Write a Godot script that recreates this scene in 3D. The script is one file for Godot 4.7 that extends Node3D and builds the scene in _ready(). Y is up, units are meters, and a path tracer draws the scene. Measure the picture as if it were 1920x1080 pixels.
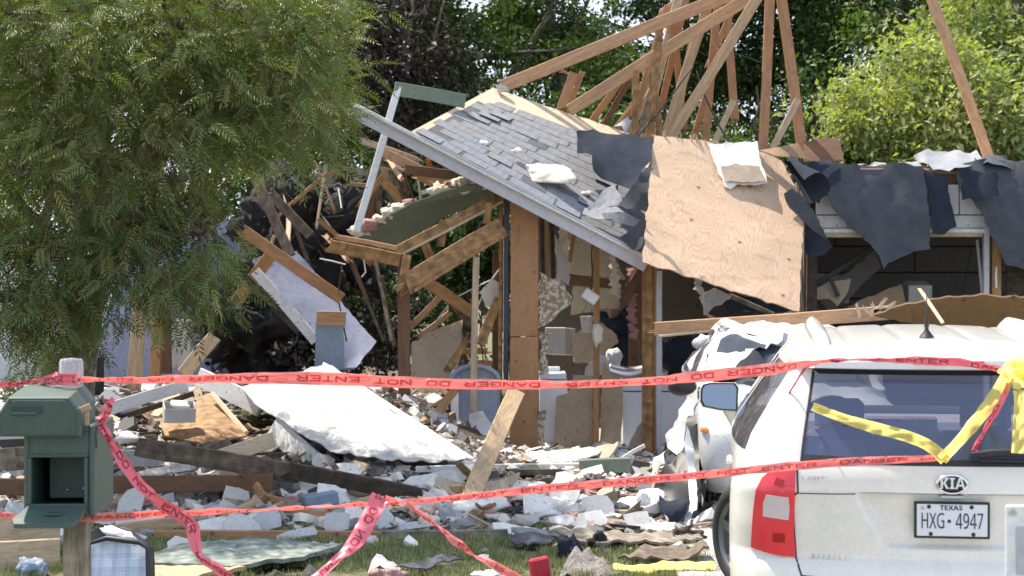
extends Node3D

const FL := 3300.0
const CH := 2.0
var rng := RandomNumberGenerator.new()
var nz := FastNoiseLite.new()
var nz2 := FastNoiseLite.new()
var used := {}
var org := {}
var M := {}
var pressed := Vector4.ZERO      # ribs pressed into a sheet: direction across them (per photograph pixel), height, sharpness
var T := {}

# ---------------------------------------------------------------- places
func P(x: float, y: float, d: float) -> Vector3:
	return Vector3((x - 960.0) / FL * d, CH - (y - 540.0) / FL * d, -d)

func sm(a: float, b: float, x: float) -> float:
	var t := clampf((x - a) / (b - a), 0.0, 1.0)
	return t * t * (3.0 - 2.0 * t)

func heap(x: float, d: float) -> float:
	var l := 1.0 - sm(-1.6, 0.3, x)
	var h := sm(14.8, 21.5, d) * 0.82 * l
	h += 0.2 * sm(14.9, 16.2, d) * (1.0 - sm(18.6, 20.4, d)) * (1.0 - l) * (1.0 - sm(1.0, 1.7, x))
	var k := sm(14.6, 15.6, d) * (1.0 - sm(2.2, 3.2, x) * 0.8)
	h += k * (0.07 * nz.get_noise_2d(x * 60.0, d * 60.0) + 0.05 * nz.get_noise_2d(x * 190.0 + 40.0, d * 190.0))
	return maxf(h, 0.0)

func hit(x: float, y: float) -> float:
	var d := 10.0
	while d < 27.0:
		var p := P(x, y, d)
		if p.y <= heap(p.x, d):
			return d
		d += 0.04
	return 27.0

# ---------------------------------------------------------------- scene tree
func numbered(n: String) -> String:
	if not used.has(n):
		used[n] = 0
		return n
	used[n] += 1
	return "%s_%03d" % [n, used[n]]

func tag(o: Node, label: String, category := "", group := "", kind := "") -> void:
	if label: o.set_meta("label", label)
	if category: o.set_meta("category", category)
	if group: o.set_meta("group", group)
	if kind: o.set_meta("kind", kind)

func thing(called: String, label: String, category: String, at := Vector3.ZERO, group := "") -> Node3D:
	var o := Node3D.new()
	o.name = numbered(called)
	add_child(o)
	o.position = at
	org[o] = at
	tag(o, label, category, group)
	return o

func add(called: String, st: SurfaceTool, mat: Material, parent: Node = null) -> MeshInstance3D:
	st.generate_normals()
	var mesh := st.commit()
	var bb := mesh.get_aabb()
	var base := Vector3(bb.get_center().x, bb.position.y, bb.get_center().z)
	var s2 := SurfaceTool.new()
	s2.append_from(mesh, 0, Transform3D(Basis(), -base))
	var o := MeshInstance3D.new()
	o.mesh = s2.commit()
	o.mesh.surface_set_material(0, mat)
	if parent == null:
		o.name = numbered(called)
		add_child(o)
		o.position = base
	else:
		o.name = called
		parent.add_child(o, true)
		o.position = base - org[parent]
	org[o] = base
	return o

func one(called: String, st: SurfaceTool, mat: Material, label: String, category: String, group := "") -> MeshInstance3D:
	var o := add(called, st, mat)
	tag(o, label, category, group)
	return o

func setting(called: String, st: SurfaceTool, mat: Material) -> MeshInstance3D:
	var o := add(called, st, mat)
	o.set_meta("kind", "structure")
	return o

func mb() -> SurfaceTool:
	var st := SurfaceTool.new()
	st.begin(Mesh.PRIMITIVE_TRIANGLES)
	st.set_smooth_group(-1)
	return st

# ---------------------------------------------------------------- shapes
func tri(st: SurfaceTool, a: Vector3, b: Vector3, c: Vector3, ua: Vector2, ub: Vector2, uc: Vector2, out: Vector3) -> void:
	var n := (a - c).cross(a - b)
	st.set_uv(ua); st.add_vertex(a)
	if n.dot(out) >= 0.0:
		st.set_uv(ub); st.add_vertex(b)
		st.set_uv(uc); st.add_vertex(c)
	else:
		st.set_uv(uc); st.add_vertex(c)
		st.set_uv(ub); st.add_vertex(b)

func quad(st: SurfaceTool, a: Vector3, b: Vector3, c: Vector3, d: Vector3, mid: Vector3) -> void:
	var o := (a + b + c + d) * 0.25 - mid
	var e1 := (b - a); var e2 := (d - a)
	var u := e1.normalized() if e1.length() > 1e-6 else Vector3.RIGHT
	var v := (e2 - u * e2.dot(u)); v = v.normalized() if v.length() > 1e-6 else Vector3.UP
	var f := func(p: Vector3) -> Vector2: return Vector2((p - a).dot(u), (p - a).dot(v))
	tri(st, a, b, c, f.call(a), f.call(b), f.call(c), o)
	tri(st, a, c, d, f.call(a), f.call(c), f.call(d), o)

func box(st: SurfaceTool, t: Transform3D, s: Vector3, ch := 0.004) -> void:
	var h := s * 0.5
	ch = minf(ch, minf(h.x, minf(h.y, h.z)) * 0.6)
	var c := {}
	for sx in [-1, 1]:
		for sy in [-1, 1]:
			for sz in [-1, 1]:
				c[[sx, sy, sz, 0]] = t * Vector3(sx * h.x, sy * (h.y - ch), sz * (h.z - ch))
				c[[sx, sy, sz, 1]] = t * Vector3(sx * (h.x - ch), sy * h.y, sz * (h.z - ch))
				c[[sx, sy, sz, 2]] = t * Vector3(sx * (h.x - ch), sy * (h.y - ch), sz * h.z)
	var m := t.origin
	for s1 in [-1, 1]:
		quad(st, c[[s1, -1, -1, 0]], c[[s1, -1, 1, 0]], c[[s1, 1, 1, 0]], c[[s1, 1, -1, 0]], m)
		quad(st, c[[-1, s1, -1, 1]], c[[1, s1, -1, 1]], c[[1, s1, 1, 1]], c[[-1, s1, 1, 1]], m)
		quad(st, c[[-1, -1, s1, 2]], c[[1, -1, s1, 2]], c[[1, 1, s1, 2]], c[[-1, 1, s1, 2]], m)
		for s2 in [-1, 1]:
			quad(st, c[[s1, s2, -1, 0]], c[[s1, s2, 1, 0]], c[[s1, s2, 1, 1]], c[[s1, s2, -1, 1]], m)
			quad(st, c[[s1, -1, s2, 0]], c[[s1, 1, s2, 0]], c[[s1, 1, s2, 2]], c[[s1, -1, s2, 2]], m)
			quad(st, c[[-1, s1, s2, 1]], c[[1, s1, s2, 1]], c[[1, s1, s2, 2]], c[[-1, s1, s2, 2]], m)
			for s3 in [-1, 1]:
				var o: Vector3 = c[[s1, s2, s3, 0]] - m
				tri(st, c[[s1, s2, s3, 0]], c[[s1, s2, s3, 1]], c[[s1, s2, s3, 2]], Vector2.ZERO, Vector2.ZERO, Vector2.ZERO, o)

func abox(st: SurfaceTool, lo: Vector3, hi: Vector3, ch := 0.004) -> void:
	box(st, Transform3D(Basis(), (lo + hi) * 0.5), (hi - lo).abs(), ch)

func grid(st: SurfaceTool, g: Array, out: Callable, uvs := Vector2(1, 1), group := 0) -> void:
	st.set_smooth_group(group)
	for i in g.size() - 1:
		for j in g[i].size() - 1:
			var a: Vector3 = g[i][j]; var b: Vector3 = g[i][j + 1]; var c: Vector3 = g[i + 1][j + 1]; var d: Vector3 = g[i + 1][j]
			var m := (a + b + c + d) * 0.25
			var o: Vector3 = out.call(m)
			var w := float(g[i].size() - 1); var h := float(g.size() - 1)
			var u0 := Vector2(j / w, i / h) * uvs; var u1 := Vector2((j + 1) / w, i / h) * uvs
			var u2 := Vector2((j + 1) / w, (i + 1) / h) * uvs; var u3 := Vector2(j / w, (i + 1) / h) * uvs
			tri(st, a, b, c, u0, u1, u2, o)
			tri(st, a, c, d, u0, u2, u3, o)
	st.set_smooth_group(-1)

func tube(st: SurfaceTool, pts: Array, radii: Array, sides := 8, caps := true) -> void:
	var rings := []
	var side := Vector3.ZERO
	var run := 0.0
	for i in pts.size():
		var t: Vector3 = (pts[mini(i + 1, pts.size() - 1)] - pts[maxi(i - 1, 0)]).normalized()
		if side == Vector3.ZERO:
			side = t.cross(Vector3.UP if absf(t.y) < 0.9 else Vector3.RIGHT).normalized()
		side = (side - t * side.dot(t)).normalized()
		var up := t.cross(side)
		var r: float = radii[mini(i, radii.size() - 1)]
		var ring := []
		for k in sides + 1:
			var a := TAU * k / sides
			ring.append(pts[i] + (side * cos(a) + up * sin(a)) * r)
		rings.append(ring)
	st.set_smooth_group(0)
	for i in rings.size() - 1:
		var mid: Vector3 = (pts[i] + pts[i + 1]) * 0.5
		var l: float = (pts[i + 1] - pts[i]).length()
		for k in sides:
			var o: Vector3 = (rings[i][k] + rings[i + 1][k + 1]) * 0.5 - mid
			var v0 := float(k) / sides * 0.4; var v1 := float(k + 1) / sides * 0.4
			tri(st, rings[i][k], rings[i][k + 1], rings[i + 1][k + 1], Vector2(run, v0), Vector2(run, v1), Vector2(run + l, v1), o)
			tri(st, rings[i][k], rings[i + 1][k + 1], rings[i + 1][k], Vector2(run, v0), Vector2(run + l, v1), Vector2(run + l, v0), o)
		run += l
	st.set_smooth_group(-1)
	if caps:
		for e in [0, pts.size() - 1]:
			var o2: Vector3 = (pts[e] - pts[1 if e == 0 else e - 1])
			for k in sides:
				tri(st, pts[e], rings[e][k], rings[e][k + 1], Vector2.ZERO, Vector2(0.05, 0), Vector2(0, 0.05), o2)

func lathe(st: SurfaceTool, t: Transform3D, prof: Array, sides := 20) -> void:   # prof: [r, y] pairs, outside to the right of the walk
	st.set_smooth_group(0)
	for i in prof.size() - 1:
		var p: Array = prof[i]; var q: Array = prof[i + 1]
		var nr: float = q[1] - p[1]; var ny: float = p[0] - q[0]
		for k in sides:
			var a := TAU * k / sides; var b := TAU * (k + 1) / sides
			var da := Vector3(cos(a), 0, sin(a)); var db := Vector3(cos(b), 0, sin(b))
			var o: Vector3 = t.basis * (((da + db) * 0.5) * nr + Vector3.UP * ny)
			var A: Vector3 = t * (da * p[0] + Vector3.UP * p[1]); var B: Vector3 = t * (db * p[0] + Vector3.UP * p[1])
			var C: Vector3 = t * (db * q[0] + Vector3.UP * q[1]); var D: Vector3 = t * (da * q[0] + Vector3.UP * q[1])
			var u := Vector2(float(k) / sides, float(i) / prof.size()); var v := Vector2(float(k + 1) / sides, float(i + 1) / prof.size())
			if p[0] > 1e-5: tri(st, A, B, C, u, Vector2(v.x, u.y), v, o)
			if q[0] > 1e-5: tri(st, A, C, D, u, v, Vector2(u.x, v.y), o)
	st.set_smooth_group(-1)

# a length of sawn lumber between two points; w lies across the view, t along it
func lumber(st: SurfaceTool, a: Vector3, b: Vector3, w: float, t: float, brk := 0, bow := 0.0, roll := 0.0) -> void:
	var ax := (b - a).normalized()
	var up := ax.cross(Vector3.BACK)
	if up.length() < 0.2: up = ax.cross(Vector3.UP)
	up = up.normalized().rotated(ax, roll)
	var dp := ax.cross(up).normalized()
	var ln := (b - a).length()
	var n := clampi(int(ln / 0.35), 2, 9)
	var c := minf(0.006, t * 0.2)
	var prof := [Vector2(w * .5, t * .5 - c), Vector2(w * .5 - c, t * .5), Vector2(-w * .5 + c, t * .5), Vector2(-w * .5, t * .5 - c),
		Vector2(-w * .5, -t * .5 + c), Vector2(-w * .5 + c, -t * .5), Vector2(w * .5 - c, -t * .5), Vector2(w * .5, -t * .5 + c)]
	var per := [0.0, 0.01, w, w + .01, w + t, w + t + .01, 2 * w + t, 2 * w + t + .01, 2 * w + 2 * t]
	var u0 := rng.randf() * 3.0; var v0 := rng.randf()
	var rings := []
	var bowdir := rng.randf_range(-1, 1)
	for i in n + 1:
		var f := float(i) / n
		var off := up * (bow * bowdir * sin(PI * f)) + up * rng.randf_range(-.0015, .0015)
		var ring := []
		for k in 8:
			var p: Vector3 = a + ax * (ln * f) + off + up * prof[k].x + dp * prof[k].y
			if i == 0: p += ax * rng.randf_range(-.004, .004)
			if i == 0 and brk & 1: p -= ax * rng.randf_range(-.05, .09)
			if i == n and brk & 2: p += ax * rng.randf_range(-.05, .09)
			ring.append(p)
		rings.append(ring)
	for i in n:
		for k in 8:
			var k2 := (k + 1) % 8
			var mid := a + ax * (ln * (i + 0.5) / n)
			var ua := Vector2(u0 + ln * i / n, v0 + per[k]); var ub := Vector2(u0 + ln * i / n, v0 + per[k + 1])
			var uc := Vector2(u0 + ln * (i + 1) / n, v0 + per[k + 1]); var ud := Vector2(u0 + ln * (i + 1) / n, v0 + per[k])
			var o: Vector3 = (rings[i][k] + rings[i + 1][k2]) * .5 - mid
			tri(st, rings[i][k], rings[i][k2], rings[i + 1][k2], ua, ub, uc, o)
			tri(st, rings[i][k], rings[i + 1][k2], rings[i + 1][k], ua, uc, ud, o)
	for e in [0, n]:
		var cen := Vector3.ZERO
		for k in 8: cen += rings[e][k] / 8.0
		var sg := -1.0 if e == 0 else 1.0
		for k in 8:
			tri(st, cen, rings[e][k], rings[e][(k + 1) % 8], Vector2(0, 0), Vector2(.02, .0), Vector2(.02, .02), ax * sg)
		if (e == 0 and brk & 1) or (e == n and brk & 2):   # splinters left standing on a broken end
			for k in 5:
				var s0 := cen - ax * sg * 0.06 + up * rng.randf_range(-.42, .42) * w + dp * rng.randf_range(-.3, .3) * t
				var s1 := s0 + ax * sg * (.06 + minf(.15, w * 1.5) * rng.randf_range(.4, 1.1)) + up * rng.randf_range(-.015, .015)
				var hw := up * minf(rng.randf_range(.004, .012), w * .25)
				var hd := dp * minf(.005, t * .25)
				for q in [[hw, hd], [hd, -hw], [-hw, -hd], [-hd, hw]]:
					tri(st, s0 + q[0], s0 + q[1], s1, Vector2(0, v0), Vector2(0, v0 + .02), Vector2(.2, v0), q[0] + q[1])

func beam(called: String, label: String, mat: Material, p: Array, w: float, t: float, brk := 0, parent: Node = null, group := "", category := "plank", roll := 0.0, bow := 0.008) -> MeshInstance3D:
	var st := mb()
	lumber(st, P(p[0], p[1], p[2]), P(p[3], p[4], p[5]), w, t, brk, bow, roll)
	var o := add(called, st, mat, parent)
	if parent == null: tag(o, label, category, group)
	elif label: o.set_meta("label", label)
	return o

# a sheet with thickness: p is a flat list of x, y (of the photograph's 1920 x 1080) and metres from the camera
func sheet(st: SurfaceTool, p: Array, th := 0.012, jag := 2.0, rip := 0.0, rf := 1.0, uang := 0.0, step := 24.0) -> void:
	var cp := []
	for i in p.size() / 3: cp.append(Vector3(p[i * 3], p[i * 3 + 1], 1.0 / p[i * 3 + 2]))
	# inverse depth is linear over a plane: fit it, keep the rest as residuals
	var c := Vector3.ZERO
	for q in cp: c += q / cp.size()
	var sxx := 1e-6; var sxy := 0.0; var syy := 1e-6; var sxz := 0.0; var syz := 0.0
	for q in cp:
		var r: Vector3 = q - c
		sxx += r.x * r.x; sxy += r.x * r.y; syy += r.y * r.y; sxz += r.x * r.z; syz += r.y * r.z
	var det := sxx * syy - sxy * sxy
	if absf(det) < 1e-3: det = 1e-3
	var ga := (sxz * syy - syz * sxy) / det; var gb := (syz * sxx - sxz * sxy) / det
	var res := []
	for q in cp: res.append(q.z - (c.z + ga * (q.x - c.x) + gb * (q.y - c.y)))
	var edge := PackedVector2Array()
	var eq := []
	var ss := minf(10.0, step * 0.6)
	for i in cp.size():
		var a: Vector3 = cp[i]; var b: Vector3 = cp[(i + 1) % cp.size()]
		var l := Vector2(b.x - a.x, b.y - a.y).length()
		var n := maxi(1, int(l / ss))
		var nrm := Vector2(-(b.y - a.y), b.x - a.x).normalized()
		for k in n:
			var f := float(k) / n
			var q := a.lerp(b, f)
			var j := jag * (nz2.get_noise_2d(q.x * 9.0, q.y * 9.0) * 2.2 + rng.randf_range(-.6, .6)) if k > 0 else 0.0
			edge.append(Vector2(q.x, q.y) + nrm * j)
			eq.append(q.z)
	var pts := PackedVector2Array(edge)
	var lo := edge[0]; var hi := edge[0]
	for e in edge: lo = lo.min(e); hi = hi.max(e)
	var yy := lo.y + step * .5
	while yy < hi.y:
		var xx := lo.x + step * .5
		while xx < hi.x:
			var q2 := Vector2(xx, yy) + Vector2(rng.randf_range(-.2, .2), rng.randf_range(-.2, .2)) * step
			if Geometry2D.is_point_in_polygon(q2, edge):
				var far := true
				for e in edge:
					if e.distance_squared_to(q2) < ss * ss * .3: far = false; break
				if far: pts.append(q2)
			xx += step
		yy += step
	var w3 := []
	for i in pts.size():
		var z: float
		if i < eq.size(): z = eq[i]
		else:
			var num := 0.0; var den := 0.0
			for k in cp.size():
				var wgt := 1.0 / (Vector2(cp[k].x, cp[k].y).distance_squared_to(pts[i]) + 4.0)
				num += wgt * res[k]; den += wgt
			z = c.z + ga * (pts[i].x - c.x) + gb * (pts[i].y - c.y) + num / den
		w3.append(P(pts[i].x, pts[i].y, 1.0 / z))
	var n3 := Vector3.ZERO
	for i in edge.size():
		var a3: Vector3 = w3[i]; var b3: Vector3 = w3[(i + 1) % edge.size()]
		n3 += a3.cross(b3)
	n3 = n3.normalized()
	if n3.dot(Vector3(0, CH, 0) - w3[0]) < 0: n3 = -n3
	var e1 := (Vector3.RIGHT - n3 * n3.x).normalized().rotated(n3, uang)
	var e2 := n3.cross(e1)
	if rip > 0.0:
		for i in w3.size():
			var g := rip * (nz.get_noise_2d(pts[i].x * rf + 300.0, pts[i].y * rf) * 1.6 + .5 * nz.get_noise_2d(pts[i].x * rf * 3.1, pts[i].y * rf * 3.1 + 90.0))
			w3[i] += n3 * g
	if pressed.z > 0.0:
		for i in w3.size():
			var q5: float = pts[i].x * pressed.x + pts[i].y * pressed.y
			w3[i] += n3 * pressed.z * pow(.5 + .5 * sin(q5), pressed.w)
	var uo := Vector2(rng.randf(), rng.randf())
	var tr := Geometry2D.triangulate_delaunay(pts)
	var uv := func(v: Vector3) -> Vector2: return Vector2(v.dot(e1), -v.dot(e2)) + uo
	st.set_smooth_group(1)
	for i in tr.size() / 3:
		var ia := tr[i * 3]; var ib := tr[i * 3 + 1]; var ic := tr[i * 3 + 2]
		if not Geometry2D.is_point_in_polygon((pts[ia] + pts[ib] + pts[ic]) / 3.0, edge): continue
		if absf((pts[ib] - pts[ia]).cross(pts[ic] - pts[ia])) < 0.02: continue
		var A: Vector3 = w3[ia]; var B: Vector3 = w3[ib]; var C: Vector3 = w3[ic]
		tri(st, A, B, C, uv.call(A), uv.call(B), uv.call(C), n3)
	st.set_smooth_group(2)
	for i in tr.size() / 3:
		var ia := tr[i * 3]; var ib := tr[i * 3 + 1]; var ic := tr[i * 3 + 2]
		if not Geometry2D.is_point_in_polygon((pts[ia] + pts[ib] + pts[ic]) / 3.0, edge): continue
		if absf((pts[ib] - pts[ia]).cross(pts[ic] - pts[ia])) < 0.02: continue
		var A: Vector3 = w3[ia] - n3 * th; var B: Vector3 = w3[ib] - n3 * th; var C: Vector3 = w3[ic] - n3 * th
		tri(st, A, B, C, uv.call(A), uv.call(B), uv.call(C), -n3)
	st.set_smooth_group(-1)
	var area := 0.0
	for i in edge.size(): area += edge[i].cross(edge[(i + 1) % edge.size()])
	for i in edge.size():
		var A: Vector3 = w3[i]; var B: Vector3 = w3[(i + 1) % edge.size()]
		var o := (B - A).cross(n3) * (1.0)
		if area > 0: o = -o
		o = n3.cross(B - A) if (n3.cross(B - A)).dot(o) > 0 else -n3.cross(B - A)
		tri(st, A, B, B - n3 * th, uv.call(A), uv.call(B), uv.call(B) + Vector2(0, th), o)
		tri(st, A, B - n3 * th, A - n3 * th, uv.call(A), uv.call(B) + Vector2(0, th), uv.call(A) + Vector2(0, th), o)

func patch(called: String, label: String, category: String, mat: Material, p: Array, th := 0.012, jag := 2.0, rip := 0.0, rf := 1.0, parent: Node = null, uang := 0.0, step := 24.0, group := "") -> MeshInstance3D:
	var st := mb()
	sheet(st, p, th, jag, rip, rf, uang, step)
	var o := add(called, st, mat, parent)
	if parent == null: tag(o, label, category, group)
	elif label: o.set_meta("label", label)
	return o

# a lump: an uneven rounded body (cloth, wool, earth)
func lump(st: SurfaceTool, t: Transform3D, r: Vector3, rough := 0.3, freq := 1.6, nu := 18, nv := 11, seed_ := 0.0) -> void:
	var g := []
	for i in nv + 1:
		var row := []
		var ph := PI * i / nv
		for k in nu + 1:
			var a := TAU * (k % nu) / nu
			var dir := Vector3(sin(ph) * cos(a), cos(ph), sin(ph) * sin(a))
			var q := dir * freq * 40.0 + Vector3(seed_, seed_ * 1.7, 0)
			var m := 1.0 + rough * (nz.get_noise_3dv(q) * 1.5 + 0.6 * nz.get_noise_3dv(q * 2.7) + .35 * nz.get_noise_3dv(q * 6.1))
			row.append(t * (dir * m * r))
		g.append(row)
	var cen := t.origin
	grid(st, g, func(m: Vector3) -> Vector3: return m - cen, Vector2(2, 1))

# ---------------------------------------------------------------- materials
func picture(w: int, h: int, f: Callable) -> ImageTexture:
	var b := PackedByteArray()
	b.resize(w * h * 3)
	var k := 0
	for y in h:
		for x in w:
			var c: Color = f.call(x, y)
			b[k] = int(clampf(c.r, 0, 1) * 255.0); b[k + 1] = int(clampf(c.g, 0, 1) * 255.0); b[k + 2] = int(clampf(c.b, 0, 1) * 255.0)
			k += 3
	return ImageTexture.create_from_image(Image.create_from_data(w, h, false, Image.FORMAT_RGB8, b))

func mat(c: Color, rough := 0.8, tex = null, scale := 1.0, tri_ := false, bump = null, bs := 0.0) -> StandardMaterial3D:
	var m := StandardMaterial3D.new()
	m.albedo_color = c.linear_to_srgb()
	m.roughness = rough
	if tex is Texture2D: m.albedo_texture = tex
	if bump is Texture2D:
		m.heightmap_enabled = true
		m.heightmap_texture = bump
		m.heightmap_scale = bs
	m.uv1_scale = Vector3.ONE * scale
	if tri_:
		m.uv1_triplanar = true
	m.cull_mode = BaseMaterial3D.CULL_DISABLED
	return m

func g1(v: float) -> Color: return Color(v, v, v)

func make_materials() -> void:
	T.grain = picture(512, 256, func(x: int, y: int) -> Color:
		var n := nz.get_noise_2d(x * 0.25, y * 3.2)
		var f := nz2.get_noise_2d(x * 0.9, y * 22.0)
		var r := sin((y * 0.14 + n * 7.0) * 1.6)
		var v := 0.86 + 0.09 * n + 0.06 * f + 0.05 * r
		var kx := fmod(x + 60.0, 256.0) - 128.0; var ky := fmod(y + 20.0 + floorf((x + 60.0) / 256.0) * 90.0, 200.0) - 100.0
		var kd := sqrt(kx * kx * .35 + ky * ky)
		v -= 0.35 * exp(-kd * kd / 22.0)
		return Color(v, v * 0.985 - .01 * r, v * 0.96 - .03 * r))
	T.dirtywood = picture(512, 256, func(x: int, y: int) -> Color:
		var n := nz.get_noise_2d(x * 0.3, y * 3.6)
		var f := nz2.get_noise_2d(x * 1.1, y * 26.0)
		var s := nz.get_noise_2d(x * 1.3 + 500, y * 1.6)
		var v := 0.72 + 0.16 * n + 0.14 * f + 0.2 * s
		return Color(v, v * 0.97, v * 0.93))
	T.ply = picture(1024, 512, func(x: int, y: int) -> Color:
		var n := nz.get_noise_2d(x * 0.07, y * 0.55)
		var n3 := nz.get_noise_2d(x * 0.22 + 700, y * 2.0)
		var r := n * 15.0 + n3 * 1.2
		r = r - floorf(r)
		var line := pow(r, 3.0) * 0.085
		var f := nz2.get_noise_2d(x * 1.2, y * 16.0)
		var v := 0.92 - line + 0.05 * f + 0.05 * nz.get_noise_2d(x * .4, y * .4 + 99) - .16 * maxf(0.0, nz.get_noise_2d(x * .9 + 40, y * .8) - .22)
		var col := Color(v, v * (0.975 - line * .5), v * (0.945 - line * 1.3))
		var cx := fmod(x * 1.0, 341.0) - 170.0 + 60.0 * sin(floorf(x / 341.0) * 4.1 + floorf(y / 128.0) * 2.3)
		var cy := fmod(y * 1.0, 128.0) - 64.0
		var kd := sqrt(cx * cx * .3 + cy * cy)
		var dk := exp(-kd * kd / 18.0) * 0.5
		return Color(col.r * (1 - dk), col.g * (1 - dk * 1.15), col.b * (1 - dk * 1.3)))
	T.dust = picture(512, 512, func(x: int, y: int) -> Color:
		var a := nz.get_noise_2d(x * 0.8, y * 0.8)
		var b := nz2.get_noise_2d(x * 2.6, y * 2.6)
		var e := nz2.get_noise_2d(x * 9.0, y * 9.0)
		var v := 0.94 + 0.07 * a + 0.05 * b + .03 * e
		var spot := maxf(0.0, b * .7 + a * .6 - 0.42) * 1.4
		return Color(v - spot * .55, v - spot * .6, v - spot * .68))
	T.plaster = picture(256, 256, func(x: int, y: int) -> Color:
		var a := nz.get_noise_2d(x * 2.2, y * 2.2); var b := nz2.get_noise_2d(x * 6.0, y * 6.0)
		var v := sm(-.1, .25, a + b * .5)
		return Color(.70, .63, .54).lerp(Color(.97, .95, .91), v) * (1.0 + b * .12))
	T.granule = picture(256, 256, func(x: int, y: int) -> Color:
		var v := 0.82 + 0.16 * nz2.get_noise_2d(x * 14.0, y * 14.0) + 0.12 * nz2.get_noise_2d(x * 40.0, y * 40.0) + .1 * nz.get_noise_2d(x * 1.5, y * 1.5)
		return Color(v, v, v * 1.01))
	T.mottle = picture(256, 256, func(x: int, y: int) -> Color:
		var v := 0.75 + 0.22 * nz.get_noise_2d(x * 2.0, y * 2.0) + 0.25 * nz2.get_noise_2d(x * 7.0, y * 7.0) + .15 * nz2.get_noise_2d(x * 22.0, y * 22.0)
		return g1(v))
	T.soil = picture(512, 512, func(x: int, y: int) -> Color:
		var a := nz.get_noise_2d(x * 1.4, y * 1.4); var b := nz2.get_noise_2d(x * 5.0, y * 5.0); var e := nz2.get_noise_2d(x * 17.0, y * 17.0)
		var v := clampf(.5 + a * .7 + b * .5, 0, 1)
		return Color(.42, .35, .28).lerp(Color(.86, .83, .78), v) * (.85 + .35 * e))
	T.felt = picture(256, 256, func(x: int, y: int) -> Color:
		var v := 0.86 + 0.10 * nz.get_noise_2d(x * 1.1, y * 1.1) + 0.10 * nz2.get_noise_2d(x * 11.0, y * 11.0)
		if nz2.get_noise_2d(x * 8.0 + 900, y * 8.0) > .52: v += .22
		return g1(v))
	T.bark = picture(256, 256, func(x: int, y: int) -> Color:
		var n := nz2.get_noise_2d(x * 1.4, y * 9.0); var m := nz.get_noise_2d(x * 2.0, y * 6.0)
		var v := .72 + .3 * n + .2 * m
		return Color(v, v * .96, v * .9))
	T.faint = picture(256, 256, func(x: int, y: int) -> Color:
		return g1(.965 + .035 * nz.get_noise_2d(x * 1.5, y * 1.5) + .03 * nz2.get_noise_2d(x * 9.0, y * 9.0)))
	var G: Texture2D = T.grain
	M.pine = mat(Color(.60, .43, .27), .75, G)
	M.pale = mat(Color(.62, .49, .35), .78, G)
	M.orange = mat(Color(.50, .275, .12), .72, G)
	M.rafter = mat(Color(.64, .39, .23), .75, G)
	M.rafter2 = mat(Color(.51, .28, .15), .75, G)
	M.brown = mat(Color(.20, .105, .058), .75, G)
	M.honey = mat(Color(.56, .32, .13), .72, T.dirtywood)
	M.weather = mat(Color(.26, .21, .165), .9, T.dirtywood)
	M.greywood = mat(Color(.42, .38, .33), .9, T.dirtywood)
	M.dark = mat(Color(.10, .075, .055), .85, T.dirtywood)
	M.ply = mat(Color(.70, .53, .40), .8, T.ply, .42)
	M.plyend = mat(Color(.50, .29, .155), .75, T.ply, .7)
	M.osb = mat(Color(.48, .30, .15), .8, T.mottle, 5.0)
	M.bareply = mat(Color(.74, .64, .49), .8, T.ply, .5)
	M.drywall = mat(Color(.79, .77, .73), .9, T.dust, .8)
	M.drywall2 = mat(Color(.60, .585, .56), .92, T.dust, 1.3)
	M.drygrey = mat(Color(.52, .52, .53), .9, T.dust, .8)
	M.tan = mat(Color(.42, .335, .25), .92, T.dust, .7)
	M.plaster = mat(Color(.68, .66, .62), .92, T.plaster, 1.6)
	M.green = mat(Color(.155, .19, .135), .85, T.dust, .6)
	M.greenpaint = mat(Color(.17, .215, .165), .5, T.dust, .6)
	M.teal = mat(Color(.38, .47, .45), .85, T.dirtywood, 1.0)
	M.lavender = mat(Color(.36, .385, .51), .85, T.dust, .5)
	M.blue = mat(Color(.22, .29, .38), .7, T.dust, .6)
	M.cream = mat(Color(.62, .56, .42), .85, T.dust, .6)
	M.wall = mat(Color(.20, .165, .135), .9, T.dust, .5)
	M.white = mat(Color(.80, .80, .79), .6, T.dust, .7)
	M.trim = mat(Color(.56, .555, .60), .55, T.dust, 1.2)
	M.siding = mat(Color(.70, .69, .70), .6, T.dust, .6)
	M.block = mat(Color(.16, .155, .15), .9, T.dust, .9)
	M.shingle = mat(Color(.34, .342, .35), .95, T.granule, 2.0)
	M.shingle2 = mat(Color(.33, .34, .37), .9, T.granule, 2.0)
	M.shingle3 = mat(Color(.17, .175, .19), .95, T.granule, 2.0)
	M.felt = mat(Color(.095, .102, .118), .85, T.felt, 1.1)
	M.felt.metallic_specular = .3
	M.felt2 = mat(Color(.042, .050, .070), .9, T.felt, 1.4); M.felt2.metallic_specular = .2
	M.feltlight = mat(Color(.34, .36, .39), .6, T.felt, 1.1)
	M.wool = mat(Color(.74, .67, .55), 1.0, T.dust, 2.0, true)
	M.pinkwool = mat(Color(.66, .38, .34), 1.0, T.mottle, 4.0, true)
	M.char = mat(Color(.026, .025, .026), .9, T.mottle, 2.0, true)
	M.ash = mat(Color(.20, .185, .175), .95, T.mottle, 2.0, true)
	M.navy = mat(Color(.022, .03, .06), .9, T.mottle, 3.0, true)
	M.cloth = mat(Color(.62, .61, .62), .95, T.dust, 1.2, true)
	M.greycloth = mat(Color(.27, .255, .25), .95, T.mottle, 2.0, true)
	M.metal = mat(Color(.62, .63, .66), .28); M.metal.metallic = .9
	M.zinc = mat(Color(.50, .52, .55), .4); M.zinc.metallic = .6
	M.plastic = mat(Color(.075, .115, .096), .48, T.dust, 2.2, true)
	M.plasticdark = mat(Color(.034, .062, .050), .5)
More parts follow.
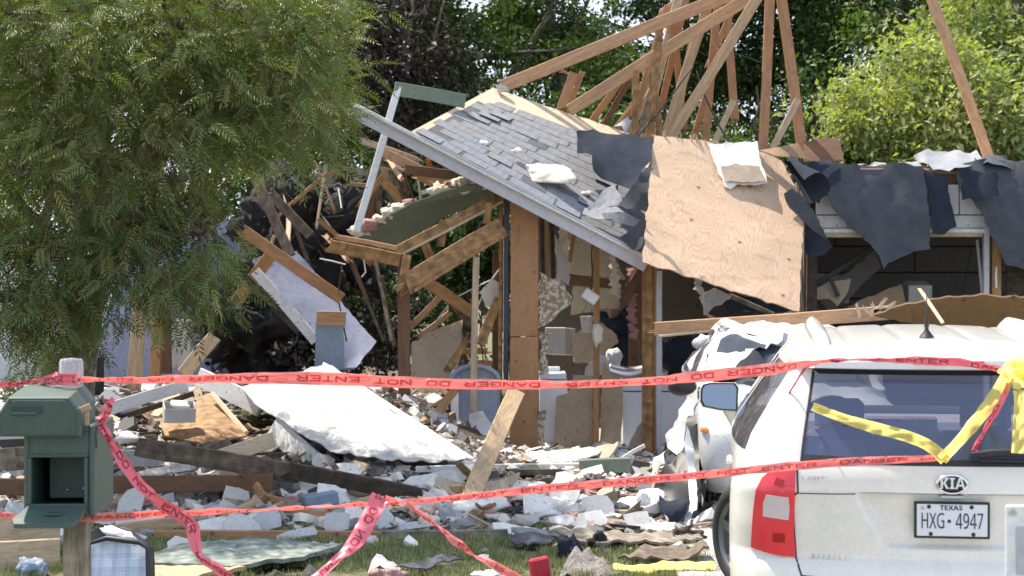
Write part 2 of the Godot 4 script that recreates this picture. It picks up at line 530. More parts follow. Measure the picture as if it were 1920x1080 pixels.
	M.bin = mat(Color(.30, .34, .42), .5, T.dust, 1.0)
	M.appliance = mat(Color(.66, .70, .78), .35)
	M.paint = mat(Color(.80, .775, .715), .38, T.faint, .9, true); M.paint.clearcoat_enabled = true; M.paint.clearcoat = .8; M.paint.clearcoat_roughness = .06
	M.paint2 = mat(Color(.56, .565, .57), .4, T.dust, .8, true); M.paint2.clearcoat_enabled = true; M.paint2.clearcoat = .5
	M.black = mat(Color(.018, .018, .02), .55)
	M.rubber = mat(Color(.022, .022, .024), .8)
	M.rim = mat(Color(.16, .165, .18), .4); M.rim.metallic = .5
	M.seam = mat(Color(.05, .048, .045), .8)
	M.chrome = mat(Color(.80, .80, .82), .14); M.chrome.metallic = 1.0
	M.mirror = mat(Color(.21, .25, .31), .05); M.mirror.metallic = 1.0
	M.redlens = mat(Color(.74, .022, .04), .12); M.redlens.clearcoat_enabled = true
	M.redlens2 = mat(Color(.36, .012, .02), .2)
	M.clearlens = mat(Color(.60, .52, .52), .15)
	M.orangelens = mat(Color(.75, .25, .08), .2)
	M.interior = mat(Color(.13, .135, .17), .8)
	M.interior2 = mat(Color(.26, .27, .33), .7)
	M.glass = StandardMaterial3D.new()
	M.glass.albedo_color = Color(.40, .46, .63, .38); M.glass.roughness = .03
	M.glass.transparency = BaseMaterial3D.TRANSPARENCY_ALPHA; M.glass.metallic_specular = .8
	M.glass2 = M.glass.duplicate(); M.glass2.albedo_color = Color(.38, .38, .43, .5)
	M.darkglass = mat(Color(.05, .058, .07), .12)
	M.clear = StandardMaterial3D.new()
	M.clear.albedo_color = Color(.95, .97, 1, .22); M.clear.roughness = .06; M.clear.transparency = BaseMaterial3D.TRANSPARENCY_ALPHA
	M.cardboard = mat(Color(.40, .28, .17), .9, T.dust, 1.0)
	M.wire = mat(Color(.03, .03, .03), .6)
	M.whitewire = mat(Color(.65, .63, .60), .6)
	M.bark = mat(Color(.40, .37, .32), .95, T.bark, 1.2, false, T.bark, 2.0)
	M.concrete = mat(Color(.42, .40, .37), .9, T.dust, .5)
	M.grassbed = mat(Color(.19, .19, .09), .95, T.mottle, 2.0, true)
	M.soil = mat(Color(.42, .39, .36), .95, T.soil, .8, true)
	M.chip = mat(Color.WHITE, .9); M.chip.vertex_color_use_as_albedo = true
	M.leaf = mat(Color.WHITE, .55); M.leaf.vertex_color_use_as_albedo = true
	M.leaf.backlight_enabled = true; M.leaf.backlight = Color(.62, .74, .22)
	M.leaf2 = M.leaf.duplicate(); M.leaf2.backlight = Color(.88, .96, .42)
	M.grass = M.leaf.duplicate(); M.grass.backlight = Color(.16, .2, .05)

# ---------------------------------------------------------------- the scene
func _ready() -> void:
	rng.seed = 20240611
	nz.seed = 3; nz.frequency = 0.011; nz.fractal_octaves = 3
	nz2.seed = 8; nz2.frequency = 0.016; nz2.fractal_octaves = 2
	var cam := Camera3D.new()
	cam.name = "camera"
	cam.position = Vector3(0, CH, 0)
	cam.fov = rad_to_deg(2.0 * atan(540.0 / FL))
	cam.near = 0.3
	cam.far = 400.0
	var lens := CameraAttributesPhysical.new()
	lens.frustum_focal_length = 12.0 * FL / 540.0
	lens.frustum_focus_distance = 11.5
	lens.frustum_near = .3
	lens.frustum_far = 400.0
	lens.exposure_aperture = 6.3
	cam.attributes = lens
	cam.fov = rad_to_deg(2.0 * atan(540.0 / FL))
	cam.near = 0.3
	cam.far = 400.0
	add_child(cam)
	var we := WorldEnvironment.new()
	we.name = "world"
	var e := Environment.new()
	e.background_mode = Environment.BG_SKY
	var sk := ProceduralSkyMaterial.new()
	sk.sky_top_color = Color(.66, .72, .82)
	sk.sky_horizon_color = Color(.88, .92, .97)
	sk.sky_curve = .18
	sk.ground_bottom_color = Color(.34, .34, .32)
	sk.ground_horizon_color = Color(.70, .71, .70)
	sk.sky_energy_multiplier = 1.0
	e.sky = Sky.new()
	e.sky.sky_material = sk
	e.tonemap_mode = Environment.TONE_MAPPER_LINEAR
	e.tonemap_exposure = 2.0
	e.sdfgi_enabled = true; e.ssao_enabled = true; e.ssil_enabled = true
	we.environment = e
	add_child(we)
	var sun := DirectionalLight3D.new()
	sun.name = "sun"
	sun.light_energy = 1.5
	sun.light_color = Color(1.0, .955, .89)
	sun.light_angular_distance = 0.5
	sun.shadow_enabled = true
	add_child(sun)
	sun.look_at_from_position(Vector3(-.36, .83, -.30) * 30.0, Vector3.ZERO, Vector3.UP)
	make_materials()
	build_ground()
	build_trees()
	build_house()
	build_trusses()
	build_ruin()
	build_car()
	build_wreck()
	build_mailbox()
	build_debris()
	build_tapes()

func build_ground() -> void:
	var st := mb()
	var g := []
	for i in 41:
		var row := []
		for j in 41:
			var x := -150.0 + 300.0 * j / 40.0; var z := 20.0 - 320.0 * i / 40.0
			row.append(Vector3(x, -0.02, z))
		g.append(row)
	grid(st, g, func(_m: Vector3) -> Vector3: return Vector3.UP, Vector2(150, 150))
	setting("ground", st, M.grassbed)
	st = mb()
	g = []
	for i in 60:
		var row := []
		for j in 60:
			var d := 12.0 + 15.0 * i / 59.0; var x := -9.0 + 14.0 * j / 59.0
			var k := sm(14.2, 15.0, d) * sm(-9, -8, x) * (1.0 - sm(4.4, 5, x))
			row.append(Vector3(x, -0.012 - .05 * (1.0 - k) + heap(x, d) - 0.0, -d))
		g.append(row)
	grid(st, g, func(_m: Vector3) -> Vector3: return Vector3.UP, Vector2(14, 15))
	var o := setting("rubble_bed", st, M.soil)
	o.set_meta("kind", "structure")
	st = mb()
	abox(st, Vector3(1.15, -.1, -15.5), Vector3(7.0, .012, -3.0), .01)
	setting("driveway", st, M.concrete)
	st = mb()
	abox(st, Vector3(-.6, -.1, -27.0), Vector3(7.2, .03, -20.9), .01)
	setting("house_slab", st, M.concrete)
	# grass
	st = mb()
	for k in 9:
		var b := Vector3(rng.randf_range(-.03, .03), 0, rng.randf_range(-.03, .03))
		var h := rng.randf_range(.03, .075)
		var le := Vector3(rng.randf_range(-.03, .03), h, rng.randf_range(-.03, .03))
		var s := Vector3(cos(k * 1.3), 0, sin(k * 1.3)) * .0028
		tri(st, b - s, b + s, b + le, Vector2.ZERO, Vector2.ZERO, Vector2.ZERO, Vector3(0, .2, 1))
	var spots := []
	for i in 9000:
		var d := rng.randf_range(11.6, 15.4)
		var x := rng.randf_range(-3.6, 1.5)
		if nz2.get_noise_2d(x * 60.0, d * 60.0) < -.28: continue
		if d > 14.7 and rng.randf() < .7: continue
		var gr := rng.randf()
		var c := Color(.15, .20, .05).lerp(Color(.42, .38, .19), gr * gr)
		spots.append([Transform3D(Basis(Vector3.UP, rng.randf() * TAU).scaled(Vector3.ONE * rng.randf_range(.7, 1.3)), Vector3(x, heap(x, d) - .01, -d)), c])
	scatter("lawn_grass", "short sparse lawn grass in front of the rubble", "grass", st, M.grass, spots)

func scatter(called: String, label: String, category: String, st: SurfaceTool, m: Material, spots: Array, parent: Node = null) -> MultiMeshInstance3D:
	st.generate_normals()
	var mm := MultiMesh.new()
	mm.transform_format = MultiMesh.TRANSFORM_3D
	mm.use_colors = true
	var mesh := st.commit()
	mesh.surface_set_material(0, m)
	mm.mesh = mesh
	mm.instance_count = spots.size()
	for i in spots.size():
		mm.set_instance_transform(i, spots[i][0])
		mm.set_instance_color(i, spots[i][1])
	var o := MultiMeshInstance3D.new()
	o.multimesh = mm
	if parent == null:
		o.name = numbered(called)
		add_child(o)
		tag(o, label, category)
	else:
		o.name = called
		parent.add_child(o, true)
	o.set_meta("kind", "stuff")
	return o

func leaf_blade(st: SurfaceTool, b: Vector3, dir: Vector3, side: Vector3, l: float, w: float, fold := 0.0) -> void:
	var up := side.cross(dir).normalized()
	var m := b + dir * l * .45 + up * fold
	var e := b + dir * l - up * fold
	tri(st, b, m - side * w, e, Vector2.ZERO, Vector2.ZERO, Vector2.ZERO, up)
	tri(st, b, e, m + side * w, Vector2.ZERO, Vector2.ZERO, Vector2.ZERO, up)

func feather_leaf(droop: float) -> SurfaceTool:      # a compound leaf 1 long along +x
	var st := mb()
	var n := 7
	for i in n:
		var f := .16 + .84 * i / n
		var c := Vector3(f, -droop * f * f, 0)
		var l := .34 * (1.0 - .45 * absf(f - .45))
		for s in [-1, 1]:
			var d := Vector3(.62, -.18 - droop * .5 + rng.randf_range(-.12, .12), s * .78).normalized()
			var sd := d.cross(Vector3.UP).normalized() * (1.0)
			leaf_blade(st, c, d, sd, l * rng.randf_range(.85, 1.1), .034, .012)
	leaf_blade(st, Vector3(.98, -droop * .96, 0), Vector3(.9, -.4, 0).normalized(), Vector3.FORWARD, .3, .034, .01)
	var pts := []
	for i in 5: pts.append(Vector3(i * .25, -droop * pow(i * .25, 2), 0))
	for i in 4: leaf_blade(st, pts[i], (pts[i + 1] - pts[i]).normalized(), Vector3.BACK, .27, .006)
	return st

func spray(n: int, l: float, w: float, sd: int) -> SurfaceTool:   # a handful of twig-end leaves within a unit ball
	var r := RandomNumberGenerator.new(); r.seed = sd
	var st := mb()
	for i in n:
		var p := Vector3(r.randfn(), r.randfn() * .7, r.randfn()) * .42
		var d := (p * .9 + Vector3(r.randfn(), r.randfn() - .5, r.randfn()) * .6).normalized()
		var s := d.cross(Vector3(r.randfn(), 1.4, r.randfn())).normalized()
		leaf_blade(st, p, d, s, l * r.randf_range(.7, 1.3), w, w * .3)
	return st

func branch(st: SurfaceTool, a: Vector3, b: Vector3, r0: float, r1: float, sag: float, wob := .08) -> void:
	var pts := []; var rr := []
	var n := 7
	for i in n + 1:
		var f := float(i) / n
		var p := a.lerp(b, f) + Vector3.UP * sag * sin(PI * f)
		if i > 0 and i < n: p += Vector3(rng.randf_range(-1, 1), rng.randf_range(-1, 1), rng.randf_range(-1, 1)) * wob
		pts.append(p); rr.append(lerpf(r0, r1, f))
	tube(st, pts, rr, 7, false)

func build_trees() -> void:
	# the near tree on the left
	var at := P(150, 960, 16.4); at.y = 0
	var tr := thing("feathery_leaved_tree", "big drooping tree with narrow feathery leaflets, grey trunk leaning behind the mailbox", "tree", at)
	var st := mb()
	var crotch := P(172, 470, 16.2)
	var tp := [at + Vector3(0, -.1, 0), P(135, 800, 16.4), P(148, 680, 16.35), P(165, 560, 16.3), crotch, P(178, 330, 16.0)]
	tube(st, tp, [.22, .19, .17, .155, .135, .09], 12, true)
	var trunk := add("trunk", st, M.bark, tr)
	var outline := PackedVector2Array([Vector2(-420, 300), Vector2(-360, -60), Vector2(-100, -190), Vector2(350, -200), Vector2(580, -140), Vector2(640, -40), Vector2(630, 60),
		Vector2(618, 130), Vector2(640, 190), Vector2(590, 240), Vector2(620, 270), Vector2(580, 290), Vector2(520, 270), Vector2(460, 265), Vector2(420, 300), Vector2(405, 350),
		Vector2(410, 420), Vector2(430, 470), Vector2(420, 520), Vector2(380, 555), Vector2(340, 550), Vector2(290, 500), Vector2(255, 430), Vector2(205, 385), Vector2(180, 430), Vector2(160, 500), Vector2(130, 510), Vector2(100, 440), Vector2(70, 530), Vector2(30, 590), Vector2(-120, 600), Vector2(-300, 520)])
	var anchors := []
	var tries := 0
	while anchors.size() < 560 and tries < 20000:
		tries += 1
		var q := Vector2(rng.randf_range(-420, 660), rng.randf_range(-200, 620))
		if (q.y < -30 or q.x < -30) and rng.randf() < .6: continue
		if not Geometry2D.is_point_in_polygon(q, outline): continue
		var dd := rng.randf_range(14.4, 18.4)
		if q.y > 420: dd = rng.randf_range(14.6, 16.2)
		if q.x > 420 and q.y > 200 and rng.randf() < .35: continue
		if q.x < 240 and q.y > 380 and rng.randf() < .5: continue
		if q.y > 300 and rng.randf() < .38: continue
		anchors.append(P(q.x, q.y, dd))
	for q in [[30, 470], [60, 560], [20, 600], [110, 470], [140, 520], [200, 470], [175, 500], [225, 440], [90, 530], [300, 540], [350, 560], [400, 530], [70, 600], [120, 580], [160, 560], [200, 555], [45, 640], [95, 630], [60, 420], [130, 420], [180, 540]]:
		for k in 2: anchors.append(P(q[0] + rng.randf_range(-25, 25), q[1] + rng.randf_range(-20, 20), rng.randf_range(14.6, 15.6)))
	st = mb()
	var limbs := []
	for q in [[-150, 180, 15.8], [60, 60, 15.2], [200, -60, 17.2], [330, 90, 15.1], [450, 40, 16.2], [510, 190, 15.4], [370, 320, 14.9], [300, 260, 17.4], [40, 330, 14.8], [540, -60, 16.6], [380, 440, 15.2], [60, 480, 15.2]]:
		var b := P(q[0], q[1], q[2])
		branch(st, tp[3 + (limbs.size() % 3)], b, .075, .028, .25 if q[1] > 250 else .1)
		limbs.append(b)
	for i in anchors.size():
		if i % 2: continue
		var best: Vector3 = limbs[0]
		for l in limbs:
			if l.distance_squared_to(anchors[i]) < best.distance_squared_to(anchors[i]): best = l
		branch(st, best, anchors[i], .016, .005, .12, .05)
	add("limbs", st, M.bark, tr)
	var spots := [[], [], []]
	var centre := P(200, 180, 16.2)
	for a in anchors:
		var tone := clampf(.5 + nz.get_noise_3dv(a * 40.0) * 1.1 + rng.randf_range(-.12, .12), 0, 1)
		for k in rng.randi_range(15, 23):
			var out: Vector3 = (a - centre).normalized()
			var p: Vector3 = a + Vector3(rng.randfn() * .16, rng.randfn() * .13, rng.randfn() * .16)
			var dir := (out * .6 + Vector3(rng.randfn() * .75, -.32 + rng.randfn() * .5, rng.randfn() * .75)).normalized()
			var side := dir.cross(Vector3.UP + Vector3(rng.randfn(), 0, rng.randfn()) * .8).normalized()
			var b := Basis(dir, side.cross(dir).normalized() * -1.0, side)
			if b.determinant() < 0: b = Basis(dir, side.cross(dir).normalized(), side)
			var s := rng.randf_range(.17, .30)
			var c := Color(.095, .128, .036).lerp(Color(.25, .268, .080), tone)
			var y := rng.randf()
			if y > .90: c = c.lerp(Color(.30, .27, .08), .7)
			elif y < .12: c = c.lerp(Color(.17, .115, .055), .6)
			c = c * rng.randf_range(.8, 1.2); c.a = 1
			spots[rng.randi() % 3].append([Transform3D(b.scaled_local(Vector3.ONE * s), p - at), c])
	for i in 3:
		scatter("crown", "", "", feather_leaf([.18, .32, .48][i]), M.leaf, spots[i], tr)
	# trees behind the house: [pixel x, crown middle y, d, crown radii (m), kind]
	var kinds := [
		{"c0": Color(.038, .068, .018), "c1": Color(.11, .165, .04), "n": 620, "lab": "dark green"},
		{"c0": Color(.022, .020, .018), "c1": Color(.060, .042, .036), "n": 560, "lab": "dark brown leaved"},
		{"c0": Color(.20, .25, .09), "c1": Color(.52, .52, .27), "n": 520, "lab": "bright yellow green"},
		{"c0": Color(.055, .095, .024), "c1": Color(.16, .22, .05), "n": 600, "lab": "mid green"}]
	var list := [
		[860, 150, 33.0, 3.6, 4.6, 3, "mid green tree above the torn roof's upper corner"],
		[1060, 40, 36.0, 3.6, 5.2, 0, "dark green tree behind the long sloping rafters"],
		[1290, 90, 38.0, 3.3, 5.4, 0, "dark tree with white sky gaps behind the upright roof struts"],
		[1530, 60, 37.0, 3.2, 5.6, 0, "dark tree with gaps between the strut pair and the lone rafter"],
		[1700, -30, 34.0, 2.5, 4.4, 3, "tall mid green tree behind the top of the lone leaning rafter"],
		[1420, 330, 31.0, 2.3, 1.7, 0, "low dark green tree just above the torn plywood"],
		[735, 140, 29.0, 1.15, 3.4, 1, "dark brown leaved tree beside the feathery tree's outer leaves"],
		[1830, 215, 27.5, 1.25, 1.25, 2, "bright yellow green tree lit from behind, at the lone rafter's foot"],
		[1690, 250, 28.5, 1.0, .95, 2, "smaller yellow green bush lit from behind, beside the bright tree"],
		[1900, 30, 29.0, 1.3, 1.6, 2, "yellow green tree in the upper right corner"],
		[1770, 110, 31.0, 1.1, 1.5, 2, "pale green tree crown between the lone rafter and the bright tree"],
		[1955, 250, 28.0, .9, 1.3, 2, "yellow green bush at the frame's right above the drooping tar paper"],
		[560, 60, 32.0, 3.0, 5.0, 0, "dark tree hidden mostly by the feathery leaves"],
		[150, 100, 34.0, 4.0, 5.0, 3, "green tree far behind the feathery tree's thick of leaves"],
		[1990, 60, 33.0, 2.4, 4.6, 3, "green tree at the far end of the tar paper roof"],
	]
	for t in list:
		bush(t[0], t[1], t[2], t[3], t[4], kinds[t[5]], t[6], t[5] == 2, "garden_tree", "tree", "trees behind the house")
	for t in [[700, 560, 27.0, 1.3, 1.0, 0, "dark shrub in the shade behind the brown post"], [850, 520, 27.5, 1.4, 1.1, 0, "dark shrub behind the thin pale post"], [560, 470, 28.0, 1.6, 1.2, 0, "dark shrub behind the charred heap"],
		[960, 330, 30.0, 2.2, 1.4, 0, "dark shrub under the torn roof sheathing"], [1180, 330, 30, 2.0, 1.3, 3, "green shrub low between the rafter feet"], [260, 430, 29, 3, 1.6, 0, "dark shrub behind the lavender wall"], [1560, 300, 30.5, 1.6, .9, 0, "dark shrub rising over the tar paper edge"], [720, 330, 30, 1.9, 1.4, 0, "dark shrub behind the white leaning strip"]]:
		bush(t[0], t[1], t[2], t[3], t[4], kinds[t[5]], t[6], false, "garden_shrub", "shrub", "shrubs behind the house")

func bush(px: float, py: float, d: float, rx: float, ry: float, kind: Dictionary, label: String, lit: bool, called: String, cat: String, group: String) -> void:
	var cen := P(px, py, d)
	var at := Vector3(cen.x, 0, cen.z)
	var tr := thing(called, label, cat, at, group)
	var st := mb()
	var top := cen + Vector3(rng.randf_range(-.3, .3), ry * .3, 0)
	branch(st, at + Vector3(0, -.1, 0), top, .10 + .03 * ry, .05, 0, .12)
	for i in 14:
		var a := rng.randf() * TAU
		var b := cen + Vector3(cos(a) * rx * .8, rng.randf_range(-.6, .85) * ry, sin(a) * rx * .6)
		branch(st, (at + Vector3.UP * maxf(.3, cen.y - ry * .7)).lerp(top, rng.randf_range(.0, .9)), b, .05, .014, .1, .1)
	add("trunk", st, M.bark, tr)
	var spots := []
	var n: int = int(clampf(kind.n * rx * ry / 7.0, 260, 1500))
	var lumps := []
	for i in int(10 + rx * ry * 2.2):
		var v := Vector3(rng.randfn(), rng.randfn(), rng.randfn()).normalized() * pow(rng.randf(), .45)
		lumps.append(cen + v * Vector3(rx, ry, rx * .75))
	for i in n:
		var l: Vector3 = lumps[rng.randi() % lumps.size()]
		var p := l + Vector3(rng.randfn(), rng.randfn() * .8, rng.randfn()) * .33
		if p.y < .1: p.y = .1 + rng.randf() * .4
		var tone := clampf(.45 + nz.get_noise_3dv(l * 30.0) * .9 + rng.randf_range(-.3, .3), 0, 1)
		var c: Color = kind.c0.lerp(kind.c1, tone) * rng.randf_range(.8, 1.25); c.a = 1
		var b := Basis.from_euler(Vector3(rng.randf_range(-.5, .5), rng.randf() * TAU, rng.randf_range(-.5, .5))).scaled(Vector3.ONE * rng.randf_range(.28, .46))
		spots.append([Transform3D(b, p - at), c])
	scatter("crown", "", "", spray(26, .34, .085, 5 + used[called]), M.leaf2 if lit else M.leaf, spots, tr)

func wbox(st: SurfaceTool, x0: float, y0: float, x1: float, y1: float, d0: float, d1: float, ch := .006) -> void:   # a box whose front face, at d0, spans these pixels
	var a := P(x0, y0, d0); var b := P(x1, y1, d0)
	abox(st, Vector3(a.x, b.y, -d1), Vector3(b.x, a.y, -d0), ch)

func pbox(called: String, m: Material, x0: float, y0: float, x1: float, y1: float, d0: float, d1: float, parent: Node, label := "") -> MeshInstance3D:
	var st := mb()
	wbox(st, x0, y0, x1, y1, d0, d1)
	var o := add(called, st, m, parent)
	if label: o.set_meta("label", label)
	return o

func build_house() -> void:
	var H := thing("ruined_house", "wooden house torn open by a blast, its bare studs and wall sheathing still standing", "house", Vector3(1.0, 0, -21.0))
	# the corner clad in plywood, two sheets one above the other
	patch("corner_sheathing", "", "", M.plyend, [957, 366, 20.8, 1009, 392, 20.8, 1009, 629, 20.8, 957, 631, 20.8], .014, .4, .004, 1.0, H, 0.0)
	patch("corner_sheathing", "", "", M.plyend, [957, 633, 20.79, 1010, 631, 20.79, 1008, 846, 20.79, 955, 850, 20.79], .014, .5, .004, 1.0, H, 0.0)
	beam("corner_stud", "", M.honey, [968, 365, 20.9, 968, 856, 20.9], .09, .09, 0, H)
	beam("corner_stud", "", M.orange, [1000, 385, 20.9, 1000, 856, 20.9], .07, .09, 0, H)
	beam("felt_strip", "", M.felt, [950, 368, 20.85, 949, 705, 20.85], .06, .05, 2, H)
	beam("corner_flashing", "", M.metal, [945, 430, 20.86, 943, 700, 20.86], .012, .02, 0, H)
	beam("stud", "", M.honey, [940, 372, 20.95, 937, 862, 20.95], .05, .09, 0, H)
	beam("stud", "", M.brown, [931, 470, 21.4, 931, 820, 21.4], .09, .04, 0, H)
	# open studs of the laundry wall
	beam("stud", "", M.orange, [1118, 452, 21.2, 1117, 842, 21.2], .075, .045, 0, H)
	beam("stud", "", M.honey, [1214, 492, 20.9, 1214, 858, 20.9], .13, .09, 0, H)
	beam("stud", "", M.orange, [1229, 498, 20.93, 1229, 858, 20.93], .05, .09, 0, H)
	beam("door_trim", "", M.trim, [1236, 508, 20.88, 1236, 852, 20.88], .07, .03, 0, H)
	beam("sill_plate", "", M.honey, [955, 856, 21.0, 1236, 862, 21.0], .05, .1, 0, H)
	beam("stud", "", M.brown, [1193, 500, 22.6, 1193, 700, 22.4], .2, .04, 0, H)
	beam("stud", "", M.brown, [1168, 570, 22.2, 1206, 500, 22.2], .12, .04, 0, H)
	beam("cross_member", "", M.brown, [1062, 522, 22.9, 1172, 534, 22.9], .13, .05, 0, H)
	for q in [[1016, 400, 1018, 520], [1024, 396, 1030, 540], [1034, 392, 1038, 560]]:
		beam("stud", "", M.dark if q[0] != 1024 else M.orange, [q[0], q[1], 22.0, q[2], q[3], 22.0], .05, .05, 1, H)
	# walls behind
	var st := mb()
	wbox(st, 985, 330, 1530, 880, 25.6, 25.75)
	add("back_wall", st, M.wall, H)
	patch("cream_wallboard", "", "", M.cream, [1052, 405, 23.6, 1150, 470, 23.6, 1172, 520, 23.6, 1170, 533, 23.6, 1064, 524, 23.6, 1046, 480, 23.6], .02, 1.5, 0, 1, H)
	patch("cream_wallboard", "", "", M.cream, [1075, 536, 23.7, 1168, 540, 23.7, 1160, 580, 23.7, 1070, 590, 23.7], .02, 2.0, 0, 1, H)
	beam("door_casing", "", M.orange, [1079, 430, 23.4, 1068, 492, 23.4], .05, .04, 0, H)
	patch("torn_plaster", "", "", M.plaster, [1011, 508, 21.0, 1030, 522, 21.0, 1058, 530, 21.1, 1072, 556, 21.1, 1070, 572, 21.1, 1046, 588, 21.1, 1022, 610, 21.0, 1011, 614, 21.0], .016, 2.5, .01, 2, H)
	patch("torn_plaster", "", "", M.plaster, [1011, 621, 21.0, 1036, 624, 21.0, 1028, 640, 21.0, 1022, 664, 21.0, 1030, 700, 21.0, 1011, 704, 21.0], .016, 2.5, .01, 2, H)
	patch("torn_plaster", "", "", M.plaster, [1009, 770, 21.0, 1025, 768, 21.0, 1020, 815, 21.0, 1022, 842, 21.0, 1008, 846, 21.0], .016, 2.0, .01, 2, H)
	patch("vapour_sheet", "", "", M.cloth, [1040, 440, 21.6, 1060, 480, 21.7, 1070, 520, 21.7, 1066, 535, 21.6, 1044, 522, 21.6], .005, 2.0, .02, 2, H)
	patch("tan_wallboard", "", "", M.tan, [1044, 742, 21.3, 1062, 738, 21.3, 1075, 722, 21.3, 1074, 704, 21.3, 1112, 704, 21.3, 1112, 836, 21.3, 1038, 842, 21.3], .014, 1.2, .004, 1, H)
	patch("tan_wallboard", "", "", M.tan, [1128, 700, 21.32, 1132, 678, 21.32, 1148, 702, 21.32, 1166, 712, 21.32, 1168, 760, 21.32, 1164, 828, 21.32, 1140, 850, 21.3, 1125, 842, 21.32], .014, 1.5, .004, 1, H)
	patch("tan_wallboard", "", "", M.tan, [1075, 632, 22.4, 1090, 618, 22.4, 1116, 616, 22.4, 1128, 604, 22.4, 1156, 628, 22.4, 1160, 642, 22.4, 1146, 652, 22.4, 1138, 680, 22.4, 1078, 682, 22.4], .014, 2.0, .004, 1, H)
	patch("tan_wallboard", "", "", M.drygrey, [1098, 690, 22.2, 1126, 664, 22.2, 1142, 672, 22.2, 1136, 704, 22.2, 1096, 704, 22.2], .014, 1.5, .004, 1, H)
	patch("tan_wallboard", "", "", M.tan, [1178, 838, 21.1, 1190, 812, 21.1, 1204, 790, 21.1, 1206, 838, 21.1, 1196, 862, 21.0, 1172, 862, 21.0], .012, 2.0, .006, 1, H)
	# partition between laundry and garage
	st = mb()
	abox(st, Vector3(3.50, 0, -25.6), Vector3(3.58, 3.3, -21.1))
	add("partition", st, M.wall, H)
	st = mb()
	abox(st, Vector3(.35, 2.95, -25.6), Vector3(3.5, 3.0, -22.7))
	add("added_ceiling_shade", st, M.wall, H)  # unseen sheet added overhead to keep daylight out of the laundry
	# garage front
	for i in 3:
		pbox("siding_panel", M.siding, [1530, 1740, 1800][i], [366, 346, 346][i], [1572, 1798, 1850][i], [402, 402, 402][i], 21.0, 21.03, H)
		pbox("siding_panel", M.siding, [1530, 1700, 1776][i], 404, [1698, 1774, 1856][i], 428, 21.0, 21.03, H)
	pbox("siding_panel", M.siding, 1574, 366, 1738, 402, 21.0, 21.03, H)
	beam("header_board", "", M.white, [1538, 433, 20.96, 1848, 433, 20.96], .05, .05, 0, H)
	beam("header_board", "", M.pale, [1540, 441, 20.98, 1842, 440, 20.98], .055, .08, 0, H)
	beam("header_beam", "", M.brown, [1520, 330, 21.1, 2080, 330, 21.1], .22, .09, 0, H)
	beam("header_beam", "", M.orange, [1700, 321, 21.08, 1800, 324, 21.08], .05, .1, 1, H)
	beam("door_jamb", "", M.trim, [1849, 428, 20.97, 1849, 850, 20.97], .065, .09, 0, H)
	beam("stud", "", M.orange, [1867, 440, 21.02, 1867, 850, 21.02], .11, .09, 0, H)
	beam("hinge_plate", "", M.zinc, [1868, 500, 20.95, 1868, 540, 20.95], .03, .01, 0, H)
	beam("door_track", "", M.whitewire, [1832, 450, 21.4, 1842, 555, 21.4], .03, .03, 0, H)
	beam("stud", "", M.dark, [1522, 470, 21.0, 1520, 850, 21.0], .12, .09, 0, H)
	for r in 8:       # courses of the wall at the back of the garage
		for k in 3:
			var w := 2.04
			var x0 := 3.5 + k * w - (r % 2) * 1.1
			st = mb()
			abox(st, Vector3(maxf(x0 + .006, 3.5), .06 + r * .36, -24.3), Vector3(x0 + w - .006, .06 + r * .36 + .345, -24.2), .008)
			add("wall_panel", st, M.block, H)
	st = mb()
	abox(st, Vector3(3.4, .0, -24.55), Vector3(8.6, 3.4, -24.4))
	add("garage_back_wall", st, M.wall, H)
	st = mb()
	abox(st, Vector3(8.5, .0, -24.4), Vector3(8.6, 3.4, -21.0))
	add("unseen_garage_side_wall", st, M.wall, H)  # out of view, added so the garage inside stays dark
	patch("unseen_garage_roof", "", "", M.ply, [1520, 318, 21.05, 2200, 318, 21.05, 2090, 352, 24.6, 1400, 352, 24.6], .02, 0, 0, 1, H)  # unseen roof added over the garage to darken its inside
	beam("door_cable", "", M.wire, [1823, 460, 21.6, 1803, 560, 21.6], .012, .012, 0, H)
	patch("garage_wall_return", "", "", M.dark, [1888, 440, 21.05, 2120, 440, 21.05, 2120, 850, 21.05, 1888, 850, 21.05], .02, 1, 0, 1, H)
	# the laundry machines
	var w1 := thing("washing_machine", "white washing machine behind the plywood clad corner", "washer", P(1036, 850, 21.9))
	pbox("body", M.appliance, 1012, 712, 1064, 850, 21.5, 22.1, w1)
	pbox("lid", M.appliance, 1012, 700, 1062, 711, 21.48, 22.1, w1)
	pbox("control_panel", M.appliance, 1014, 688, 1050, 699, 21.95, 22.1, w1)
	var w2 := thing("tumble_dryer", "white dryer between the tan board and the doorway studs", "dryer", P(1228, 850, 21.9))
	pbox("body", M.appliance, 1168, 735, 1292, 856, 21.6, 22.2, w2)
	pbox("top", M.appliance, 1167, 712, 1293, 733, 21.58, 22.2, w2)
	pbox("control_panel", M.appliance, 1170, 700, 1292, 711, 21.9, 22.2, w2)
	st = mb()
	var pts := []; var rr := []
	for i in 33:
		pts.append(P(1140 + 75.0 * i / 32, 694 + 8 * sin(i * .09), 21.7)); rr.append(.088 + (.012 if i % 2 else 0.0))
	tube(st, pts, rr, 14)
	one("flexible_duct", st, M.metal, "ribbed silver dryer duct lying on the dryer behind the studs", "duct")
	st = mb()
	lump(st, Transform3D(Basis(), P(1165, 640, 23.0)), Vector3(.36, .42, .3), .5, 1.5, 20, 12, 7)
	one("hanging_clothes", st, M.navy, "dark blue clothes bunched in the shade behind the thin stud", "clothes")
	st = mb()
	lump(st, Transform3D(Basis(), P(1152, 672, 21.9)), Vector3(.1, .13, .1), .4, 1.5, 14, 9, 17)
	one("white_rag", st, M.cloth, "small white rag bundled on top of the silver duct", "cloth")
	var dt := thing("dangling_electrical_box", "white electrical box dangling by a black cable from the thin stud", "box", P(1105, 575, 20.95))
	st = mb()
	box(st, Transform3D(Basis(Vector3.BACK, -.6), P(1107, 556, 20.95)), Vector3(.19, .13, .08), .012)
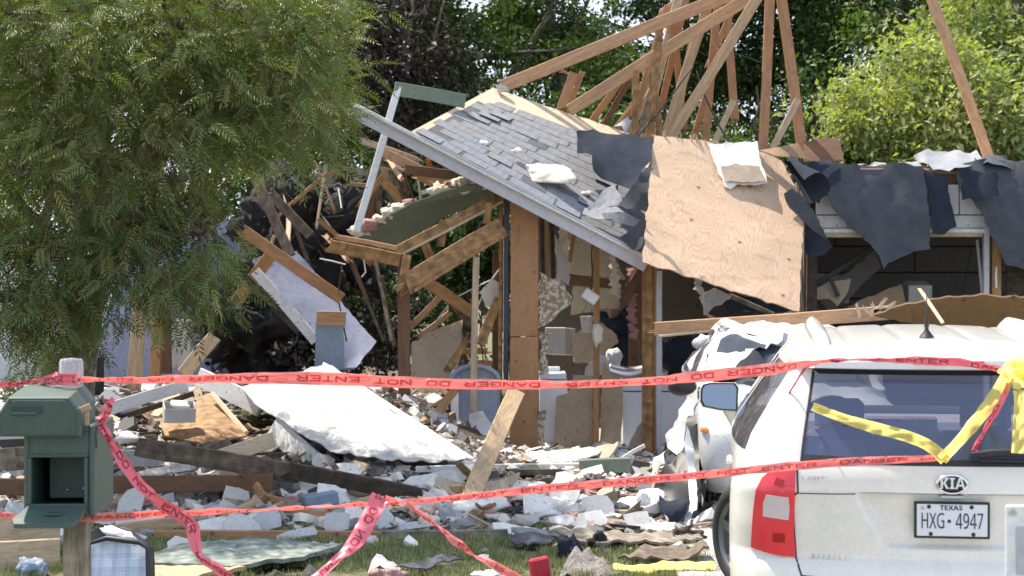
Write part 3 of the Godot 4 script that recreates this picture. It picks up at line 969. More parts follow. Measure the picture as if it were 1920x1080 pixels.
	add("housing", st, M.white, dt)
	st = mb()
	tube(st, [P(1111, 448, 21.0), P(1109, 480, 20.98), P(1111, 510, 20.98), P(1108, 545, 20.97)], [.011], 6)
	add("cable", st, M.wire, dt)
	var bk := thing("hanging_bucket", "grey plastic bucket hanging behind the thin stud", "bucket", P(1100, 622, 22.0))
	st = mb()
	lathe(st, Transform3D(Basis(), P(1100, 624, 22.0)), [[0, 0], [.055, 0], [.085, .2], [.092, .205], [.085, .21], [.075, .2], [.05, .01], [0, .01]], 18)
	add("body", st, M.drygrey, bk)
	st = mb()
	tube(st, [P(1090, 594, 22), P(1105, 555, 22), P(1111, 594, 22)], [.004], 5)
	add("handle", st, M.wire, bk)
	st = mb()
	lump(st, Transform3D(Basis(), P(1120, 628, 21.0)), Vector3(.07, .13, .05), .4, 2.2, 12, 9, 5)
	one("torn_paper_wad", st, M.wool, "wad of torn paper stuck on the thin stud halfway up", "paper")
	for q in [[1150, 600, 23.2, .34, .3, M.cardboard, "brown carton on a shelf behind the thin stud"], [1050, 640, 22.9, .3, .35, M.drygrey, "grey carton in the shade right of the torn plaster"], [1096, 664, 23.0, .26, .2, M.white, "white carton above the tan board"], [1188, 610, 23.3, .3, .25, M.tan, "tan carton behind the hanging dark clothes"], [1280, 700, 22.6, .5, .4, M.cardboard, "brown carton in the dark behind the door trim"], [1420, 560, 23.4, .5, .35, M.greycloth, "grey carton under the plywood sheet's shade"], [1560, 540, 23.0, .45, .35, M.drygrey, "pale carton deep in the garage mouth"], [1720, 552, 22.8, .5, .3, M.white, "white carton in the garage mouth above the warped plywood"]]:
		st = mb()
		box(st, Transform3D(Basis(Vector3.UP, q[0] * .01) * Basis(Vector3.BACK, .12 * sin(q[0] * 1.0)), P(q[0], q[1], q[2])), Vector3(q[3], q[4], .3), .01)
		one("stored_carton", st, q[5], q[6], "carton")
	for q in [[1046, 400, 1060, 520, "left of the cream wallboard"], [1140, 440, 1152, 560, "right of the thin stud"], [1176, 500, 1186, 640, "before the dark clothes"], [1300, 520, 1330, 600, "under the plywood sheet's left half"], [1460, 560, 1480, 600, "under the plywood sheet's low corner"]]:
		patch("hanging_wool", "strip of torn wool hanging " + q[4], "insulation", M.wool if q[0] != 1176 else M.pinkwool, [q[0], q[1], 22.3, q[0] + 14, q[1] + 4, 22.3, q[2] + 10, q[3], 22.2, q[2] - 6, q[3] - 8, 22.2], .03, 4.0, .06, 2.5, null, 0, 8.0)
	# roof that has come down over the laundry
	var R := thing("fallen_roof", "tilted slab of roof with grey shingles over pale sheathing and a white eaves board", "roof", P(1010, 420, 21.2))
	var A := P(772, 246, 20.5); var B := P(1214, 482, 20.5); var D := P(925, 164, 22.6); var C := P(1240, 268, 22.9)
	st = mb()
	var nn := (B - A).cross(D - A).normalized()
	if nn.y < 0: nn = -nn
	var g := []; var g2 := []
	for i in 13:
		var r1 := []; var r2 := []
		for j in 17:
			var u := j / 16.0; var v := i / 12.0
			if i == 12: v -= rng.randf() * .02
			var p := A.lerp(B, u).lerp(D.lerp(C, u), v)
			r1.append(p); r2.append(p - nn * .016)
		g.append(r1); g2.append(r2)
	grid(st, g, func(_m: Vector3) -> Vector3: return nn, Vector2(3, 2.3))
	grid(st, g2, func(_m: Vector3) -> Vector3: return -nn, Vector2(3, 2.3))
	for i in 12:
		quad(st, g[i][0], g[i + 1][0], g2[i + 1][0], g2[i][0], (A + B + C + D) / 4)
		quad(st, g[i][16], g[i + 1][16], g2[i + 1][16], g2[i][16], (A + B + C + D) / 4)
	for j in 16:
		quad(st, g[12][j], g[12][j + 1], g2[12][j + 1], g2[12][j], (A + B + C + D) / 4)
		quad(st, g[0][j], g[0][j + 1], g2[0][j + 1], g2[0][j], (A + B + C + D) / 4)
	add("deck", st, M.bareply, R)
	st = mb()
	g = []
	for i in 12:
		var r1 := []
		for j in 17:
			var u := lerpf(.03, .985, j / 16.0); var v := .72 * i / 11.0
			r1.append(A.lerp(B, u).lerp(D.lerp(C, u), v) + nn * .0025)
		g.append(r1)
	grid(st, g, func(_m: Vector3) -> Vector3: return nn, Vector2(3, 2))
	add("underlay", st, M.shingle3, R)
	var rows := 12
	for i in rows:
		var cols := 10
		for j in cols:
			var u := (j + fmod(i * .37, 1.0)) / float(cols) + rng.randf_range(-.012, .012)
			var v := .01 + i * .066
			if u > .99: continue
			var low := i < 3
			if u < .02 + .02 * sin(i * 1.7) and i > 0: continue
			if low and u > .55 and u < .97 and rng.randf() < .3: continue
			if i >= rows - 1 and (u < .1 or u > .6 or rng.randf() < .3): continue
			if i >= rows - 3 and u > .62: continue
			var du := minf(.102, 1.0 - u)
			var c00 := A.lerp(B, u).lerp(D.lerp(C, u), v); var c10 := A.lerp(B, u + du * .995).lerp(D.lerp(C, u + du * .995), v)
			var c01 := A.lerp(B, u).lerp(D.lerp(C, u), v + .085); var c11 := A.lerp(B, u + du * .995).lerp(D.lerp(C, u + du * .995), v + .085)
			var l0 := .005 + rng.randf() * .002; var l1 := .003
			if rng.randf() < (.14 if low else .06): l0 += rng.randf_range(.006, .03)
			st = mb()
			var sk := (c10 - c00) * rng.randf_range(-.05, .05)
			var t4 := [c00 + nn * l0 + sk, c10 + nn * (l0 + rng.randf() * .006) + sk, c11 + nn * l1, c01 + nn * l1]
			var mid: Vector3 = (t4[0] + t4[1] + t4[2] + t4[3]) / 4 - nn * .003
			var b4 := []
			for p in t4: b4.append(p - nn * .006)
			quad(st, t4[0], t4[1], t4[2], t4[3], mid); quad(st, b4[0], b4[1], b4[2], b4[3], mid)
			for k in 4: quad(st, t4[k], t4[(k + 1) % 4], b4[(k + 1) % 4], b4[k], mid)
			var m: Material = M.shingle if i > 1 else M.shingle2
			if rng.randf() < .05: m = M.shingle2
			elif rng.randf() < .03: m = M.shingle3
			add("shingle", st, m, R)
	beam("eaves_board", "", M.trim, [655, 203, 20.42, 1213, 497, 20.42], .17, .035, 0, R, "", "", 0.0, 0.0)
	beam("eaves_edge", "", M.white, [657, 192, 20.40, 1214, 484, 20.40], .045, .12, 0, R, "", "", 0.0, 0.0)
	beam("drip_edge", "", M.zinc, [790, 257, 20.41, 1214, 481, 20.41], .02, .16, 0, R, "", "", 0.0, 0.0)
	for f in [.15, .38, .62, .85]:
		var q := P(lerpf(700, 1180, f), lerpf(230, 482, f), 20.39)
		st = mb()
		lathe(st, Transform3D(Basis(Vector3.RIGHT, PI / 2), q), [[0, .006], [.008, .004], [.01, 0]], 8)
		add("nail_head", st, M.zinc, R)
	for f in [.12, .37, .62, .87]:
		st = mb()
		lumber(st, A.lerp(B, f) - nn * .07 + Vector3(0, 0, -.04), D.lerp(C, f) - nn * .07, .1, .04, 0)
		add("rafter", st, M.honey, R)
	# tar paper, wool and loose things on that roof
	patch("tar_paper_sheet", "dark tar paper sheet hanging over the upper right of the shingled roof slab", "tar paper", M.felt2, [1081, 248, 21.6, 1112, 246, 21.7, 1160, 250, 21.5, 1224, 260, 21.3, 1222, 300, 20.9, 1204, 318, 20.9, 1190, 356, 20.6, 1172, 350, 20.8, 1128, 336, 21.0, 1112, 318, 21.0, 1110, 290, 21.2, 1082, 286, 21.4], .005, 1.2, .03, 1.2)
	patch("tar_paper_flap", "folded dark flap of tar paper beside the plywood's long edge", "tar paper", M.felt, [1219, 298, 20.3, 1206, 322, 20.2, 1160, 384, 20.3, 1176, 392, 20.2, 1212, 396, 20.15, 1218, 360, 20.1], .005, 1.0, .05, 1.6)
	patch("tar_paper_flap", "small dark tar paper flap at the eaves corner under the plywood", "tar paper", M.felt, [1212, 412, 20.2, 1162, 444, 20.25, 1182, 466, 20.2, 1206, 474, 20.15], .005, 1.0, .05, 1.6)
	patch("loose_shingle", "pale curled shingle piece fanned out near the eaves corner", "shingle", M.shingle2, [1096, 392, 20.6, 1140, 376, 20.7, 1172, 398, 20.5, 1160, 408, 20.4, 1120, 412, 20.4, 1092, 402, 20.5], .006, .6, .02, 2)
	patch("loose_shingle", "darker shingle strip below the fanned pale piece", "shingle", M.shingle, [1128, 398, 20.45, 1170, 398, 20.42, 1200, 412, 20.35, 1190, 424, 20.35, 1134, 412, 20.4], .006, .6, .02, 2)
	patch("loose_shingle", "bright grey shingle slab lying bent across the eaves courses", "shingle", M.shingle2, [1130, 356, 20.8, 1150, 346, 20.9, 1166, 372, 20.7, 1168, 384, 20.6, 1100, 392, 20.6, 1118, 376, 20.7], .006, .6, .03, 2)
	st = mb()
	var wt := Transform3D(Basis(Vector3.BACK, -.04) * Basis(Vector3.RIGHT, .6), P(1026, 326, 20.95))
	lump(st, wt, Vector3(.33, .05, .20), .3, 2.2, 26, 12, 31)
	one("wool_pad", st, M.wool, "cream insulation pad lying on the shingled roof slab", "insulation")
	for q in [[1100, 362, "pale crumb of insulation near the tar paper on the roof slab"], [970, 283, "little white scrap on the middle of the shingled slab"], [940, 294, "dark torn shingle tab sticking up on the slab"], [905, 268, "loose whitish square of shingle on the slab's left"]]:
		st = mb()
		lump(st, Transform3D(Basis(Vector3.RIGHT, .5), P(q[0], q[1], 21.05)), Vector3(.06, .025, .05), .5, 2.5, 10, 7, q[0])
		one("roof_scrap", st, M.wool if q[0] > 950 and q[1] > 290 else (M.shingle3 if q[0] == 940 else M.white), q[2], "scrap")
	# the big sheet of plywood and what overlaps it
	var plysheet := patch("plywood_sheet", "large pale plywood sheet sloping down in front of the wrecked garage", "plywood", M.ply, [1226, 254, 21.3, 1272, 258, 21.3, 1330, 266, 21.35, 1430, 282, 21.4, 1466, 300, 21.4, 1492, 350, 21.1, 1508, 408, 20.75, 1502, 500, 20.2, 1498, 583, 19.75, 1350, 536, 19.8, 1206, 490, 19.85, 1212, 380, 20.5], .016, 1.3, .012, .6, null, 1.35)
	for k in 16:
		var sx := 1232 + k * 12.0 + rng.randf_range(-4, 4)
		var y0 := 258 + (sx - 1230) * .11
		beam("edge_splinter", "", M.bareply, [sx, y0 + 6, 21.32, sx + rng.randf_range(-6, 6), y0 - rng.randf_range(0, 7), 21.3], .02, .008, 2, plysheet)
	var dscrap := patch("drywall_scrap", "white drywall scrap with torn grey lower half hung over the plywood top", "drywall", M.drywall, [1328, 270, 21.24, 1374, 268, 21.26, 1420, 264, 21.28, 1426, 300, 21.1, 1438, 342, 20.88, 1416, 346, 20.87, 1384, 344, 20.88, 1370, 354, 20.83, 1356, 348, 20.86, 1344, 314, 21.02], .014, 1.6, .01, 1)
	patch("gypsum_core", "", "", M.tan, [1352, 312, 21.0, 1380, 306, 21.03, 1424, 312, 21.0, 1436, 340, 20.87, 1400, 341, 20.86, 1360, 342, 20.86], .004, 2.4, .004, 2, dscrap)
	patch("chipboard_piece", "brown chipboard piece poking over the plywood's upper corner", "board", M.osb, [1424, 282, 21.0, 1496, 268, 21.3, 1514, 298, 21.2, 1452, 292, 20.9], .014, .8, 0, 1)
	patch("brown_board", "dark brown board lying flat behind the chipboard piece", "board", M.brown, [1508, 264, 22.2, 1572, 258, 22.2, 1582, 300, 22.0, 1506, 302, 22.0], .03, 1.5, .01, 1, null, .1)
	# tar paper over the garage front
	pressed = Vector4(.07, -.012, .055, 1.0)
	patch("tar_paper_sheet", "broad tar paper sheet draped over the garage header like a curtain", "tar paper", M.felt, [1536, 330, 20.75, 1560, 306, 20.95, 1610, 312, 21.1, 1670, 308, 21.1, 1733, 318, 21.0, 1740, 400, 20.8, 1744, 468, 20.75, 1700, 478, 20.72, 1664, 494, 20.7, 1656, 506, 20.7, 1642, 474, 20.75, 1600, 430, 20.78, 1560, 388, 20.75], .005, 1.6, .05, .7)
	pressed = Vector4.ZERO
	patch("tar_paper_strip", "narrow tar paper strip hanging right beside the draped curtain sheet", "tar paper", M.felt2, [1732, 318, 21.0, 1774, 330, 20.95, 1782, 380, 20.85, 1794, 424, 20.8, 1770, 440, 20.78, 1748, 438, 20.8], .005, 1.0, .03, 1)
	pressed = Vector4(.05, .014, .06, 1.0)
	patch("tar_paper_sheet", "large tar paper sheet drooping at the frame's right over the door jamb", "tar paper", M.felt, [1790, 312, 21.0, 1850, 298, 21.1, 1925, 306, 21.0, 2060, 312, 21.0, 2060, 520, 20.7, 1930, 508, 20.7, 1884, 500, 20.7, 1862, 450, 20.72, 1838, 400, 20.75, 1818, 374, 20.8, 1800, 366, 20.8], .005, 1.4, .06, .7)
	pressed = Vector4.ZERO
	patch("tar_paper_flap", "ragged torn tar paper flap doubled over the right hand sheet", "tar paper", M.felt2, [1800, 316, 20.7, 1868, 322, 20.66, 1874, 366, 20.55, 1840, 372, 20.55, 1822, 370, 20.58, 1804, 372, 20.6, 1800, 352, 20.65, 1806, 340, 20.68], .005, 2.5, .05, 1.6)
	patch("tar_paper_sheet", "pale dusty hump of roofing felt on the garage roof ridge", "tar paper", M.feltlight, [1712, 304, 21.3, 1740, 286, 21.5, 1780, 276, 21.6, 1830, 284, 21.5, 1846, 300, 21.3, 1830, 312, 21.0, 1790, 318, 20.9, 1750, 318, 20.95], .006, 2.0, .09, 1.5)
	patch("tar_paper_sheet", "dusty felt lying along the garage roof edge", "tar paper", M.feltlight, [1556, 304, 21.4, 1640, 302, 21.6, 1720, 300, 21.5, 1736, 318, 21.05, 1670, 311, 21.08, 1610, 314, 21.06, 1560, 310, 21.0], .006, 1.5, .05, 1.2)
	patch("tar_paper_sheet", "black crumpled felt edge above the right hand drooping sheet", "tar paper", M.felt, [1826, 300, 21.2, 1850, 290, 21.3, 1920, 302, 21.3, 2060, 306, 21.3, 2060, 318, 20.95, 1920, 314, 20.95, 1850, 310, 20.95], .006, 1.8, .06, 1.4)
	# the curled roll
	var st3 := mb()
	var gg := []
	for i in 15:
		var f := i / 14.0
		var row := []
		for k in 13:
			var a := -2.2 + 4.6 * k / 12.0
			var r := lerpf(.05, .20, f)
			var c := P(lerpf(1474, 1528, f), lerpf(296, 352, f), lerpf(21.1, 20.5, f))
			row.append(c + Vector3(cos(a) * r * .9, sin(a) * r * .8 + .02 * sin(a * 3 + f * 4), sin(a) * r * .4))
		gg.append(row)
	grid(st3, gg, func(m: Vector3) -> Vector3: return m - P(1500, 330, 20.8), Vector2(1, 1))
	one("tar_paper_roll", st3, M.felt2, "curled roll of tar paper at the plywood's upper right edge", "tar paper")
	patch("tar_paper_flap", "dark ragged tar paper tongue pointing left over the plywood", "tar paper", M.felt, [1470, 364, 20.6, 1486, 354, 20.6, 1510, 372, 20.55, 1536, 412, 20.5, 1552, 450, 20.45, 1530, 436, 20.5, 1494, 402, 20.55, 1480, 390, 20.6], .005, 2.4, .05, 1.6)
	patch("tar_paper_sheet", "dark tar paper hanging down behind the plywood's right edge", "tar paper", M.felt2, [1512, 396, 20.7, 1536, 420, 20.65, 1560, 462, 20.6, 1546, 478, 20.6, 1522, 486, 20.62, 1508, 470, 20.7], .005, 1.5, .05, 1.4)
	patch("tar_paper_sheet", "black crumpled felt between the curled roll and the draped sheet", "tar paper", M.felt2, [1516, 310, 21.0, 1544, 296, 21.1, 1580, 306, 21.0, 1576, 330, 20.8, 1546, 352, 20.7, 1536, 384, 20.7, 1520, 372, 20.75], .006, 2.5, .09, 2.0)
	# inside the garage mouth
	var gi := [["slanting_panel", "dark grey panel slanting down inside the garage mouth", M.block, [1530, 556, 21.8, 1640, 470, 22.2, 1652, 500, 22.2, 1560, 590, 21.8]],
		["pale_debris_sheet", "tan torn board lying in the dark garage mouth", M.tan, [1524, 540, 21.4, 1552, 530, 21.4, 1596, 522, 21.5, 1590, 548, 21.4, 1570, 574, 21.3, 1556, 560, 21.35, 1526, 560, 21.4]],
		["brown_board", "brown box side leaning in the garage mouth beside the tan board", M.cardboard, [1590, 574, 21.5, 1690, 532, 21.7, 1700, 572, 21.5, 1690, 590, 21.4, 1580, 590, 21.4]]]
	for q in gi: patch(q[0], q[1], "board", q[2], q[3], .02, 1.5, .01, 1)
	beam("dark_batten", "dark batten crossing the garage mouth from corner to curtain sheet", M.black, [1520, 540, 21.5, 1640, 462, 21.6], .07, .03, 0, null, "", "batten")
	beam("dark_batten", "second dark batten leaning steeply over the tan board", M.black, [1556, 520, 21.3, 1572, 556, 21.3], .05, .03, 0, null, "", "batten")
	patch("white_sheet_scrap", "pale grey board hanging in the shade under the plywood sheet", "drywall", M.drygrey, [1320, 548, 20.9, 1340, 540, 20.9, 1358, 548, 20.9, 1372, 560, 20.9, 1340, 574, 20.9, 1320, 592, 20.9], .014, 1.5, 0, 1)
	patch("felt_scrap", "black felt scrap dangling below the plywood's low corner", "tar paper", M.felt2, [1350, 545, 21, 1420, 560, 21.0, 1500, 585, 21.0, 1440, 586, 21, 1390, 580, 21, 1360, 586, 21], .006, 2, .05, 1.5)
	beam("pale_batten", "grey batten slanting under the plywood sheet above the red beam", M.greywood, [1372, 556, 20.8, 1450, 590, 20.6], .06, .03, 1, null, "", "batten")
	# the fallen beam and the curved plywood over the cars
	var fheader := beam("fallen_header", "long reddish brown beam fallen across above the crushed white car", M.rafter, [1238, 616, 19.6, 1668, 586, 18.6], .15, .09, 1)
	beam("fallen_header_strip", "pale split strip along the underside of the fallen red beam", M.bareply, [1236, 630, 19.55, 1480, 606, 19.0], .03, .04, 2)
	patch("curved_plywood", "warped brown plywood lying behind the minivan's roof", "plywood", mat(Color(.27, .17, .09), .85, T.ply, .5), [1636, 592, 17.4, 1700, 570, 17.3, 1750, 560, 17.2, 1840, 556, 17.2, 1925, 560, 17.2, 2050, 566, 17.2, 2050, 640, 17.6, 1925, 628, 17.6, 1740, 612, 17.6], .02, 1.2, .03, .4, null, .1)
	beam("pale_splinter", "pale pointed splinter standing against the warped plywood", M.bareply, [1728, 548, 17.0, 1768, 606, 16.6], .035, .02, 1, null, "", "splinter")
	for k in 9:
		var x := rng.randf_range(1600, 1676); var y := rng.randf_range(574, 590)
		beam("split_sliver", "", M.bareply, [x, y + 8, 18.2, x + rng.randf_range(-22, 26), y - rng.randf_range(-4, 9), 18.2], .03, .012, 2, fheader)

func build_trusses() -> void:
	var g := "broken roof timbers standing against the trees"
	var L := [
		[M.rafter, 940, 163, 22.8, 1400, -22, 22.2, .165, .05, "longest sloping rafter, running up from the roof slab's peak"],
		[M.rafter, 1068, 207, 22.4, 1440, -26, 21.6, .155, .05, "second long rafter, sloping just below the longest one"],
		[M.pine, 1254, 262, 21.9, 1436, -30, 21.5, .13, .05, "steep pale rafter rising from the plywood's top edge"],
		[M.rafter2, 1322, 270, 22.6, 1346, 10, 22.6, .10, .045, "dark red upright strut behind the steep pale rafter"],
		[M.rafter2, 1430, 280, 22.2, 1444, -20, 22.2, .12, .05, "straight upright strut near the plywood's right half"],
		[M.rafter2, 1505, 290, 22.3, 1462, -26, 22.3, .13, .05, "strut leaning left beside the straight upright one"],
		[M.pale, 1448, 278, 22.15, 1496, 186, 22.15, .085, .04, "short pale brace against the foot of the leaning strut"],
		[M.pale, 1340, 268, 22.1, 1376, 188, 22.1, .08, .04, "short pale brace below the steep pale rafter"],
		[M.rafter2, 1378, 222, 22.5, 1364, 22, 22.5, .10, .045, "broken hanging strut ending above the short brace"],
		[M.honey, 1190, 256, 22.0, 1192, 132, 22.0, .09, .045, "short upright under the second rafter, left of a pair"],
		[M.honey, 1218, 262, 22.0, 1236, 60, 22.0, .10, .045, "orange upright running through both long rafters"],
		[M.honey, 1240, 262, 22.05, 1222, 150, 22.05, .09, .045, "stub crossing the foot of the orange upright"],
		[M.pale, 1204, 262, 22.8, 1276, -20, 22.8, .11, .045, "greyish pale strut leaning right behind the uprights"],
		[M.pine, 1246, 258, 22.4, 1326, 16, 22.4, .12, .045, "pinkish wide strut leaning right before the pale one"],
		[M.rafter2, 1240, 200, 22.9, 1290, -20, 22.9, .09, .045, "dark thin strut near the top behind the long rafters"],
		[M.orange, 1112, 224, 22.9, 1166, 148, 22.9, .09, .04, "low broken brace left under the second rafter"],
		[M.brown, 1134, 232, 23.0, 1184, 144, 23.0, .08, .04, "dark brace right behind the low broken one"],
		[M.rafter2, 1054, 198, 22.7, 1076, 136, 22.7, .12, .045, "short stub hanging under the longest rafter"],
		[M.orange, 1068, 202, 22.75, 1092, 134, 22.75, .07, .045, "narrow second half of the hanging stub"],
		[M.pine, 1240, 26, 23.2, 1266, 6, 23.2, .10, .045, "bright sawn end showing above the longest rafter"],
		[M.rafter2, 1160, 240, 23.2, 1190, 200, 23.2, .08, .04, "small dark offcut behind the short upright"],
		[M.rafter, 1856, 302, 22.4, 1738, -26, 22.6, .13, .055, "lone tall rafter leaning left over the draped garage front"],
		[M.rafter2, 1056, 134, 22.74, 1080, 148, 22.7, .03, .04, "thin cleat across the hanging stub"],
	]
	for t in L:
		beam("roof_timber", t[9], t[0], [t[1], t[2], t[3], t[4], t[5], t[6]], t[7], t[8], 1 if t[7] < .125 and t[2] > 100 else 0, null, g, "timber")
	var more := [[1196, 200, 1252, 10, "left of the orange upright"], [1264, 250, 1300, 60, "between pale strut and pinkish strut"], [1282, 240, 1262, 30, "crossing the pale strut"], [1300, 262, 1352, 90, "right of the pinkish strut"], [1176, 250, 1232, 150, "low between brace and short upright"], [1330, 120, 1384, -10, "high behind the steep pale rafter"], [1210, 60, 1290, -20, "just under the longest rafter's upper end"], [1224, 258, 1206, 100, "behind the orange upright"], [1150, 248, 1206, 170, "among the low braces"]]
	for k in more.size():
		var q: Array = more[k]
		beam("roof_timber", "extra %s roof strut %s" % [["red brown", "pale", "orange"][k % 3], q[4]], [M.rafter2, M.pale, M.orange][k % 3], [q[0], q[1], 22.6 + .1 * k, q[2], q[3], 22.5 + .12 * k], .085, .045, 1, null, g, "timber")
	var st := mb()
	tube(st, [P(1296, 128, 22.0), P(1280, 150, 21.95), P(1240, 206, 21.9), P(1206, 242, 21.8), P(1196, 256, 21.8)], [.012], 6)
	one("black_cable", st, M.wire, "black cable sagging between the uprights", "cable")
	st = mb()
	tube(st, [P(1306, 132, 21.9), P(1316, 168, 21.8), P(1340, 220, 21.8), P(1366, 268, 21.75)], [.011], 6)
	one("black_cable", st, M.wire, "black cable hanging across the steep pale rafter", "cable")
	st = mb()
	tube(st, [P(1340, 86, 22.6), P(1390, 104, 22.6), P(1440, 122, 22.6)], [.006], 5)
	one("thin_wire", st, M.wire, "thin wire stretched between the hanging strut and the upright strut", "wire")
	patch("torn_paper_ribbon", "curled white torn paper among the rafter feet", "paper", M.cloth, [1152, 238, 22.2, 1176, 218, 22.2, 1184, 226, 22.2, 1172, 252, 22.1, 1166, 236, 22.15], .006, 1.5, .03, 2)
	patch("pale_board_strip", "whitish board leaning behind the orange upright", "board", M.greywood, [1194, 250, 22.5, 1226, 140, 22.5, 1240, 136, 22.5, 1210, 250, 22.5], .02, 1, .01, 1)
	patch("roof_scrap", "small grey torn scrap at the roof slab's peak", "scrap", M.greycloth, [928, 158, 22.55, 950, 160, 22.5, 956, 172, 22.4, 934, 172, 22.4], .01, 1.5, .01, 2)

func build_ruin() -> void:
	# left of the corner: the opened rooms
	var g := "broken framing left of the plywood corner"
	patch("green_ceiling_board", "sagging sheet of green board with torn pink wool along its top", "board", M.green, [668, 442, 21.1, 744, 462, 21.2, 842, 404, 21.25, 946, 358, 21.3, 906, 344, 20.65, 832, 360, 20.6, 770, 384, 20.6], .016, .8, .008, .5)
	for k in 13:
		var f := k / 12.0
		var q := Vector2(lerpf(672, 905, f), 436 - 92 * sin(f * 1.45))
		if f > .42 and f < .6: continue
		var st0 := mb()
		lump(st0, Transform3D(Basis(), P(q.x, q.y - 3, 20.85)), Vector3(.11, .07, .09) * rng.randf_range(.7, 1.3), .6, 2.6, 14, 9, k * 9.0)
		one("wool_tuft", st0, M.pinkwool if k % 4 == 1 else M.wool, "torn insulation tuft along the top of the green board", "insulation", "wool tufts on the green board")
	var L := [
		[M.honey, 742, 472, 20.2, 942, 366, 20.85, .12, .05, 0, "upper honey coloured joist along the green board's low edge"],
		[M.pale, 742, 482, 20.15, 942, 378, 20.8, .03, .03, 0, "pale strip under the upper honey joist"],
		[M.honey, 768, 530, 20.0, 942, 426, 20.6, .24, .045, 1, "deep dirt streaked joist sloping up to the corner"],
		[M.honey, 776, 546, 19.97, 942, 444, 20.57, .04, .06, 0, "thin bottom flange of the deep streaked joist"],
		[M.honey, 622, 462, 20.3, 752, 488, 20.1, .15, .09, 1, "splintered stub joist jutting left below the green board"],
		[M.rafter, 640, 446, 20.35, 744, 466, 20.15, .06, .05, 1, "thin red batten on top of the splintered stub"],
		[M.honey, 752, 540, 20.0, 764, 478, 20.05, .09, .06, 1, "broken block under the joists' meeting corner"],
		[M.brown, 758, 488, 20.3, 759, 768, 20.3, .14, .09, 0, "dark brown post under the joists' meeting corner"],
		[M.honey, 826, 462, 20.5, 832, 412, 20.5, .09, .05, 0, "short upright between the two sloping joists"],
		[M.orange, 912, 420, 20.7, 916, 380, 20.7, .09, .05, 0, "short upright near the corner between the joists"],
		[M.honey, 812, 500, 20.4, 796, 456, 20.4, .10, .05, 1, "tilted block between the joists' left ends"],
		[M.orange, 780, 516, 21.0, 886, 586, 21.4, .14, .05, 1, "brown plank falling right below the deep joist"],
		[M.pale, 893, 486, 20.4, 888, 772, 20.4, .075, .05, 1, "thin pale post standing before the plywood corner"],
		[M.honey, 936, 560, 21.0, 900, 646, 20.8, .12, .05, 0, "diagonal brace behind the thin pale post"],
		[M.honey, 872, 640, 20.7, 842, 690, 20.6, .09, .05, 3, "ragged broken stick below the diagonal brace"],
		[M.orange, 800, 806, 20.2, 860, 720, 20.6, .10, .05, 1, "brown plank leaning on the bluish bin"],
		[M.honey, 868, 836, 20.1, 884, 790, 20.2, .10, .06, 1, "stub of post beside the white torn cloth"],
		[M.rafter2, 458, 434, 20.4, 640, 560, 20.8, .14, .06, 1, "red brown beam sloping down before the lavender wall"],
		[M.weather, 476, 328, 21.2, 545, 480, 20.8, .12, .05, 1, "grey board leaning steeply before the charred heap"],
		[M.weather, 508, 364, 21.5, 582, 442, 21.4, .12, .05, 1, "grey board lying against the charred heap"],
		[M.orange, 440, 570, 21.2, 508, 478, 21.0, .15, .05, 0, "short orange board crossing behind the red brown beam"],
		[M.white, 742, 180, 21.0, 668, 434, 20.6, .085, .03, 1, "white painted strip leaning from eaves down to the green board"],
		[M.greenpaint, 740, 166, 21.3, 872, 190, 21.6, .17, .03, 0, "grey green painted trim board sticking out above the eaves"],
		[M.pale, 690, 268, 22.0, 780, 300, 22.0, .08, .05, 3, "splintered pale rafter end under the eaves"],
		[M.rafter, 720, 286, 21.9, 836, 344, 21.8, .12, .05, 3, "red rafter piece slanting under the eaves"],
		[M.brown, 766, 318, 21.6, 884, 332, 21.5, .12, .05, 1, "dark red flat rafter under the eaves"],
		[M.orange, 720, 340, 21.9, 762, 386, 21.9, .12, .05, 3, "broken orange end behind the green board's edge"],
		[M.zinc, 790, 362, 21.5, 880, 336, 21.5, .05, .04, 0, "grey metal strip lying along the green board's top"],
		[M.brown, 690, 420, 22.3, 700, 320, 22.3, .13, .05, 1, "dark upright behind the white strip"],
		[M.weather, 700, 470, 22.6, 735, 640, 22.0, .05, .03, 1, "thin grey stick leaning behind the dark brown post"],
		[M.weather, 660, 500, 22.6, 720, 640, 22.2, .04, .03, 1, "thinner grey stick leaning at the lavender panel"],
		[M.weather, 715, 530, 22.4, 740, 650, 22.2, .06, .03, 1, "grey lath beside the dark brown post"],
		[M.dark, 640, 560, 22.6, 690, 660, 22.2, .05, .03, 1, "dark lath in the shade by the lavender panel"],
	]
	for t in L:
		beam("broken_timber", t[10], t[0], [t[1], t[2], t[3], t[4], t[5], t[6]], t[7], t[8], t[9], null, g, "timber")
	var w := [
		[[890, 590, 21.5], [910, 540, 21.4], [940, 500, 21.2], "thin pale conduit bent below the deep joist"],
		[[600, 485, 20.5], [625, 490, 20.4], [648, 496, 20.4], "thin pale wire sticking out left of the splintered stub"],
		[[640, 500, 20.6], [634, 560, 20.8], [650, 640, 21], "black wire hanging below the splintered stub"],
		[[682, 486, 20.5], [686, 510, 20.5], [678, 520, 20.5], "short white wire curl under the stub"],
		[[820, 600, 22], [850, 560, 22], [930, 520, 21.8], "grey conduit in the shade behind the thin pale post"],
		[[905, 560, 21.5], [902, 620, 21.5], [906, 680, 21.5], "loose dark wire beside the diagonal brace"],
	]
	for q in w:
		var st1 := mb()
		tube(st1, [P(q[0][0], q[0][1], q[0][2]), P(q[1][0], q[1][1], q[1][2]), P(q[2][0], q[2][1], q[2][2])], [.009], 6)
		one("loose_wire", st1, M.wire if q[3].contains("black") or q[3].contains("dark") else M.whitewire, q[3], "wire")
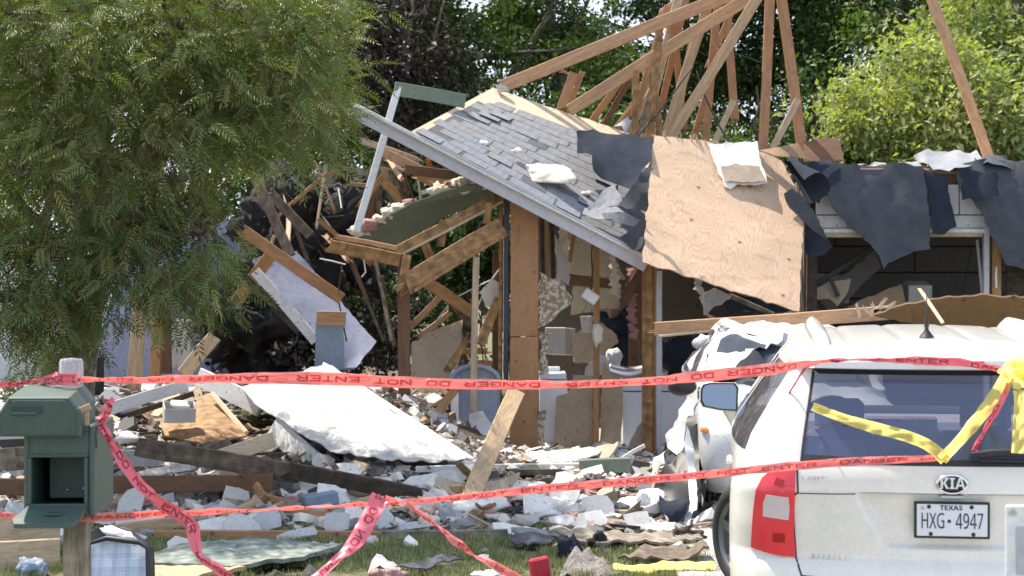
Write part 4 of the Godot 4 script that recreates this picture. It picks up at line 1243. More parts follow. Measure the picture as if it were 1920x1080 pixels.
	# painted inner walls
	patch("lavender_wall", "lavender painted inner wall standing behind the feathery tree", "wall", M.lavender, [140, 470, 23.6, 330, 440, 23.6, 470, 400, 23.8, 480, 500, 23.6, 470, 760, 23.2, 140, 760, 23.2], .1, 1, 0, 1)
	patch("lavender_panel", "lavender wall panel lying slanted under the red brown beam", "wall", M.lavender, [474, 486, 21.2, 556, 470, 21.6, 600, 520, 21.6, 660, 590, 21.4, 706, 640, 21.2, 668, 688, 20.9, 640, 690, 20.9, 596, 640, 20.9, 540, 570, 21.0], .05, .8, .01, .7)
	beam("panel_edge_trim", "white edging board along the slanted lavender panel's lower side", M.siding, [478, 508, 20.9, 592, 640, 20.7], .12, .04, 0, null, "", "trim")
	beam("panel_edge_trim", "dark lower edging beside the white edging board", M.dark, [462, 520, 20.95, 560, 622, 20.75], .08, .04, 0, null, "", "trim")
	patch("blue_board", "upright blue board with a brown block on top, before the lavender panel", "board", M.blue, [592, 606, 20.2, 644, 606, 20.2, 644, 692, 20.2, 590, 690, 20.2], .05, .5, 0, 1)
	beam("brown_block", "brown wood block on the blue board's top", M.rafter2, [594, 596, 20.15, 648, 597, 20.15], .16, .07, 0, null, "", "block")
	patch("beige_curtain", "beige cloth hanging in the shade right of the dark brown post", "curtain", M.tan, [772, 640, 21.6, 830, 612, 21.6, 868, 600, 21.6, 862, 680, 21.5, 800, 770, 21.3, 768, 764, 21.4], .01, 1.5, .06, 1.4)
	patch("white_wallboard_scrap", "white scrap wedged behind the thin pale post's top", "drywall", M.drywall, [900, 548, 21.2, 922, 522, 21.2, 936, 530, 21.2, 934, 572, 21.2, 914, 576, 21.2], .014, 1.5, 0, 1)
	# bluish wheeled bin
	var B := thing("wheeled_bin", "bluish grey bin standing behind the thin pale post", "bin", P(886, 850, 20.9))
	var st := mb()
	var a := P(842, 700, 20.6); var b := P(938, 840, 20.6)
	box(st, Transform3D(Basis(Vector3.UP, .25), Vector3((a.x + b.x) / 2, (a.y + b.y) / 2, -20.9)), Vector3(.5, .92, .5), .04)
	add("body", st, M.bin, B)
	st = mb()
	var pts := []; var rr := []
	for i in 9:
		var an := PI * i / 8.0
		pts.append(P(890 - 46 * cos(an), 716 - 30 * sin(an), 20.55)); rr.append(.03)
	tube(st, pts, rr, 8)
	add("rim", st, M.bin, B)
	patch("lid", "", "", M.bin, [846, 716, 20.62, 862, 692, 20.62, 890, 684, 20.62, 918, 692, 20.62, 936, 716, 20.62], .03, .3, 0, 1, B)
	patch("white_torn_cloth", "white torn cloth hanging in a heap left of the leaning plank's top", "cloth", M.cloth, [880, 776, 20.0, 906, 772, 20.0, 918, 790, 19.9, 930, 806, 19.9, 926, 840, 19.7, 912, 858, 19.7, 888, 852, 19.8, 876, 830, 19.9, 884, 800, 20.0], .01, 2.5, .07, 2.2)
	# charred heap
	st = mb()
	lump(st, Transform3D(Basis(), P(570, 440, 23.2)), Vector3(.75, .72, .6), .75, 2.2, 46, 30, 3)
	lump(st, Transform3D(Basis(), P(640, 400, 23.5)), Vector3(.42, .5, .4), .7, 2.4, 30, 20, 13)
	lump(st, Transform3D(Basis(), P(480, 620, 23.0)), Vector3(.75, .62, .6), .7, 2.4, 34, 22, 23)
	var ch := add("charred_heap", st, M.char)
	tag(ch, "black charred heap of burnt wool and fibre between tree and eaves", "burnt heap")
	for q in [[628, 388, .13, .17, "upper round pale lump in the charred heap"], [610, 432, .15, .13, "lower round pale lump in the charred heap"]]:
		st = mb()
		lump(st, Transform3D(Basis(), P(q[0], q[1], 22.9)), Vector3(q[2], q[3], .14), .22, 1.3, 18, 12, q[0])
		one("round_lump", st, M.ash, q[4], "lump")
	var fl := mb()
	shard(fl, Vector3.ZERO, 1.0, .6, .08, Vector3.UP, 0, .5, 6)
	shard(fl, Vector3(.2, .3, .1), .7, .4, .06, Vector3(.7, .5, .3), 1, .5, 6)
	var fs := []
	for k in 2600:
		var q := [[570, 440, 23.2, .85, .8], [640, 400, 23.5, .5, .55], [480, 620, 23.0, .9, .7], [700, 560, 23.6, .7, .5], [760, 690, 23.2, .8, .35], [600, 660, 22.6, .6, .3]]
		var c: Array = q[rng.randi() % 6]
		var v := Vector3(rng.randfn(), rng.randfn(), rng.randfn()).normalized()
		var cc := Color(.03, .029, .03) * rng.randf_range(.4, 2.2)
		if rng.randf() < .10: cc = Color(.16, .12, .09) * rng.randf_range(.6, 1.4)
		if rng.randf() < .03: cc = Color(.5, .48, .45)
		cc.a = 1
		fs.append([Transform3D(Basis.from_euler(Vector3(rng.randf() * TAU, rng.randf() * TAU, rng.randf() * TAU)).scaled(Vector3.ONE * rng.randf_range(.04, .15)), P(c[0], c[1], c[2]) + v * Vector3(c[3], c[4], .6) * rng.randf_range(.75, 1.12)), cc])
	scatter("burnt_scraps", "black flaking scraps of burnt board and wool all over the opened left rooms", "burnt scraps", fl, M.chip, fs)
	var cols := [[M.orange, "orange"], [M.brown, "dark brown"], [M.weather, "grey"], [M.rafter, "red brown"], [M.pale, "pale"]]
	for k in 46:
		var up := k % 2 == 0
		var x := rng.randf_range(470, 720) if not up else rng.randf_range(690, 930); var y := rng.randf_range(300, 470) if not up else rng.randf_range(290, 350)
		if k % 4 == 1: x = rng.randf_range(770, 930); y = rng.randf_range(520, 720)
		var an := rng.randf_range(-.3, 2.6); var l := rng.randf_range(40, 130)
		var cm: Array = cols[rng.randi() % 5]
		var wh: String = "before the charred heap" if x < 700 else ("under the eaves board" if y < 400 else "behind the thin pale post")
		beam("snapped_lath", "snapped %s lath in the tangle %s" % [cm[1], wh], cm[0], [x, y, rng.randf_range(21.8, 22.6), x + cos(an) * l, y + sin(an) * l, rng.randf_range(21.7, 22.6)], rng.randf_range(.03, .09), .035, 3, null, "snapped %s laths %s" % [cm[1], wh], "lath")
	for k in 40:
		var x := rng.randf_range(480, 690); var y := rng.randf_range(330, 520)
		var l := rng.randf_range(12, 50); var an := rng.randf() * TAU
		beam("charred_lath", "burnt black lath sticking out of the charred heap", M.dark if k % 3 else M.black, [x, y, 22.7, x + cos(an) * l, y + sin(an) * l, 22.4], .02, .012, 3, null, "burnt laths in the charred heap", "lath")
	for k in 30:
		var x := rng.randf_range(640, 940); var y := rng.randf_range(500, 700)
		var l := rng.randf_range(30, 110); var an := rng.randf_range(1.0, 2.0)
		beam("bent_rod", "thin dead stem in the shade behind the opened room", M.dark if k % 3 else M.weather, [x, y, rng.randf_range(22.5, 24), x + cos(an) * l, y + sin(an) * l, rng.randf_range(22.5, 24)], .016, .012, 0, null, "dead stems behind the opened room", "stem")
	# a pale shed and things at the far left
	var S := thing("white_shed_wall", "white painted board wall at the frame's left edge behind the leaves", "wall", P(30, 760, 22.5))
	for k in 9:
		pbox("board", M.white, -90 + k * 22, 470, -69 + k * 22, 745, 22.4, 22.44, S)
	pbox("board", M.white, 108, 520, 128, 745, 22.5, 22.54, S)
	beam("white_batten", "white batten leaning at the lavender wall's left end", M.white, [156, 700, 22.6, 214, 520, 23.0], .12, .03, 0, null, "", "batten")
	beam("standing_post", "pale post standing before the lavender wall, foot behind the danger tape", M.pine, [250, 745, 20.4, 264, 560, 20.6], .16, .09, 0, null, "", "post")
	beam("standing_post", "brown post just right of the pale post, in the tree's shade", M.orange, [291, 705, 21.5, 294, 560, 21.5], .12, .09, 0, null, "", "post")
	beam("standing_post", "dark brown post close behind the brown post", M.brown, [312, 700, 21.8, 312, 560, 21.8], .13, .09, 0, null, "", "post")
	beam("leaning_plank", "pale plank leaning steeply behind the danger tape left of centre", M.pine, [344, 702, 20.8, 402, 632, 21.2], .17, .05, 0, null, "", "plank")
	beam("white_cylinder_post", "white rounded post stump behind the leaves", M.white, [342, 688, 22, 342, 600, 22], .22, .2, 0, null, "", "post", 0, 0)
	var ch2 := thing("black_seat_back", "dark rounded seat back behind the mailbox's clear jar", "seat", P(136, 750, 19.2))
	st = mb()
	box(st, Transform3D(Basis(Vector3.UP, .2), P(137, 702, 19.2)), Vector3(.66, .46, .16), .07)
	add("cushion", st, M.greycloth if false else mat(Color(.035, .033, .036), .85, T.mottle, 3.0, true), ch2)
	st = mb()
	tube(st, [P(137, 735, 19.25), P(137, 790, 19.25)], [.03], 8)
	add("stem", st, M.black, ch2)

# ---------------------------------------------------------------- cars: plan outlines that change with height
var KEY := [   # height, half width, half width of the rear face, rear, depth of the rear corner, front
	[.20, .86, .60, .16, .30, 4.22], [.32, .91, .66, .02, .32, 4.32], [.50, .94, .67, -.05, .30, 4.36], [.70, .952, .67, -.04, .30, 4.34], [.79, .955, .665, -.01, .28, 4.30],
	[.81, .955, .662, .02, .27, 4.28], [.95, .955, .66, .005, .27, 4.15], [1.04, .952, .655, .005, .27, 3.75], [1.10, .948, .652, .0, .27, 3.42], [1.115, .945, .65, .0, .27, 3.36], [1.20, .925, .647, .025, .28, 3.2],
	[1.225, .918, .646, .04, .28, 3.13], [1.33, .875, .632, .09, .28, 2.92], [1.49, .77, .605, .165, .27, 2.6], [1.61, .68, .585, .23, .25, 2.36], [1.622, .672, .58, .235, .24, 2.33], [1.63, .668, .58, .15, .24, 2.31], [1.668, .645, .56, .155, .24, 2.22], [1.70, .60, .48, .22, .24, 2.1]]
var RIBS := [-.40, -.155, .155, .40]

func key(h: float) -> Array:
	for i in KEY.size() - 1:
		if h <= KEY[i + 1][0] or i == KEY.size() - 2:
			var f := clampf((h - KEY[i][0]) / (KEY[i + 1][0] - KEY[i][0]), 0, 1)
			var r := []
			for k in 6: r.append(lerpf(KEY[i][k], KEY[i + 1][k], f))
			return r
	return KEY[0]

func arch(h: float, f: float) -> float:
	return .035 * clampf((h - 1.22) / .48, 0, 1) * (1.0 - pow((f - 1.45) / 1.5, 2))

func recess(x: float, h: float) -> float:
	if h > 1.11 or h < .84: return 0.0
	var lim := lerpf(.29, .41, clampf((h - .90) / .2, 0, 1))
	return .035 * sm(lim, lim - .03, absf(x)) * sm(.862, .885, h) * sm(1.112, 1.108, h)

func rear_at(x: float, h: float) -> Vector3:
	var k := key(h)
	var ax := absf(x)
	var f: float
	if ax <= k[2]: f = k[3] + .05 * pow(ax / k[2], 2)
	else:
		var s := clampf((ax - k[2]) / (k[1] - k[2]), 0, 1)
		f = k[3] + .05 + k[4] * (1.0 - sqrt(1.0 - s * s))
	f += recess(x, h)
	return Vector3(x, h + arch(h, f), -f)

func rear_out(x: float, h: float, off: float) -> Vector3:
	var a := rear_at(x, h)
	var n := (rear_at(x + .012, h) - rear_at(x - .012, h)).cross(rear_at(x, h + .01) - rear_at(x, h - .01)).normalized()
	if n.z < 0: n = -n
	return a + n * off

func shell_at(u: float, h: float, s: float) -> Vector3:
	var k := key(h)
	var w: float = k[1]; var xr: float = k[2]
	var x: float; var f: float
	if u <= 1.0: return Vector3(s, 1, 1) * rear_at(xr * u, h)
	if u <= 2.0:
		var th := (u - 1.0) * PI / 2
		return Vector3(s, 1, 1) * rear_at(xr + (w - xr) * sin(th), h) if u < 2.0 else Vector3(s * w, h + arch(h, k[3] + .05 + k[4]), -(k[3] + .05 + k[4]))
	var fa: float = k[3] + .05 + k[4]
	var rf := .34 if h < 1.2 else .16
	var fb: float = k[5] - rf
	var wf := w * (.93 if h < 1.2 else .96)
	if u <= 3.0:
		var t := u - 2.0
		f = lerpf(fa, fb, t); x = lerpf(w, wf, t * t) * (1.0 + .055 * sin(PI * pow(t, .7)) * clampf((h - 1.15) / .1, 0, 1) * clampf((1.69 - h) / .08, 0, 1))
	elif u <= 4.0:
		var th := (u - 3.0) * PI / 2
		f = fb + rf * .8 * sin(th); x = wf - .30 * wf * (1.0 - cos(th))
	else:
		var t := u - 4.0
		x = wf * .70 * (1.0 - t); f = fb + rf * (.8 + .2 * (1.0 - (1.0 - t) * (1.0 - t)))
	return Vector3(s * x, h + arch(h, f), -f)

func car_shell(root: Node3D, crush := 0.0, rich := true) -> void:
	var us := []
	for i in 26: us.append(i / 26.0)
	for i in 12: us.append(1.0 + i / 12.0)
	for i in 40: us.append(2.0 + i / 40.0)
	for i in 8: us.append(3.0 + i / 8.0)
	for i in 9: us.append(4.0 + i / 8.0)
	var hs := [.20, .26, .32, .40, .50, .60, .70, .76, .79, .81, .845, .862, .870, .878, .886, .90, .93, .96, 1.0, 1.04, 1.08, 1.10, 1.108, 1.112, 1.115, 1.16, 1.20, 1.225, 1.26, 1.33, 1.40, 1.49, 1.56, 1.61, 1.622, 1.63, 1.648, 1.668, 1.685, 1.70]
	var st := {}
	for n in ["body", "rear_glass", "side_window", "windscreen"]:
		st[n] = mb(); st[n].set_smooth_group(0)
	st["side_window2"] = mb(); st["side_window2"].set_smooth_group(0)
	var dent := func(p: Vector3) -> Vector3:
		if crush <= 0.0: return p
		var q := p * 115.0
		return p + Vector3(nz.get_noise_3dv(q), nz.get_noise_3dv(q + Vector3(90, 0, 0)) - .25, nz.get_noise_3dv(q + Vector3(0, 90, 0))) * crush * sm(.75, 1.4, p.y)
	for s in [-1.0, 1.0]:
		for i in hs.size() - 1:
			for j in us.size() - 1:
				var a: Vector3 = dent.call(shell_at(us[j], hs[i], s)); var b: Vector3 = dent.call(shell_at(us[j + 1], hs[i], s))
				var c: Vector3 = dent.call(shell_at(us[j + 1], hs[i + 1], s)); var d: Vector3 = dent.call(shell_at(us[j], hs[i + 1], s))
				var u: float = (us[j] + us[j + 1]) / 2; var h: float = (hs[i] + hs[i + 1]) / 2
				var to := "body"
				if u < 1.0 and h > 1.225 and h < 1.622: to = "rear_glass"
				elif u > 1.74 and u < 2.86 and h > 1.26 and h < 1.61 and not (u > 2.30 and u < 2.34) and not (u > 2.58 and u < 2.62):
					to = "side_window" if s < 0 else "side_window2"
				elif u > 3.5 and h > 1.20 and h < 1.61: to = "windscreen"
				var m := (a + b + c + d) / 4
				var o := Vector3(m.x, .25, m.z + 2.0)
				tri(st[to], a, b, c, Vector2(u, h), Vector2(u, h), Vector2(u, h), o)
				tri(st[to], a, c, d, Vector2(u, h), Vector2(u, h), Vector2(u, h), o)
	# roof
	var k := key(1.70)
	var xs := []
	for i in 61: xs.append(-1.0 + i / 30.0)
	var g := []
	var rf := .16
	var f0: float = k[3]; var f1: float = k[5]
	for i in 30:
		var row := []
		var f := lerpf(f0 + .001, f1 - .001, i / 29.0)
		var wf: float = k[1]
		var s0: float = k[3] + .05 + k[4]
		if f < s0: wf = k[2] + (k[1] - k[2]) * sqrt(maxf(0.0, 1.0 - pow((s0 - f) / k[4], 2))) if f > k[3] + .05 else k[2] * sqrt(maxf(0.0, (f - k[3]) / .05))
		elif f > f1 - rf * .2: wf = k[1] * .96 * .7 * (f1 - f) / (rf * .2)
		elif f > f1 - rf: wf = k[1] * .96 * (.7 + .3 * sqrt(maxf(0.0, 1.0 - pow((f - f1 + rf) / (rf * .8), 2))))
		for x in xs:
			var px: float = x * wf
			var y: float = 1.70 + arch(1.7, f) + .028 * (1.0 - x * x) * sm(f0, f0 + .3, f) * sm(f1, f1 - .3, f)
			for r in RIBS: y -= .009 * exp(-pow((px - r) / .016, 2)) * sm(.3, .5, f)
			row.append(dent.call(Vector3(px, y, -f)))
		g.append(row)
	grid(st["body"], g, func(_m: Vector3) -> Vector3: return Vector3.UP)
	add("body", st["body"], M.paint if rich else M.paint2, root)
	if rich:
		add("rear_glass", st["rear_glass"], M.glass, root)
	add("side_window", st["side_window"], M.glass2, root)
	add("side_window", st["side_window2"], M.glass2, root)
	add("windscreen", st["windscreen"], M.glass2 if rich else M.darkglass, root)
	# cabin
	var sc := mb()
	abox(sc, Vector3(-.82, .2, -4.0), Vector3(.82, .45, -.25), .03)
	abox(sc, Vector3(-.86, .45, -3.3), Vector3(.86, 1.02, -3.0), .04)
	abox(sc, Vector3(-.88, .45, -3.0), Vector3(-.80, 1.12, -.5), .03)
	abox(sc, Vector3(.80, .45, -3.0), Vector3(.88, 1.12, -.5), .03)
	abox(sc, Vector3(-.78, .45, -.52), Vector3(.78, 1.0, -.20), .04)
	add("cabin_floor", sc, M.interior, root)
	sc = mb()
	box(sc, Transform3D(Basis(Vector3.RIGHT, .1), Vector3(0, 1.08, -2.85)), Vector3(1.6, .16, .34), .05)
	add("dashboard", sc, M.interior2, root)
	sc = mb()
	box(sc, Transform3D(Basis(), Vector3(0.02, 1.12, -2.68)), Vector3(.42, .13, .05), .02)
	add("dash_console", sc, M.interior2, root)
	for x in [-.38, .38]:
		sc = mb()
		box(sc, Transform3D(Basis(Vector3.RIGHT, -.2), Vector3(x, .86, -1.85)), Vector3(.5, .66, .14), .05)
		box(sc, Transform3D(Basis(Vector3.RIGHT, -.15), Vector3(x, 1.28, -1.78)), Vector3(.26, .17, .1), .04)
		add("front_seat", sc, M.interior, root)
	sc = mb()
	box(sc, Transform3D(Basis(Vector3.RIGHT, -.25), Vector3(0, .84, -.98)), Vector3(1.3, .55, .14), .05)
	for x in [-.42, .42]: box(sc, Transform3D(Basis(), Vector3(x, 1.17, -.93)), Vector3(.24, .13, .09), .04)
	add("rear_bench", sc, M.interior, root)
	sc = mb()
	var sw := []
	for i in 25: sw.append(Vector3(-.38 + .18 * cos(TAU * i / 24), 1.13 + .17 * sin(TAU * i / 24), -2.52 - .06 * sin(TAU * i / 24)))
	tube(sc, sw, [.015], 6, false)
	add("steering_wheel", sc, M.black, root)
	# wheels
	for q in [[-.80, .88, 0.0], [.80, .88, 0.0], [-.80, 3.46, .52], [.80, 3.46, .52]]:
		if not rich and q[1] < 1.0: continue
		var side: float = signf(q[0])
		var yaw: float = q[2] if rich else 0.0
		var t := Transform3D(Basis(Vector3.UP, yaw) * Basis(Vector3.BACK, PI / 2 * -side), Vector3(q[0] + (.04 * side if rich else .1 * side), .335, -q[1]))
		var W := Node3D.new()
		W.name = "wheel"
		root.add_child(W, true)
		org[W] = Vector3.ZERO
		sc = mb()
		lathe(sc, t, [[.22, -.1], [.30, -.105], [.327, -.085], [.335, -.05], [.335, .05], [.327, .085], [.30, .108], [.235, .105], [.222, .06], [.22, -.1]], 40)
		add("tyre", sc, M.rubber, W)
		sc = mb()
		lathe(sc, t, [[.235, .10], [.225, .104], [.212, .07], [.205, -.02], [.0, -.02]], 36)
		lathe(sc, t, [[.055, .0], [.055, .07], [.04, .082], [0, .084]], 20)
		for n in 5:
			var an := TAU * n / 5
			var d1 := Vector3(cos(an), 0, sin(an)); var d2 := Vector3(-sin(an), 0, cos(an))
			var v := [d1 * .04 + d2 * .035, d1 * .215 + d2 * .03, d1 * .215 - d2 * .03, d1 * .04 - d2 * .035]
			for e in 4:
				quad(sc, t * (v[e] + Vector3.UP * .075), t * (v[(e + 1) % 4] + Vector3.UP * .075), t * (v[(e + 1) % 4] + Vector3.UP * .03), t * (v[e] + Vector3.UP * .03), t * (d1 * .12 + Vector3.UP * .05))
			quad(sc, t * (v[0] + Vector3.UP * .075), t * (v[1] + Vector3.UP * .085), t * (v[2] + Vector3.UP * .085), t * (v[3] + Vector3.UP * .075), t * (d1 * .12))
		add("rim", sc, M.rim, W)
	for s in [-1.0, 1.0]:   # dark wheel arches
		for f in [.88, 3.46]:
			sc = mb()
			var arc := []
			for i in 25:
				var a := PI * i / 24
				var y := .33 + .385 * sin(a)
				var kk := key(y)
				var wsd: float = lerpf(kk[1], kk[1] * .93, pow(clampf((f - .3) / 3.7, 0, 1), 2))
				arc.append(Vector3(s * (wsd + .004), y, -f + .385 * cos(a)))
			for i in 24:
				var mid := Vector3(arc[i].x, .33, -f); var mid2 := Vector3(arc[i + 1].x, .33, -f)
				tri(sc, mid, arc[i], arc[i + 1], Vector2.ZERO, Vector2.ZERO, Vector2.ZERO, Vector3(s, 0, 0))
				var back := Vector3(-s * .012, 0, 0)
				quad(sc, arc[i], arc[i + 1], arc[i + 1] + back, arc[i] + back, Vector3(0, .33, -f))
			add("wheel_arch", sc, M.black, root)

func on_rear(called: String, m: Material, root: Node, poly: Array, off: float, th: float, s := 1.0, label := "") -> MeshInstance3D:
	var edge := PackedVector2Array()
	for i in poly.size():
		var a: Vector2 = poly[i]; var b: Vector2 = poly[(i + 1) % poly.size()]
		var n := maxi(1, int(a.distance_to(b) / .02))
		for k in n: edge.append(a.lerp(b, float(k) / n))
	var pts := PackedVector2Array(edge)
	var lo := edge[0]; var hi := edge[0]
	for e in edge: lo = lo.min(e); hi = hi.max(e)
	var y := lo.y + .012
	while y < hi.y:
		var x := lo.x + .012
		while x < hi.x:
			var q := Vector2(x, y)
			if Geometry2D.is_point_in_polygon(q, edge):
				var ok := true
				for e in edge:
					if e.distance_squared_to(q) < .0001: ok = false; break
				if ok: pts.append(q)
			x += .024
		y += .024
	var st := mb()
	st.set_smooth_group(1)
	var tr := Geometry2D.triangulate_delaunay(pts)
	for i in tr.size() / 3:
		var A := pts[tr[i * 3]]; var B := pts[tr[i * 3 + 1]]; var C := pts[tr[i * 3 + 2]]
		if not Geometry2D.is_point_in_polygon((A + B + C) / 3.0, edge) or absf((B - A).cross(C - A)) < 1e-7: continue
		var a := rear_out(A.x, A.y, off) ; var b := rear_out(B.x, B.y, off); var c := rear_out(C.x, C.y, off)
		var mir := Vector3(s, 1, 1)
		tri(st, a * mir, b * mir, c * mir, A, B, C, Vector3(0, 0, 1) + Vector3(signf(A.x) * s, 0, 0) * .3)
	st.set_smooth_group(-1)
	var cen := Vector2.ZERO
	for e in edge: cen += e / edge.size()
	for i in edge.size():
		var A := edge[i]; var B := edge[(i + 1) % edge.size()]
		var mir := Vector3(s, 1, 1)
		quad(st, rear_out(A.x, A.y, off) * mir, rear_out(B.x, B.y, off) * mir, rear_out(B.x, B.y, off - th) * mir, rear_out(A.x, A.y, off - th) * mir, rear_out(cen.x, cen.y, off - th * .5) * mir)
	var o := add(called, st, m, root)
	if label: o.set_meta("label", label)
	return o

func v2(a: Array) -> Array:
	var r := []
	for i in a.size() / 2: r.append(Vector2(a[i * 2], a[i * 2 + 1]))
	return r

func strip(p: Array, w: float) -> Array:    # an open line as a thin closed band
	var l := []; var r := []
	for i in p.size():
		var d: Vector2 = (p[mini(i + 1, p.size() - 1)] - p[maxi(i - 1, 0)]).normalized().orthogonal() * w * .5
		l.append(p[i] + d); r.append(p[i] - d)
	r.reverse()
	return l + r

func letters(called: String, text: String, size: float, m: Material, parent: Node, t: Transform3D, serif := false, wide := 1.0, depth := .003, bold := 400) -> void:
	var tm := TextMesh.new()
	var f := SystemFont.new()
	f.font_names = PackedStringArray(["Droid Serif" if serif else "Droid Sans"])
	f.font_weight = bold
	tm.font = f
	tm.text = text
	tm.font_size = 48
	tm.pixel_size = size / 48.0
	tm.depth = depth
	tm.material = m
	var o := MeshInstance3D.new()
	o.mesh = tm
	o.name = called
	parent.add_child(o, true)
	o.transform = Transform3D(t.basis.scaled_local(Vector3(wide, 1, 1)), t.origin - org[parent])

func build_car() -> void:
	var C := thing("parked_minivan", "cream white minivan parked with its rear to the viewer, yellow tape on its rear glass", "car", Vector3(1.902, 0, -7.62))
	org[C] = Vector3.ZERO
	C.rotation = Vector3(.026, -.128, 0)
	car_shell(C)
	# lamps
	for s in [1.0, -1.0]:
		on_rear("tail_light", M.redlens, C, v2([-.664, 1.218, -.70, 1.216, -.76, 1.196, -.805, 1.155, -.832, 1.10, -.842, 1.02, -.848, .94, -.853, .845, -.80, .832, -.72, .818, -.664, .812, -.672, .93]), .012, .03, s)
		var ins := on_rear("clear_lens", M.clearlens, C, v2([-.694, 1.082, -.786, 1.088, -.798, 1.05, -.80, .99, -.694, .98, -.69, 1.03]), .018, .012, s)
		on_rear("lamp_bulb", M.redlens2, C, v2([-.71, 1.15, -.745, 1.16, -.755, 1.13, -.72, 1.12]), .0145, .003, s)
		on_rear("lamp_bulb", M.redlens2, C, v2([-.71, .92, -.76, .92, -.76, .88, -.71, .88]), .0145, .003, s)
		on_rear("hatch_seam", M.seam, C, strip(v2([-.658, 1.222, -.655, 1.10, -.675, 1.085, -.672, .95, -.662, .81, -.64, .74]), .008), .002, .006, s)
		on_rear("hatch_seam", M.seam, C, strip(v2([-.672, 1.098, -.5, 1.100, -.41, 1.103]), .004), .002, .006, s)
	on_rear("bumper_seam", M.seam, C, strip(v2([-.64, .74, -.3, .72, 0, .715, .3, .72, .64, .74]), .008), .002, .006)
	on_rear("glass_band", M.black, C, v2([-.645, 1.227, .645, 1.227, .64, 1.262, .3, 1.252, 0, 1.25, -.3, 1.252, -.64, 1.262]), .003, .004)
	on_rear("glass_band", M.black, C, v2([-.645, 1.227, -.632, 1.25, -.573, 1.60, -.583, 1.62]), .0034, .004)
	on_rear("glass_band", M.black, C, v2([.645, 1.227, .632, 1.25, .573, 1.60, .583, 1.62]), .0034, .004)
	on_rear("glass_band", M.black, C, v2([-.58, 1.62, -.555, 1.598, .555, 1.598, .58, 1.62]), .0038, .004)
	on_rear("brake_light", M.redlens, C, v2([-.15, 1.652, .15, 1.652, .155, 1.664, -.155, 1.664]), .006, .01)
	# wiper
	var st := mb()
	tube(st, [rear_out(.08, 1.262, .035), rear_out(.18, 1.27, .045), rear_out(.45, 1.272, .045), rear_out(.62, 1.25, .03)], [.014, .018, .018, .016], 8)
	tube(st, [rear_out(.12, 1.245, .02), rear_out(.55, 1.24, .02)], [.008], 6)
	add("wiper", st, M.black, C)
	# maker's oval, plate, lettering
	st = mb()
	var t0 := Transform3D(Basis(Vector3.RIGHT, PI / 2), rear_out(0, 1.152, .004))
	lathe(st, Transform3D(t0.basis.scaled_local(Vector3(1.55, 1, 1)), t0.origin), [[.045, 0], [.045, .008], [.04, .011], [.036, .0105], [.0, .0105]], 40)
	var E := add("oval_emblem", st, M.chrome, C)
	st = mb()
	lathe(st, Transform3D(t0.basis.scaled_local(Vector3(1.62, 1, 1)), t0.origin), [[.036, 0.0105], [.036, .0125], [0, .0125]], 36)
	add("emblem_field", st, mat(Color(.02, .025, .045), .3), E)
	letters("emblem_lettering", "KIA", .066, M.white, E, Transform3D(Basis(), rear_out(0, 1.152, .0175)), false, 1.0, .004, 800)
	st = mb()
	abox(st, Vector3(-.16, .918, -.012), Vector3(.16, 1.078, .0), .006)
	var pl := add("licence_plate", st, M.black, C)
	st = mb()
	abox(st, Vector3(-.149, .929, -.004), Vector3(.149, 1.067, .004), .002)
	add("plate_face", st, mat(Color(.66, .68, .72), .5), pl)
	var ink := mat(Color(.03, .035, .06), .6)
	letters("plate_number", "HXG", .082, ink, pl, Transform3D(Basis().scaled(Vector3(.66, 1.15, 1)), Vector3(-.082, .995, .005)), false, 1, .002)
	letters("plate_number", "4947", .082, ink, pl, Transform3D(Basis().scaled(Vector3(.66, 1.15, 1)), Vector3(.074, .995, .005)), false, 1, .002)
	letters("plate_heading", "TEXAS", .030, ink, pl, Transform3D(Basis().scaled(Vector3(1.1, .95, 1)), Vector3(-.004, 1.052, .005)), false, 1, .002, 700)
	st = mb()
	lathe(st, Transform3D(Basis(Vector3.RIGHT, PI / 2), Vector3(-.012, .994, .004)), [[.009, 0], [.008, .002], [0, .002]], 5)
	add("plate_dot", st, ink, pl)
	st = mb()
	lathe(st, Transform3D(Basis(Vector3.RIGHT, PI / 2), Vector3(-.125, 1.05, .004)), [[.010, 0], [.009, .001], [0, .001]], 5)
	add("plate_star", st, M.drygrey, pl)
	for q in [[-.098, 1.056], [.082, 1.056], [-.09, .938], [.09, .938]]:
		st = mb()
		lathe(st, Transform3D(Basis(Vector3.RIGHT, PI / 2), Vector3(q[0], q[1], .004)), [[.009, 0], [.008, .004], [.004, .005], [0, .003]], 12)
		add("plate_screw", st, M.black, pl)
	letters("badge_lettering", "CARENS", .026, M.drygrey, C, Transform3D(Basis(), rear_out(-.575, 1.165, .003)), false, 1.35, .003)
	for k in 8:
		st = mb()
		box(st, Transform3D(Basis(Vector3.BACK, -.25), rear_out(-.59 + k * .022, .822, .003)), Vector3(.006 if k % 3 else .014, .026, .004), .001)
		add("chrome_letter", st, M.chrome, C)
	st = mb()
	abox(st, Vector3(-.05, 1.093, -.03), Vector3(.05, 1.105, .012), .004)
	add("plate_lamp", st, M.zinc, C)
	# roof furniture
	for s in [-1.0, 1.0]:
		var g := []
		for i in 17:
			var f := i / 16.0
			var fz := lerpf(.30, 2.15, f)
			var lift := .065 * sm(0, .14, f) * sm(1, .9, f)
			var wid := .03 + .012 * sin(PI * f)
			var row := []
			var base := Vector3(s * (.535 - .02 * f), 1.698 + arch(1.7, fz), -fz)
			for k in 9:
				var a := PI * k / 8
				row.append(base + Vector3(cos(a) * wid * 1.25, sin(a) * (lift + .012) - .01, 0))
			g.append(row)
		st = mb()
		grid(st, g, func(m: Vector3) -> Vector3: return m - Vector3(s * .53, 1.66, m.z))
		add("roof_rail", st, M.paint, C)
	st = mb()
